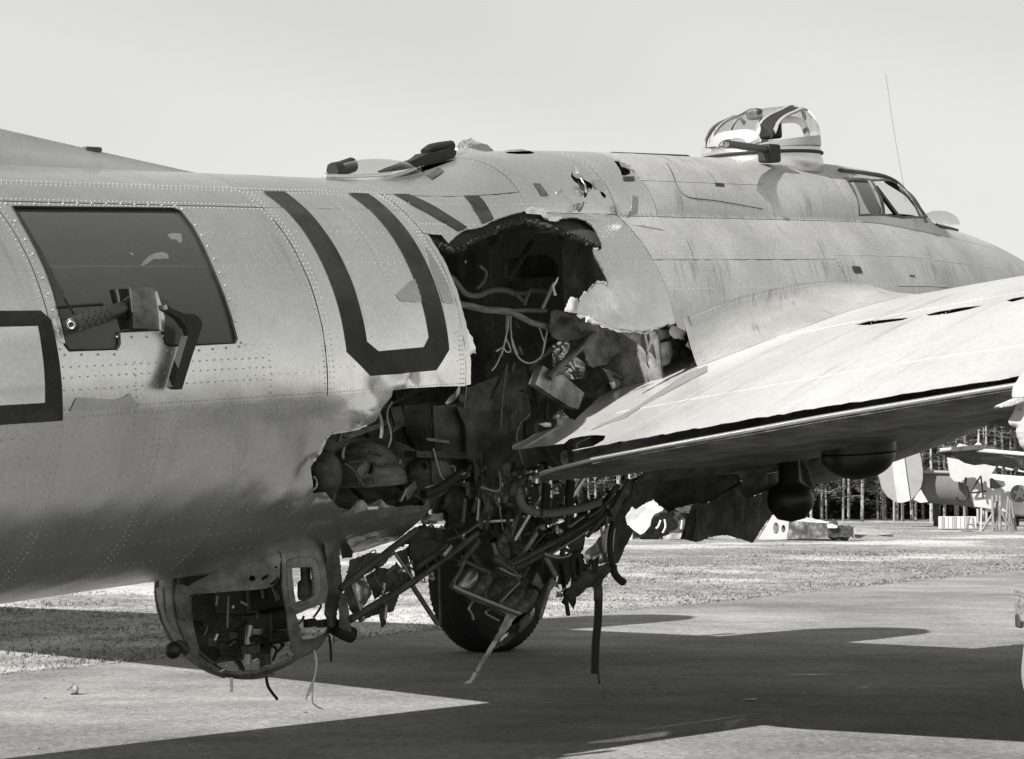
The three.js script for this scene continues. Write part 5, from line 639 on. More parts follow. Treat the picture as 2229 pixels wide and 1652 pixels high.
tangle([[1.024,-1.259,0.7],[1.891,-1.312,0.7],[1.719,-1.577,0.7],[1.212,-1.553,0.7]], 30, 96, 0.5, 0.85, [M.dark, M.sheet, M.dull, M.black]);
rods('bent_strut', [[[[1.199,-1.133,0.45],[1.34,-1.108,0.45],[1.506,-1.057,0.45]], 0.012, 'mid'], [[[0.834,-1.352,0.45],[1.031,-1.284,0.45],[1.254,-1.191,0.45],[1.481,-1.121,0.45]], 0.012, 'dull'], [[[1.696,-1.236,0.4],[1.814,-1.328,0.4],[2.01,-1.281,0.4]], 0.012, 'mid'], [[[1.706,-1.202,0.5],[1.794,-1.243,0.5],[1.892,-1.291,0.5]], 0.014, 'mid'], [[[1.579,-1.183,0.5],[1.613,-1.257,0.5]], 0.014, 'bright'], [[[1.966,-1.26,0.5],[2.031,-1.221,0.5],[2.118,-1.171,0.5]], 0.01, 'mid'], [[[1.571,-1.278,0.5],[1.667,-1.326,0.5],[1.705,-1.352,0.5]], 0.012, 'mid'], [[[1.606,-1.345,0.5],[1.702,-1.387,0.5],[1.781,-1.415,0.5]], 0.01, 'dull'], [[[1.387,-0.882,0.45],[1.372,-0.956,0.45],[1.356,-1.03,0.45]], 0.016, 'dull'], [[[1.522,-0.893,0.45],[1.506,-0.981,0.45],[1.497,-1.031,0.45]], 0.014, 'mid'], [[[1.655,-0.962,0.45],[1.61,-1.028,0.45],[1.586,-1.096,0.45]], 0.012, 'dull'], [[[1.472,-0.782,0.4],[1.475,-0.871,0.4]], 0.02, 'dull']]);
// long tubes and cables sweeping back under the wing
rods('control_tube', [[[[1.455,-1.298,0.75],[1.687,-1.253,0.75],[1.947,-1.196,0.75],[2.214,-1.124,0.75],[2.368,-1.079,0.75],[2.581,-1.006,0.75]], 0.02, 'dull'], [[[1.543,-1.333,0.7],[1.798,-1.284,0.7],[2.061,-1.214,0.7],[2.319,-1.154,0.7],[2.607,-1.101,0.7]], 0.022, 'primer'], [[[1.824,-1.274,0.72],[2.036,-1.205,0.72],[2.209,-1.144,0.72],[2.321,-1.076,0.72],[2.502,-0.986,0.72],[2.652,-0.899,0.72]], 0.02, 'dark'], [[[2.003,-1.111,0.8],[2.089,-1.08,0.8],[2.154,-1.06,0.8]], 0.014, 'mid'], [[[2.161,-0.977,0.8],[2.268,-0.966,0.8],[2.365,-0.958,0.8]], 0.012, 'mid'], [[[1.806,-1.264,0.8],[1.995,-1.213,0.8],[2.178,-1.159,0.8]], 0.012, 'mid'], [[[2.243,-1.068,0.78],[2.398,-1.016,0.78],[2.561,-0.892,0.78]], 0.014, 'dull'], [[[2.328,-1.076,0.78],[2.509,-0.986,0.78],[2.671,-0.894,0.78]], 0.016, 'dull'], [[[2.186,-1.192,0.8],[2.343,-1.103,0.8],[2.48,-1.023,0.8],[2.597,-0.928,0.8],[2.669,-0.86,0.8]], 0.015, 'dull']]);
P_('flexible_hose', tube([[1.324,-0.847,0.95],[1.329,-0.887,0.95],[1.366,-0.929,0.95],[1.423,-0.958,0.95],[1.51,-0.98,0.95],[1.658,-0.993,0.95],[1.862,-0.99,0.95],[2.029,-0.977,0.95],[2.135,-0.964,0.95]], 0.027, { radial: 10 }), M.hose);
P_('flexible_hose', tube([[1.596,-1.241,0.9],[1.65,-1.262,0.9],[1.739,-1.283,0.9],[1.82,-1.285,0.9],[1.873,-1.272,0.9]], 0.014), M.mid);
P_('hose_clip', tube([[1.506,-0.961,0.95],[1.508,-0.995,0.95]], 0.032), M.black);
scraps('torn_panel', [
  [[[2.289,-1.203,0.72],[2.496,-1.052,0.72],[2.649,-0.932,0.72],[2.777,-0.869,0.72],[2.868,-0.855,0.72],[2.697,-1.029,0.72],[2.615,-1.075,0.72],[2.578,-1.125,0.72],[2.466,-1.154,0.72]], 'dull', 0.02], [[[2.14,-1.307,0.8],[2.268,-1.239,0.8],[2.438,-1.138,0.8],[2.489,-1.116,0.8],[2.435,-1.242,0.8],[2.409,-1.335,0.8],[2.345,-1.341,0.8]], 'mid', 0.008], [[[2.109,-1.304,0.82],[2.215,-1.308,0.82],[2.385,-1.322,0.82],[2.375,-1.386,0.82],[2.251,-1.386,0.82],[2.146,-1.372,0.82]], 'bright', 0.012], [[[2.144,-1.389,0.78],[2.187,-1.374,0.78],[2.313,-1.402,0.78],[2.444,-1.394,0.78],[2.465,-1.429,0.78],[2.359,-1.497,0.78],[2.346,-1.529,0.78],[2.145,-1.507,0.78]], 'dull', 0.01],
  [[[2.042,-1.334,0.6],[2.137,-1.334,0.6],[2.254,-1.32,0.6],[2.248,-1.463,0.6],[2.196,-1.518,0.6],[2.102,-1.507,0.6],[2.117,-1.449,0.6],[2.059,-1.391,0.6]], 'cloth', 0.012], [[[2.101,-1.503,0.7],[2.175,-1.362,0.7],[2.262,-1.338,0.7],[2.28,-1.386,0.7],[2.184,-1.513,0.7]], 'black', 0.01], [[[2.08,-1.235,0.7],[2.144,-1.216,0.7],[2.309,-1.153,0.7],[2.266,-1.293,0.7],[2.199,-1.325,0.7],[2.137,-1.306,0.7]], 'primer', 0.01],
  [[[2.032,-0.657,0.65],[2.137,-0.656,0.65],[2.153,-0.711,0.65],[2.161,-0.75,0.65],[2.075,-0.712,0.65]], 'primer'], [[[2.086,-0.629,0.7],[2.139,-0.622,0.7],[2.163,-0.718,0.7],[2.129,-0.742,0.7],[2.09,-0.706,0.7]], 'mid', 0.02], [[[2.174,-0.641,0.7],[2.252,-0.659,0.7],[2.268,-0.725,0.7],[2.173,-0.725,0.7]], 'dull'], [[[1.945,-0.721,0.6],[1.998,-0.709,0.6],[2.024,-0.779,0.6],[1.962,-0.777,0.6]], 'dull'], [[[1.725,-0.782,0.7],[1.753,-0.756,0.7],[1.771,-0.779,0.7],[1.734,-0.799,0.7]], 'bright'],
  [[[1.885,-0.845,0.6],[1.965,-0.865,0.6],[2.002,-0.919,0.6],[1.976,-0.995,0.6],[1.908,-0.937,0.6]], 'primer', 0.02], [[[2.143,-0.843,0.65],[2.194,-0.866,0.65],[2.149,-0.905,0.65],[2.096,-0.94,0.65],[2.11,-0.889,0.65]], 'primer'], [[[2.258,-0.836,0.65],[2.292,-0.833,0.65],[2.353,-1.004,0.65],[2.315,-1.01,0.65]], 'bright', 0.004], [[[2.302,-0.839,0.65],[2.332,-0.867,0.65],[2.37,-0.995,0.65],[2.348,-1.006,0.65]], 'mid', 0.004], [[[2.016,-0.953,0.62],[2.073,-1.016,0.62],[2.13,-1.092,0.62],[2.057,-1.095,0.62]], 'primer'], [[[2.169,-1.043,0.65],[2.187,-1.09,0.65],[2.145,-1.087,0.65]], 'bright'],
  [[[1.901,-1.13,0.6],[1.957,-1.103,0.6],[1.999,-1.093,0.6],[2.027,-1.135,0.6],[1.995,-1.145,0.6],[1.945,-1.121,0.6],[1.913,-1.143,0.6]], 'mid', 0.02], [[[2.151,-1.224,0.62],[2.194,-1.212,0.62],[2.229,-1.238,0.62],[2.192,-1.248,0.62]], 'mid'], [[[1.804,-0.842,0.6],[1.828,-0.854,0.6],[1.816,-0.878,0.6]], 'bright'],
]);
rods('wing_root_tube', [[[[1.89,-0.827,0.72],[1.873,-0.908,0.72],[1.861,-0.997,0.72]], 0.03, 'black'], [[[2.106,-0.824,0.75],[2.083,-0.912,0.75],[2.071,-0.995,0.75]], 0.03, 'black'], [[[2.137,-0.839,0.7],[2.115,-0.928,0.7],[2.098,-1.011,0.7]], 0.01, 'bright'], [[[2.096,-1.051,0.55],[2.102,-1.11,0.55]], 0.025, 'dark'], [[[2.133,-0.708,0.5],[2.17,-0.776,0.5]], 0.03, 'black'], [[[1.756,-0.81,0.6],[1.808,-0.788,0.6],[1.911,-0.77,0.6]], 0.02, 'dull'], [[[1.679,-0.893,0.6],[1.704,-0.831,0.6],[1.786,-0.806,0.6]], 0.03, 'primer'], [[[1.849,-0.651,0.6],[1.823,-0.725,0.6],[1.805,-0.763,0.6]], 0.008, 'primer'], [[[1.987,-0.853,0.6],[1.92,-0.913,0.6],[1.875,-0.973,0.6]], 0.01, 'dull']]);
// the bent ladder frame with bottles and the long spar that reaches the ground
rods('ladder_frame', [[[[0.761,-1.352,0.85],[0.853,-1.396,0.85],[1.04,-1.469,0.85],[1.343,-1.584,0.85],[1.385,-1.598,0.85]], 0.02, 'mid'], [[[0.91,-1.406,0.8],[1.029,-1.474,0.8],[1.207,-1.536,0.8],[1.317,-1.59,0.8]], 0.012, 'mid'], [[[0.819,-1.355,0.8],[0.891,-1.296,0.8],[0.951,-1.227,0.8]], 0.012, 'dull'], [[[1.023,-1.468,0.8],[0.97,-1.521,0.8],[0.995,-1.56,0.8],[1.007,-1.593,0.8]], 0.008, 'mid'], [[[1.231,-1.539,0.78],[1.144,-1.565,0.78],[1.212,-1.605,0.78],[1.267,-1.63,0.78]], 0.01, 'mid'], [[[1.461,-1.414,0.8],[1.37,-1.459,0.8],[1.258,-1.519,0.8]], 0.012, 'mid'], [[[1.29,-1.24,0.75],[1.386,-1.296,0.75],[1.497,-1.363,0.75],[1.522,-1.422,0.75]], 0.014, 'dull'], [[[1.327,-1.308,0.75],[1.467,-1.369,0.75],[1.539,-1.386,0.75]], 0.012, 'mid'], [[[0.996,-1.228,0.75],[1.103,-1.275,0.75],[1.212,-1.323,0.75]], 0.012, 'dull']]);
for (const [q, r, m] of [[[[1.094,-1.311,0.75],[0.941,-1.402,0.75]], 0.055, 'mid'], [[[1.26,-1.357,0.72],[1.111,-1.45,0.72]], 0.05, 'dull'], [[[1.437,-1.414,0.7],[1.288,-1.489,0.7]], 0.06, 'dark'], [[[1.584,-1.476,0.72],[1.43,-1.57,0.72]], 0.05, 'dull'], [[[1.671,-1.494,0.75],[1.493,-1.604,0.75]], 0.05, 'dull']]) { const d = V3(q[1]).sub(V3(q[0])), l = d.length(), g = lathe([[0.001, -0.02], [r * 0.6, 0], [r, 0.05], [r, l - 0.05], [r * 0.6, l], [0.001, l + 0.02]], 20); g.applyQuaternion(new THREE.Quaternion().setFromUnitVectors(V(0, 1, 0), d.normalize())); g.translate(...q[0]); P_('air_bottle', g, M[m]); }
scraps('torn_panel', [[[[1.05,-1.461,0.7],[1.214,-1.526,0.7],[1.392,-1.621,0.7],[1.374,-1.674,0.7],[1.26,-1.66,0.7],[1.124,-1.588,0.7]], 'black', 0.01], [[[1.332,-1.587,0.8],[1.446,-1.61,0.8],[1.354,-1.677,0.8],[1.285,-1.723,0.8],[1.212,-1.755,0.8],[1.199,-1.73,0.8]], 'mid', 0.006], [[[1.199,-1.735,0.8],[1.278,-1.727,0.8],[1.211,-1.768,0.8],[1.113,-1.846,0.8],[1.031,-1.916,0.8],[0.996,-1.911,0.8],[1.072,-1.831,0.8]], 'mid', 0.005], [[[0.985,-1.909,0.8],[1.016,-1.923,0.8],[0.964,-1.965,0.8],[0.936,-1.976,0.8],[0.889,-1.967,0.8],[0.938,-1.952,0.8]], 'bright', 0.006], [[[1.263,-1.739,0.8],[1.337,-1.712,0.8],[1.32,-1.737,0.8],[1.247,-1.759,0.8]], 'string', 0.006],
  [[[2.062,-1.419,0.6],[2.117,-1.415,0.6],[2.063,-1.505,0.6],[1.899,-1.64,0.6],[1.679,-1.764,0.6],[1.556,-1.823,0.6],[1.423,-1.843,0.6],[1.44,-1.808,0.6],[1.651,-1.742,0.6],[1.84,-1.614,0.6]], 'dark', 0.006], [[[1.66,-1.685,0.62],[1.798,-1.641,0.62],[1.809,-1.694,0.62],[1.7,-1.747,0.62],[1.639,-1.767,0.62]], 'dull', 0.01], [[[1.783,-1.644,0.62],[1.815,-1.624,0.62],[1.812,-1.666,0.62],[1.765,-1.689,0.62]], 'bright'], [[[1.83,-1.387,0.5],[2.047,-1.343,0.5],[2.171,-1.336,0.5],[2.228,-1.42,0.5],[2.128,-1.496,0.5],[1.911,-1.52,0.5],[1.823,-1.481,0.5]], 'dark', 0.02], [[[1.47,-1.44,0.55],[1.587,-1.444,0.55],[1.64,-1.516,0.55],[1.519,-1.558,0.55],[1.436,-1.511,0.55]], 'black', 0.02],
  [[[1.991,-1.34,0.8],[2.134,-1.302,0.8],[2.146,-1.356,0.8],[2.109,-1.419,0.8],[2.197,-1.399,0.8],[2.395,-1.411,0.8],[2.436,-1.405,0.8],[2.306,-1.532,0.8],[2.148,-1.528,0.8],[2.05,-1.574,0.8],[1.972,-1.584,0.8],[1.917,-1.54,0.8],[1.948,-1.506,0.8],[1.998,-1.454,0.8]], 'dark', 0.015], [[[2.254,-1.507,0.78],[2.349,-1.513,0.78],[2.343,-1.638,0.78],[2.252,-1.629,0.78]], 'dark', 0.004]]);
P_('hook_eye', (() => { const g = new THREE.TorusGeometry(0.06, 0.02, 8, 20), c = [[2.025,-1.371,0.82]][0]; g.scale(0.7, 1.3, 1); g.translate(...c); return g; })(), M.black);
rods('hanging_rod', [[[[2.301,-1.624,0.78],[2.282,-1.757,0.78],[2.246,-1.906,0.78],[2.228,-2.034,0.78],[2.22,-2.1,0.78]], 0.028, 'black'], [[[2.253,-2.023,0.78],[2.258,-2.101,0.78],[2.265,-2.174,0.78]], 0.008, 'dark'], [[[2.425,-1.409,0.82],[2.43,-1.453,0.82],[2.475,-1.501,0.82],[2.529,-1.532,0.82]], 0.026, 'black'], [[[1.951,-1.563,0.8],[1.91,-1.596,0.8]], 0.022, 'black'], [[[2.406,-1.115,0.85],[2.371,-1.203,0.85],[2.359,-1.293,0.85],[2.364,-1.365,0.85],[2.383,-1.399,0.85]], 0.02, 'black'], [[[2.431,-1.163,0.84],[2.409,-1.239,0.84],[2.391,-1.322,0.84]], 0.008, 'mid']]);
// bomb bay: open doors, keel and racks
scraps('bomb_bay_door', [[[[2.761,-1.146,0.6],[2.798,-1.082,0.6],[2.928,-1.009,0.6],[3.042,-0.868,0.6],[3.223,-0.827,0.6],[3.205,-1.045,0.6],[3.096,-1.057,0.6],[2.97,-1.06,0.6],[2.873,-1.126,0.6],[2.886,-1.181,0.6],[2.962,-1.229,0.6],[2.868,-1.328,0.6],[2.77,-1.433,0.6],[2.713,-1.437,0.6],[2.71,-1.272,0.6]], 'dark', 0.006], [[[3.584,-1.341,0.55],[3.666,-1.223,0.55],[3.772,-1.114,0.55],[3.968,-1.124,0.55],[4.032,-1.108,0.55],[4.357,-1.012,0.55],[4.397,-1.008,0.55],[4.477,-1.13,0.55],[4.811,-1.099,0.55],[4.812,-1.246,0.55],[4.768,-1.286,0.55],[4.501,-1.466,0.55],[4.361,-1.426,0.55],[4.21,-1.388,0.55],[4.123,-1.371,0.55],[3.947,-1.372,0.55],[3.859,-1.388,0.55],[3.779,-1.392,0.55],[3.701,-1.374,0.55]], 'dark', 0.006], [[[3.385,-0.93,0.3],[3.73,-0.915,0.3],[4.736,-0.975,0.3],[4.769,-1.052,0.3],[4.383,-1.145,0.3],[4.154,-1.148,0.3],[3.782,-1.166,0.3],[3.622,-1.068,0.3],[3.404,-1.126,0.3],[3.283,-1.047,0.3]], 'dark', 0.004], [[[4.092,-0.978,0.75],[4.318,-0.952,0.75],[4.58,-0.944,0.75],[4.604,-1.01,0.75],[4.595,-1.081,0.75],[4.504,-1.06,0.75],[4.306,-1.087,0.75],[4.176,-1.108,0.75],[4.114,-1.092,0.75],[4.091,-1.034,0.75]], 'dull', 0.004]]);
rods('door_edge', [[[[3.917,-1.106,0.62],[4.097,-1.052,0.62],[4.279,-1.003,0.62]], 0.014, 'dull'], [[[4.088,-0.976,0.75],[4.292,-0.952,0.75],[4.583,-0.945,0.75]], 0.01, 'mid'], [[[5.001,-0.893,0.7],[5.041,-0.984,0.7],[5.127,-1.19,0.7]], 0.03, 'dark'], [[[3.615,-1.343,0.57],[3.646,-1.256,0.57],[3.73,-1.124,0.57]], 0.01, 'dark'], [[[3.698,-1.358,0.57],[3.741,-1.279,0.57],[3.776,-1.156,0.57]], 0.01, 'dark']]);
{ // rounded housings hanging below the wing
  const c = [[4.501,-1.13,0.9]][0], g = lathe([[0.001, -0.21], [0.1, -0.18], [0.16, -0.08], [0.17, 0], [0.15, 0.08], [0.08, 0.14], [0.075, 0.4], [0.001, 0.4]], 28); g.scale(1.1, 0.85, 1); g.translate(...c); P_('supercharger_housing', g, M.gunmetal);
  const d = [[3.807,-0.768,1.9]][0], h = new THREE.SphereGeometry(0.235, 28, 16, 0, Math.PI * 2, Math.PI / 2, Math.PI / 2); h.scale(1.25, 0.75, 1); h.translate(d[0], d[1], d[2]); P_('supercharger_housing', h, M.gunmetal);
  const e = lathe([[0.22, 0], [0.24, 0.02], [0.24, 0.3], [0.2, 0.34]], 28); e.scale(1.25, 1, 1); e.translate(d[0], d[1], d[2]); P_('supercharger_housing', e, M.gunmetal);
}
// ---------------------------------------------------------------- things beyond the hardstand
function thing(name, label, category, base, group) { const g = grp(name, scene); g.position.set(...base); tag(g, label, category, group); g.put = (n, geo, mat) => { const q = Array.isArray(geo) ? merge(geo) : geo; q.translate(-base[0], -base[1], -base[2]); return part(n, q, mat, g); }; return g; }
const wpaint = std(0.74, 0.65, 0, { map: skinMap }), wgrey = std(0.44, 0.7, 0, { map: skinMap }), wdark = std(0.075, 0.8, 0, { map: grimeMap }), wshadeAndDisc = std(0.2, 0.7, 0, { map: skinMap }), wwood = std(0.36, 0.9, 0, { map: grimeMap });
{ // the other wrecked aircraft: fin, rear body, wing
  const p = [[16.817,-0.26,-82]][0], b = thing('wrecked_aircraft', 'second wrecked bomber marked J4 with a pale oval tail fin before the trees', 'aircraft', [p[0], 0, p[2]]);
  const pl = (q, o) => plate(q, { crumple: 0.003, L: 0.4, freq: 1, ...o });
  b.put('tail_fin', pl([[13.119,2.443,-81],[13.175,2.779,-81],[13.287,3.383,-81],[13.458,3.786,-81],[13.662,4.021,-81],[13.897,4.105,-81],[14.132,4.038,-81],[14.365,3.752,-81],[14.529,3.282,-81],[14.626,2.846,-81],[14.717,2.443,-81],[14.764,2.04,-81],[14.768,1.739,-81],[14.699,1.437,-81],[14.545,1.169,-81],[14.309,0.941,-81],[14.006,0.861,-81],[13.772,0.901,-81],[13.505,1.085,-81],[13.322,1.353,-81],[13.192,1.839,-81]], { th: 0.16 }), wgrey);
  b.put('fin_stripe', pl([[13.49,3.818,-80.95],[13.848,4.07,-80.95],[13.967,3.348,-80.95],[14.063,2.778,-80.95],[14.189,1.772,-80.95],[14.3,0.952,-80.95],[13.998,0.868,-80.95],[13.837,0.881,-80.95],[13.719,1.705,-80.95],[13.648,2.442,-80.95]], { th: 0.01 }), wpaint);
  b.put('tail_plane', pl([...[[13.282,2.678,-81],[14.46,2.997,-81]], ...[[15.53,2.994,-86],[14.315,2.709,-86]]], { th: 0.12 }), wgrey);
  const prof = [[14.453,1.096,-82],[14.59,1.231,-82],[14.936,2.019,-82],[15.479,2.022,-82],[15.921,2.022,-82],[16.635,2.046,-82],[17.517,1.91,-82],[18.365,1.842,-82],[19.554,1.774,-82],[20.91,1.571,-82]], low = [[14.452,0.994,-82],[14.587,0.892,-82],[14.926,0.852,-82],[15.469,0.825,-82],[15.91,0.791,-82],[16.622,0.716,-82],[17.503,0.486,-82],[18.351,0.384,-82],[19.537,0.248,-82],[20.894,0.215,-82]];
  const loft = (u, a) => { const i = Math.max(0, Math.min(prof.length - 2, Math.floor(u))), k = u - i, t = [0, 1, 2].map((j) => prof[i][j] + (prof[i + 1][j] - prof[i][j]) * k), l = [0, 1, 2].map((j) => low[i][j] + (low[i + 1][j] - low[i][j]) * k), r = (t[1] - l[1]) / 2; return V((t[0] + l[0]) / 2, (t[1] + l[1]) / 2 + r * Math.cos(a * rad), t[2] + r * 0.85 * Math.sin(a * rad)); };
  b.put('rear_fuselage', sheet(loft, dense([[0, 0], [5.6, 0], [5.6, 360], [0, 360]], 0.3, 1, 0.02), { sv: 0.02, L: 0.3, th: 0, flip: false }), wshadeAndDisc);  // the shadow on the rear body is put into its darker colour
  b.put('front_fuselage', sheet(loft, dense([[5.61, 0], [9, 0], [9, 360], [5.61, 360]], 0.3, 1, 0.02), { sv: 0.02, L: 0.3, th: 0 }), wpaint);
  b.put('tail_tip', pl([[14.372,0.978,-80.6],[14.625,1.338,-80.6],[14.872,0.904,-80.6],[14.605,0.871,-80.6]], { th: 0.1 }), wpaint);
  b.put('top_line', tube([[14.863,1.993,-81.6],[15.404,1.976,-81.6],[15.877,1.959,-81.6]], 0.06), wgrey);
  b.put('side_panel', pl([[15.664,2.493,-81],[16.167,2.409,-81],[16.837,2.282,-81],[17.406,2.168,-81],[17.304,2.007,-81],[17.152,1.839,-81],[17.181,1.37,-81],[17.499,1.387,-81],[17.768,1.437,-81],[17.704,1.672,-81],[18.139,1.605,-81],[18.003,1.37,-81],[18.397,0.901,-81],[18.392,0.432,-81],[17.893,0.516,-81],[17.123,0.667,-81],[16.621,0.734,-81],[16.556,0.968,-81],[16.426,1.437,-81],[16.293,1.554,-81],[16.093,1.621,-81],[15.891,1.638,-81],[15.775,1.772,-81],[15.711,2.108,-81]], { th: 0.12 }), wpaint);
  b.put('dark_opening', pl([[17.163,1.772,-80.85],[17.27,1.738,-80.85],[17.552,1.471,-80.85],[17.467,1.387,-80.85],[17.159,1.377,-80.85]], { th: 0.02 }), M.black);
  const pen = (q, r) => tube(q, r, { radial: 6 });
  b.put('letter_j', pen([[16.279,1.779,-80.82],[16.256,1.471,-80.82],[16.328,1.237,-80.82],[16.313,1.036,-80.82],[16.201,0.929,-80.82],[16.017,0.953,-80.82],[15.925,1.086,-80.82]], 0.04), M.paint);
  b.put('number_four', [pen([[16.812,1.839,-80.82],[16.625,1.538,-80.82],[16.438,1.23,-80.82]], 0.03), pen([[16.438,1.22,-80.82],[16.723,1.254,-80.82],[17.008,1.287,-80.82]], 0.035), pen([[16.812,1.839,-80.82],[16.859,1.437,-80.82],[16.888,1.053,-80.82]], 0.032)], M.paint);
  b.put('wing', pl([...[[15.057,2.592,-80],[15.241,2.724,-80],[15.506,2.771,-80]], ...[[17.278,2.542,-76],[18.76,2.416,-76]], ...[[18.752,1.699,-76],[17.272,2.013,-76]], ...[[17.192,2.201,-80],[15.769,2.466,-80],[15.139,2.515,-80]]], { th: 0.2 }), wdark);
  b.put('wing_edge', tube([...[[15.189,2.743,-79.9],[15.752,2.776,-79.9]], ...[[17.278,2.555,-76],[18.131,2.485,-76]]], 0.07), wpaint);
  for (const q of [[[16.588,2.829,-84],[16.736,3.048,-84],[17.049,2.968,-84],[17.117,2.822,-84]], [[17.223,2.927,-84],[17.433,3.087,-84],[17.571,2.961,-84],[17.702,2.77,-84],[17.256,2.787,-84]]]) b.put('engine_cowl', pl(q, { th: 0.4 }), wpaint);
  b.put('wing_slot', pl([[15.716,2.434,-75.6],[16.531,2.465,-75.6],[16.562,2.387,-75.6],[16.154,2.349,-75.6],[15.716,2.371,-75.6]], { th: 0.03 }), M.black);
  for (const q of [[[16.519,2.159,-76.5],[16.646,2.136,-76.5],[16.629,2.079,-76.5],[16.503,2.105,-76.5]], [[16.712,2.116,-76.3],[16.981,2.053,-76.3],[16.964,1.999,-76.3],[16.712,2.053,-76.3]], [[17.071,2.029,-76],[17.272,1.988,-76],[17.272,1.935,-76],[17.07,1.975,-76]]]) b.put('pale_tab', pl(q, { th: 0.03 }), wpaint);
  const st = [[18.146,1.204,-80.6]][0], star = (r0, r1, n) => Array.from({ length: n }, (_, i) => { const a = Math.PI / 2 + i / n * Math.PI * 2, r = i % 2 ? r1 : r0; return [st[0] + Math.cos(a) * r, st[1] + Math.sin(a) * r, st[2]]; });
  b.put('insignia_disc', pl(star(0.32, 0.32, 28), { th: 0.03 }), wshadeAndDisc); b.put('insignia_star', pl(star(0.3, 0.115, 10).map((v) => [v[0], v[1], v[2] + 0.04]), { th: 0.02 }), wgrey);
  for (const x of [1200, 2000]) { const q = [[11.074,3.813,-82]][0]; void q; const u = x === 1200 ? prof[3] : prof[7]; b.put('support_leg', tube([[u[0], low[x === 1200 ? 3 : 7][1] + 0.1, u[2] - 0.2], [u[0], 0.02, u[2] - 0.2]], 0.12), wdark); }
}
{ // props of timber standing under the other aircraft
  const mk = (x, list, label) => { const p = [[15.881,-0.017,-74]][0], b = thing('timber_trestle', label, 'trestle', [p[0] + x, 0, p[2]]); for (const [q, r] of list) b.put('pole', tube(q.map((v) => [v[0], Math.max(0.03, v[1]), v[2]]), r, { radial: 6 }), wwood); return b; };
  mk(0, [[[[15.78,1.176,-74],[15.79,-0.002,-74]], 0.055], [[[15.982,1.189,-74.3],[15.887,-0.048,-74]], 0.05], [[[16.056,1.175,-74.1],[15.998,0.013,-74]], 0.055], [[[15.979,0.822,-74.2],[15.428,-0.017,-74]], 0.05], [[[15.889,0.797,-73.6],[16.307,-0.002,-73.6]], 0.05], [[[15.686,0.358,-73.5],[15.804,-0.021,-73.5]], 0.04]], 'splayed timber trestle of rough poles beside the pale crate');
  mk(0.45, [[[[16.517,1.139,-75],[16.422,-0.008,-75]], 0.05], [[[16.572,1.046,-75],[16.531,0.007,-75]], 0.05], [[[16.618,0.984,-75],[16.748,0.023,-75]], 0.05], [[[16.508,0.829,-75],[16.655,-0.008,-75]], 0.045]], 'narrow bundle of dark poles behind the splayed trestle');
  const c = [[15.054,0.065,-76]][0], cr = thing('packing_crate', 'long pale slatted packing crate lying on the grass before the trees', 'crate', [c[0], 0, c[2]]);
  const w = 1.2; cr.put('crate_body', box(c[0], 0.24, c[2] - 0.25, w, 0.42, 0.5, 0.02), wpaint);
  for (let i = 0; i < 9; i++) cr.put('slat', box(c[0] - w / 2 + 0.06 + i * (w - 0.12) / 8, 0.245, c[2] + 0.012, 0.1, 0.4, 0.02, 0.005), i % 3 ? wpaint : wgrey);
  const d = [[14.791,0.005,-73]][0], f = thing('broken_sawhorse', 'broken little wooden sawhorse leaning on the pale crate', 'sawhorse', [d[0], 0, d[2]]);
  for (const q of [[[14.825,0.487,-73],[14.67,-0.01,-73]], [[14.916,0.457,-73],[14.972,-0.01,-73]], [[14.549,0.05,-73],[14.791,0.035,-73],[14.941,-0.056,-73]], [[14.733,0.276,-73],[14.944,0.216,-73]]]) f.put('leg', tube(q.map((v) => [v[0], Math.max(0.03, v[1]), v[2]]), 0.03, { radial: 6 }), wwood);
  const k = [[15.578,0.333,-75]][0], sk = thing('white_stake', 'thin white stake beside the splayed trestle', 'stake', [k[0], 0, k[2]]); sk.put('stake', bar([k[0], 0, k[2]], [k[0] + 0.03, 0.75, k[2]], 0.05, 0.03), wpaint);
}
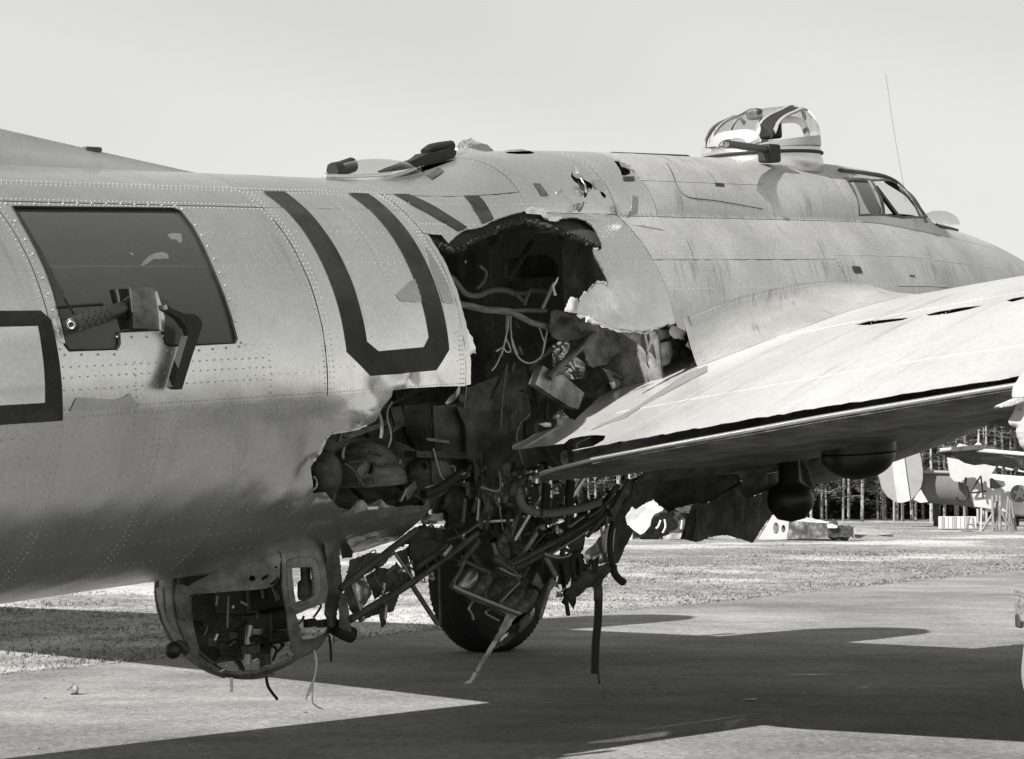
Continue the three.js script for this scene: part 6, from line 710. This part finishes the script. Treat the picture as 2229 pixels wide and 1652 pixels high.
{ // a severed wing section on the grass, its end rib facing us
  const c = [[7.425,0.001,-63]][0], b = thing('wing_section', 'severed white wing section with a row of round holes in its end rib', 'wreckage', [c[0], 0, c[2]]);
  const fit = (q) => q.map((v) => [v[0], Math.max(0.02, v[1]), v[2]]);
  const e = fit([[6.814,0.003,-62.4],[7.019,0.367,-62.4],[7.087,0.475,-62.4],[7.196,0.69,-62.4],[7.358,0.623,-62.4],[7.66,0.55,-62.4],[7.638,0.03,-62.4],[7.354,0.011,-62.4]]), x0 = e[0][0], z0 = e[0][2];
  const hole = (x, y, rx, ry) => { const q = [[7.073,0.313,-62.4],[7.302,0.334,-62.4],[7.507,0.318,-62.4]][x]; return Array.from({ length: 14 }, (_, i) => [q[0] + Math.cos(i / 14 * 6.283) * rx, q[1] + Math.sin(i / 14 * 6.283) * ry]); };
  b.put('end_rib', sheet((u, v) => V(u, v, z0), e.map((v) => [v[0], v[1]]), { holes: [hole(0, 0, 0.1, 0.19), hole(1, 0, 0.085, 0.16), hole(2, 0, 0.055, 0.11)], th: 0.02, L: 0.3 }), wpaint);
  const top = [...fit([[7.208,0.683,-62.5],[7.672,0.554,-62.5]]), ...fit([[8.874,0.472,-61.5],[8.835,0.408,-61.5]]), ...fit([[8.804,0.51,-63]]), ...fit([[8.101,0.667,-64],[7.547,0.764,-64]])];
  b.put('upper_skin', plate(top, { th: 0.03, crumple: 0.02, L: 0.2 }), wpaint);
  b.put('side_skin', plate([...fit([[7.668,0.544,-62.42],[7.654,0.029,-62.42]]), ...fit([[8.617,0.104,-61.5],[8.619,0.485,-61.5]])], { th: 0.03, crumple: 0.05, L: 0.12, freq: 3 }), M.dull);
  b.put('side_skin', plate([...fit([[8.632,0.485,-61.5],[8.642,0.104,-61.5],[9.304,0.124,-61.5],[9.311,0.396,-61.5],[8.95,0.429,-61.5]]), ], { th: 0.25, crumple: 0.03, L: 0.15 }), wdark);
  b.put('torn_edge', plate(fit([[8.567,0.436,-61.4],[8.681,0.486,-61.4],[8.871,0.423,-61.4],[8.846,0.36,-61.4],[8.604,0.355,-61.4]]), { th: 0.05, crumple: 0.02, L: 0.1 }), wpaint);
  b.put('tip_piece', plate(fit([[9.402,0.348,-62],[9.791,0.296,-62],[10.496,0.194,-62],[10.149,0.156,-62],[9.79,0.163,-62],[9.411,0.181,-62]]), { th: 0.3, crumple: 0.02, L: 0.2 }), wgrey);
  b.put('rear_skin', plate([[x0, 0.02, z0 - 0.9], ...fit([[7.3,0.622,-63.3],[7.77,0.513,-63.3]]), ...fit([[8.745,0.455,-62.4],[8.743,0.108,-62.4]])], { th: 0.03, crumple: 0.02, L: 0.3 }), M.dull);
}
{ // heap of torn aircraft structure further left
  const c = [[4.081,-0.162,-64]][0], b = thing('wreckage_heap', 'heap of dark torn aircraft structure with one big crumpled white sheet', 'wreckage', [c[0], 0, c[2]]);
  const fit = (q) => q.map((v) => [v[0], Math.max(0.02, v[1]), v[2]]);
  b.put('white_sheet', plate(fit([[3.161,0.573,-63],[3.229,0.763,-63],[3.393,0.927,-63],[3.584,0.94,-63],[3.775,1.063,-63],[4.158,1.172,-63],[4.075,0.954,-63],[4.239,0.899,-63],[4.211,0.812,-63],[3.965,0.709,-63],[3.889,0.573,-63],[3.861,0.382,-63],[3.691,0.192,-63],[3.582,0.137,-63],[3.392,0.273,-63],[3.201,0.437,-63]]), { th: 0.12, crumple: 0.05, freq: 2.2, L: 0.06 }), wpaint);
  b.put('torn_skin', plate(fit([[3.399,0.237,-63.4],[3.632,0.128,-63.4],[3.907,0.402,-63.4],[3.963,0.648,-63.4],[4.457,0.799,-63.4],[4.787,0.73,-63.4],[5.006,0.566,-63.4],[4.894,0.128,-63.4],[4.784,-0.091,-63.4],[4.235,-0.132,-63.4],[3.412,-0.173,-63.4]]), { th: 0.6, crumple: 0.06, freq: 3, L: 0.12, rag: 0.03 }), wdark);
  b.put('torn_skin', plate(fit([[4.566,0.845,-63],[4.675,0.981,-63],[4.867,1.085,-63],[5.112,1.022,-63],[4.975,0.736,-63],[4.756,0.763,-63]]), { th: 0.3, crumple: 0.05, L: 0.12 }), M.dull);
  b.put('torn_skin', plate(fit([[4.182,0.092,-62.6],[4.399,0.174,-62.6],[4.724,0.201,-62.6],[4.67,0.038,-62.6],[4.399,-0.002,-62.6],[4.209,0.011,-62.6]]), { th: 0.05, crumple: 0.05, freq: 4, L: 0.1 }), wgrey);
  for (const q of [[[4.149,0.547,-62.9],[4.067,0.357,-62.9],[4.012,0.316,-62.9]], [[4.258,0.574,-62.9],[4.279,0.357,-62.9],[4.203,0.194,-62.9]], [[4.748,0.547,-62.9],[4.72,0.303,-62.9]]]) b.put('bent_tube', tube(fit(q), 0.03), wpaint);
  b.put('white_post', plate(fit([[3.12,-0.175,-62.5],[3.283,0.23,-62.5],[3.343,0.23,-62.5],[3.331,-0.188,-62.5]]), { th: 0.06, crumple: 0.005 }), wpaint);
  b.put('ground_plate', plate(fit([[5.49,0.042,-63],[5.681,0.124,-63],[5.927,0.137,-63],[6.172,0.083,-63],[6.417,0.015,-63],[5.926,-0.012,-63]]), { th: 0.04, crumple: 0.03, L: 0.15 }), wgrey);
}
// ---------------------------------------------------------------- pine wood
{
  const fol = [0.085, 0.09, 0.08].map((c) => { const m = std(c, 0.95); m.color.setRGB(c, c, c * 0.97); return m; }), bark = [std(0.58, 0.95, 0, { map: grimeMap }), std(0.4, 0.95, 0, { map: grimeMap })];
  const protos = [];
  for (let v = 0; v < 6; v++) {
    const r = rng(300 + v), h = 8.2 + r() * 1.9, g = new THREE.Group(), tr = [], pos = [], nor = [];
    const lean = (r() - 0.5) * 0.25, at = (y) => V(lean * (y / h) ** 2 + 0.05 * noise(y * 0.6, v), y, 0.06 * noise(y * 0.5, v + 9));
    { const pts = [-0.1, 1, 2.5, 4.5, 6.5, h].map((y) => at(y).toArray()), t = new THREE.TubeGeometry(new THREE.CatmullRomCurve3(pts.map(V3)), 10, 1, 7), p = t.attributes.position, n = t.attributes.normal; for (let i = 0; i < p.count; i++) { const y = Math.max(0, p.getY(i)), c = at(Math.min(h, y)), k = (0.024 + 0.034 * (1 - y / h)); p.setXYZ(i, c.x + n.getX(i) * k, p.getY(i), c.z + n.getZ(i) * k); } tr.push(t); }
    const c0 = 0.95 + r() * 0.5;
    for (let y = 0.7; y < h - 0.2; y += 0.12 + r() * 0.12) {
      const a = r() * 6.283, u = (y - c0) / (h - c0), len = (u < 0 ? 0.12 + r() * 0.15 : (0.5 + 0.6 * Math.sin(Math.min(1, u * 1.3 + 0.3) * Math.PI * 0.75)) * (0.6 + r() * 0.6)), s = at(y), e = V(s.x + Math.cos(a) * len, y + len * (u < 0.3 ? -0.12 : 0.22), s.z + Math.sin(a) * len);
      tr.push(bar(s.toArray(), e.toArray(), 0.01, 0.01, [0, 1, 0.01]));
      const n = u < 0 ? (r() < 0.35 ? 8 : 0) : 40;
      for (let k = 0; k < n; k++) { const q = s.clone().lerp(e, 0.3 + r() * 0.75).add(V((r() - 0.5) * 0.3, (r() - 0.5) * 0.22, (r() - 0.5) * 0.3)), sz = 0.06 + r() * 0.1, d1 = V(r() - 0.5, r() - 0.5, r() - 0.5).normalize().multiplyScalar(sz), d2 = V(r() - 0.5, r() - 0.5, r() - 0.5).normalize().multiplyScalar(sz * 0.55), nn = V(0, 0, 0).crossVectors(d1, d2).normalize(); for (const w of [q, q.clone().add(d1), q.clone().add(d2)]) { pos.push(w.x, w.y, w.z); nor.push(nn.x, nn.y, nn.z); } }
    }
    const cg = new THREE.BufferGeometry(); cg.setAttribute('position', new THREE.Float32BufferAttribute(pos, 3)); cg.setAttribute('normal', new THREE.Float32BufferAttribute(nor, 3)); cg.setAttribute('uv', new THREE.Float32BufferAttribute(new Float32Array(pos.length / 3 * 2), 2));
    part('trunk', tr, bark[v % 2], g); part('crown', cg, fol[v % 3], g); protos.push(g);
  }
  const r = rng(404); let n = 0;
  for (let row = 0; row < 6; row++) for (let x = -26 + r(); x < 36; x += row < 3 ? 0.3 + r() * r() * 2.2 : 1.3 + r() * 1.6) {
    const z = -(91 + row * 2.4 + r() * 2 + Math.max(0, 6 - x) * 0.12), vis = x > -z * 0.02 && x < -z * 0.245; if (!vis && r() < 0.55) continue; if (++n > 285) continue;
    const t = protos[Math.floor(r() * 6)].clone(); t.name = numbered('pine_tree'); t.position.set(x, 0, z); t.rotation.y = r() * 6.28; const s = 0.88 + r() * 0.2; t.scale.set(s * (0.8 + r() * 0.6), s, s); scene.add(t);
    tag(t, 'slender pine in the dense wood behind the wrecks', 'tree', 'pines of the wood edge');
  }
  // the deep wood behind reads as one dark mass: trunks and crowns too far in to count
  const deep = new THREE.InstancedMesh(mergeGeometries(protos.slice(0, 1).map((p) => p.children[1].geometry)), fol[0], 1000), X = new THREE.Matrix4(); deep.name = 'deep_wood'; tag(deep, 'mass of pine crowns deep in the wood', 'forest', null, 'stuff');
  for (let i = 0; i < 1000; i++) { X.makeRotationY(r() * 6.28).scale(V(2.4, 0.95, 2.4)).setPosition(-40 + r() * 90, -0.7 - 2.6 * r(), -(99 + r() * 18)); deep.setMatrixAt(i, X); } scene.add(deep);
}
// ---------------------------------------------------------------- grass
{
  const r = rng(55), pos = [], nor = [], N = 90000;
  for (let k = 0; k < 5; k++) { const a = r() * 6.28, h = 0.014 + r() * 0.024, lx = Math.cos(a) * 0.02 * (0.4 + r()), lz = Math.sin(a) * 0.02 * (0.4 + r()), bx = (r() - 0.5) * 0.04, bz = (r() - 0.5) * 0.04, w = 0.003; for (const p of [[bx - w * Math.sin(a), 0, bz + w * Math.cos(a)], [bx + w * Math.sin(a), 0, bz - w * Math.cos(a)], [bx + lx, h, bz + lz]]) pos.push(...p); for (let i = 0; i < 3; i++) nor.push(0, 0.9, 0.4); }
  const g = new THREE.BufferGeometry(); g.setAttribute('position', new THREE.Float32BufferAttribute(pos, 3)); g.setAttribute('normal', new THREE.Float32BufferAttribute(nor, 3));
  for (const [mat, part_] of [[M.blade, 0.5], [M.bladeDry, 0.5]]) {
    const m = new THREE.InstancedMesh(g, mat, N * part_), X = new THREE.Matrix4(), q = new THREE.Quaternion(), s = V(1, 1, 1), up = V(0, 1, 0); let i = 0;
    while (i < N * part_) { const far = r() < 0.45, sx = -9 + r() * (far ? 80 : 46), o = far ? r() * 26 : r() ** 1.6 * 9; const [x, z] = edgePt(sx, -apronSign * (o - 0.12)); if (x < z * -0.0 - 40 || Math.abs(x / z) > 0.26) continue; if (noise(x * 0.5, z * 0.5, 2) < -0.45 + r() * 0.5 && o > 0.5) { if (r() < 0.6) continue; } const k = (0.35 + r() * r() * 1.3) * (0.7 + 0.6 * Math.max(0, noise(x * 1.3, z * 1.3, 8))); s.set(k, k, k); q.setFromAxisAngle(up, r() * 6.28); X.compose(V(x, 0, z), q, s); m.setMatrixAt(i++, X); }
    m.name = numbered('grass_blades'); m.receiveShadow = m.castShadow = true; tag(m, mat === M.blade ? 'short green blades of grass along the tarmac edge' : 'bleached dry blades of grass along the tarmac edge', 'grass', null, 'stuff'); scene.add(m);
  }
}
// ---------------------------------------------------------------- litter on the tarmac
{
  const c = [[-3.305,-17.033]][0], b = thing('crumpled_rag', 'crumpled pale rag lying alone on the sunlit tarmac', 'rag', [c[0], 0, c[1]]);
  const g = new THREE.IcosahedronGeometry(0.04, 3), p = g.attributes.position; for (let i = 0; i < p.count; i++) { const v = V(p.getX(i), p.getY(i), p.getZ(i)), k = 1 + 0.55 * noise(v.x * 30, v.y * 30, v.z * 30) + 0.2 * noise(v.x * 80, v.y * 80, v.z * 80); p.setXYZ(i, v.x * k, Math.max(-0.03, v.y * k * 0.9), v.z * k); } g.computeVertexNormals(); g.translate(c[0], 0.04, c[1]); b.put('rag', g, M.cloth);
  const d = [[1.739,-16.59]][0], e = thing('paper_scrap', 'small white paper scrap lying in the shade of the wing', 'paper', [d[0], 0, d[1]]);
  e.put('paper', plate([[d[0] - 0.05, 0.014, d[1]], [d[0] + 0.05, 0.014, d[1] - 0.02], [d[0] + 0.05, 0.014, d[1] + 0.07], [d[0] - 0.05, 0.014, d[1] + 0.06]], { crumple: 0.006, th: 0.001, L: 0.02 }), M.string);
  const r = rng(66), N = 260, gg = new THREE.IcosahedronGeometry(1, 0), m = new THREE.InstancedMesh(gg, M.cloth, N), X = new THREE.Matrix4(), q = new THREE.Quaternion();
  for (let i = 0; i < N; i++) { const z = -(12.6 + r() ** 0.8 * 11), x = (r() - 0.5) * 0.5 * -z, k = 0.0025 + r() ** 4 * 0.008; q.setFromAxisAngle(V(0, 1, 0), r() * 6); X.compose(V(x, 0.007 + k * 0.3, z), q, V(k * (1 + r()), k * 0.6, k)); m.setMatrixAt(i, X); }
  m.name = 'scattered_grit'; tag(m, 'tiny pale chips and grit scattered over the tarmac', 'grit', null, 'stuff'); m.castShadow = m.receiveShadow = true; scene.add(m);
}
// ---------------------------------------------------------------- the man at the edge of the picture
{
  const smin = (a, b, k) => { const h = Math.max(0, Math.min(1, 0.5 + 0.5 * (b - a) / k)); return b + (a - b) * h - k * h * (1 - h); };
  const cap = (p, a, b, r0, r1) => { const ax = b[0] - a[0], ay = b[1] - a[1], az = b[2] - a[2], px = p[0] - a[0], py = p[1] - a[1], pz = p[2] - a[2], h = Math.max(0, Math.min(1, (px * ax + py * ay + pz * az) / (ax * ax + ay * ay + az * az))); return Math.hypot(px - ax * h, py - ay * h, pz - az * h) - (r0 + (r1 - r0) * h); };
  const ell = (p, c, r) => { const x = (p[0] - c[0]) / r[0], y = (p[1] - c[1]) / r[1], z = (p[2] - c[2]) / r[2], k = Math.hypot(x, y, z); return (k - 1) * Math.min(...r); };
  function mesh(f, c, half, res) {
    const mc = new MarchingCubes(res, new THREE.MeshStandardMaterial(), false, false, 400000); mc.isolation = 0; const H = res / 2;
    for (let k = 0; k < res; k++) for (let j = 0; j < res; j++) for (let i = 0; i < res; i++) mc.field[i + j * res + k * res * res] = -f([c[0] + (i - H) / H * half, c[1] + (j - H) / H * half, c[2] + (k - H) / H * half]);
    mc.update(); const n = mc.count ?? mc.geometry.drawRange.count, P = mc.positionArray.slice(0, n * 3), N = mc.normalArray.slice(0, n * 3);
    for (let i = 0; i < n; i++) { for (let j = 0; j < 3; j++) P[i * 3 + j] = P[i * 3 + j] * half + c[j]; const e = 0.004, q = [P[i * 3], P[i * 3 + 1], P[i * 3 + 2]], g = [0, 1, 2].map((d) => { const a = [...q], b = [...q]; a[d] += e; b[d] -= e; return f(a) - f(b); }), l = Math.hypot(...g) || 1; for (let j = 0; j < 3; j++) N[i * 3 + j] = g[j] / l; }
    const g = new THREE.BufferGeometry(); g.setAttribute('position', new THREE.BufferAttribute(P, 3)); g.setAttribute('normal', new THREE.BufferAttribute(N, 3)); g.setAttribute('uv', new THREE.BufferAttribute(new Float32Array(n * 2), 2)); return g;
  }
  const man = grp('person', scene); man.position.set(1.79, 0.006, -7.2); tag(man, 'man in a peaked cap and pale work clothes looking towards the wreck', 'person');
  const hc = [-0.085, 1.828, 0];
  const head = (p) => {
    const q = [p[0], p[1], Math.abs(p[2])]; let d = ell(p, [hc[0] + 0.012, hc[1] + 0.03, 0], [0.098, 0.1, 0.077]);
    d = smin(d, ell(p, [hc[0] - 0.02, hc[1] - 0.045, 0], [0.072, 0.085, 0.06]), 0.03); d = smin(d, ell(p, [hc[0] - 0.052, hc[1] - 0.108, 0], [0.026, 0.02, 0.026]), 0.025);
    d = smin(d, cap(p, [hc[0] - 0.082, hc[1] + 0.004, 0], [hc[0] - 0.102, hc[1] - 0.04, 0], 0.009, 0.015), 0.012); d = smin(d, ell(q, [hc[0] - 0.084, hc[1] - 0.043, 0.012], [0.012, 0.009, 0.009]), 0.008);
    d = smin(d, ell(p, [hc[0] - 0.078, hc[1] - 0.072, 0], [0.014, 0.007, 0.024]), 0.008); d = smin(d, ell(p, [hc[0] - 0.075, hc[1] - 0.086, 0], [0.014, 0.008, 0.021]), 0.008);
    d = smin(d, ell(q, [hc[0] - 0.076, hc[1] + 0.026, 0.03], [0.014, 0.008, 0.026]), 0.012); d = Math.max(d, -ell(q, [hc[0] - 0.09, hc[1] + 0.006, 0.032], [0.016, 0.011, 0.018])); d = Math.min(d, ell(q, [hc[0] - 0.07, hc[1] + 0.006, 0.032], [0.013, 0.012, 0.013]));
    d = smin(d, ell(q, [hc[0] + 0.02, hc[1] - 0.01, 0.078], [0.02, 0.034, 0.009]), 0.008);
    return smin(d, cap(p, [hc[0] + 0.02, hc[1] - 0.07, 0], [0.02, 1.57, 0], 0.056, 0.066), 0.03);
  };
  const sh = 0.19, arms = [[[0.03, 1.53, sh], [0.1, 1.22, 0.25], [0.05, 0.98, 0.25]], [[0.03, 1.53, -sh], [0.09, 1.22, -0.26], [0.04, 0.98, -0.25]]];
  const torso = (p) => { let d = ell(p, [0.03, 1.38, 0], [0.13, 0.24, 0.185]); d = smin(d, ell(p, [0.0, 1.08, 0], [0.14, 0.22, 0.17]), 0.08); d = smin(d, cap(p, [0.03, 1.53, -0.15], [0.03, 1.53, 0.15], 0.075, 0.075), 0.05); return d; };
  const armF = (p, g) => { let d = 9; for (const [a, b, c] of arms) d = Math.min(d, smin(cap(p, a, b, 0.062 + g, 0.05 + g), cap(p, b, c, 0.048 + g, 0.036 + g), 0.02)); return d; };
  const legs = (p, g) => { let d = 9; for (const s of [-1, 1]) { const a = [0.0, 0.95, 0.095 * s], b = [-0.02, 0.52, 0.11 * s], c = [0.03, 0.1, 0.12 * s]; d = Math.min(d, smin(cap(p, a, b, 0.092 + g, 0.066 + g), cap(p, b, c, 0.062 + g, 0.046 + g), 0.03)); } return d; };
  const hand = (p, c, s) => { let d = ell(p, [c[0] - 0.045, c[1] - 0.012, c[2]], [0.052, 0.042, 0.022]); for (let k = 0; k < 4; k++) { const y = c[1] + 0.02 - k * 0.021, l = [0.052, 0.06, 0.055, 0.042][k], k1 = [c[0] - 0.088, y, c[2]], k2 = [k1[0] - l * 0.6, y - 0.012, c[2] - 0.008 * s], k3 = [k2[0] - l * 0.25, y - 0.02, c[2] - 0.032 * s]; d = smin(d, Math.min(cap(p, k1, k2, 0.0095, 0.0085), cap(p, k2, k3, 0.0085, 0.0075)), 0.006); } d = smin(d, Math.min(cap(p, [c[0] - 0.02, c[1] + 0.025, c[2] - 0.008 * s], [c[0] - 0.06, c[1] + 0.055, c[2] - 0.02 * s], 0.012, 0.0105), cap(p, [c[0] - 0.06, c[1] + 0.055, c[2] - 0.02 * s], [c[0] - 0.09, c[1] + 0.05, c[2] - 0.028 * s], 0.0105, 0.009)), 0.008); return smin(d, cap(p, [c[0] + 0.05, c[1] + 0.01, c[2]], c, 0.034, 0.028), 0.015); };
  const skin = std(0.42, 0.6), shirt = std(0.34, 0.95, 0, { map: grimeMap }), trous = std(0.38, 0.95, 0, { map: grimeMap }), leather = std(0.04, 0.6);
  const bodyF = (p) => Math.min(smin(torso(p) + 0.02, legs(p, -0.02), 0.05), armF(p, -0.012));
  part('body', [mesh(bodyF, [0, 0.98, 0], 0.98, 80), mesh(head, [-0.06, 1.78, 0], 0.24, 84), mesh((p) => hand(p, arms[0][2], 1), [arms[0][2][0] - 0.06, arms[0][2][1], arms[0][2][2]], 0.13, 56), mesh((p) => hand(p, arms[1][2], -1), [arms[1][2][0] - 0.06, arms[1][2][1], arms[1][2][2]], 0.13, 56)], skin, man);
  part('jacket', mesh((p) => { const f = 0.004 * noise(p[0] * 14, p[1] * 11, p[2] * 14); let d = Math.min(torso(p) - 0.006, armF(p, 0.012)); d = smin(torso(p) - 0.006, armF(p, 0.012), 0.03); d = smin(d, ell(p, [-0.01, 0.97, 0], [0.15, 0.14, 0.185]), 0.06); return Math.max(d + f, 0.86 - p[1]); }, [0, 1.25, 0], 0.5, 84), shirt, man);
  part('trousers', mesh((p) => Math.max(smin(legs(p, 0.02), ell(p, [0, 0.95, 0], [0.135, 0.13, 0.17]), 0.04) + 0.005 * noise(p[0] * 12, p[1] * 9, p[2] * 12), 0.075 - p[1]), [0, 0.55, 0], 0.6, 84), trous, man);
  for (const s of [-1, 1]) part('boot', mesh((p) => Math.max(smin(smin(ell(p, [-0.04, 0.05, 0.12 * s], [0.15, 0.055, 0.05]), ell(p, [0.05, 0.05, 0.12 * s], [0.06, 0.06, 0.042]), 0.03), cap(p, [0.035, 0.06, 0.12 * s], [0.03, 0.16, 0.12 * s], 0.05, 0.055), 0.03), -p[1]), [0, 0.1, 0.12 * s], 0.22, 48), leather, man);
  part('pouch', [box(-0.165, 1.2, 0.03, 0.035, 0.1, 0.13, 0.012), box(-0.16, 1.245, 0.03, 0.05, 0.035, 0.14, 0.012)], shirt, man); part('buckle', box(-0.178, 1.155, 0.02, 0.02, 0.045, 0.05, 0.008), leather, man);
  const hat = grp('cap', man), cloth = std(0.6, 0.95, 0, { map: grimeMap });
  part('crown', mesh((p) => Math.max(ell(p, [hc[0] + 0.01, hc[1] + 0.045, 0], [0.112, 0.1, 0.092]) + 0.003 * noise(p[0] * 40, p[1] * 40, p[2] * 40), hc[1] + 0.035 - p[1]), [hc[0], hc[1] + 0.06, 0], 0.15, 60), cloth, hat);
  part('peak', sheet((u, v) => V(hc[0] - 0.075 - u, hc[1] + 0.046 - u * 0.42 - v * v * 3.2, v), dense([[0, -0.075], [0.05, -0.068], [0.078, -0.045], [0.085, 0], [0.078, 0.045], [0.05, 0.068], [0, 0.075]], 0.02), { th: 0.004, L: 0.02 }), cloth, hat);
  part('hair', mesh((p) => Math.max(ell(p, [hc[0] + 0.035, hc[1] - 0.005, 0], [0.085, 0.09, 0.082]), p[1] - hc[1] - 0.05, hc[0] + 0.03 - p[0] + Math.abs(p[1] - hc[1]) * 0.2), [hc[0] + 0.03, hc[1], 0], 0.12, 48), M.black, man);
}
renderer.render(scene, camera);
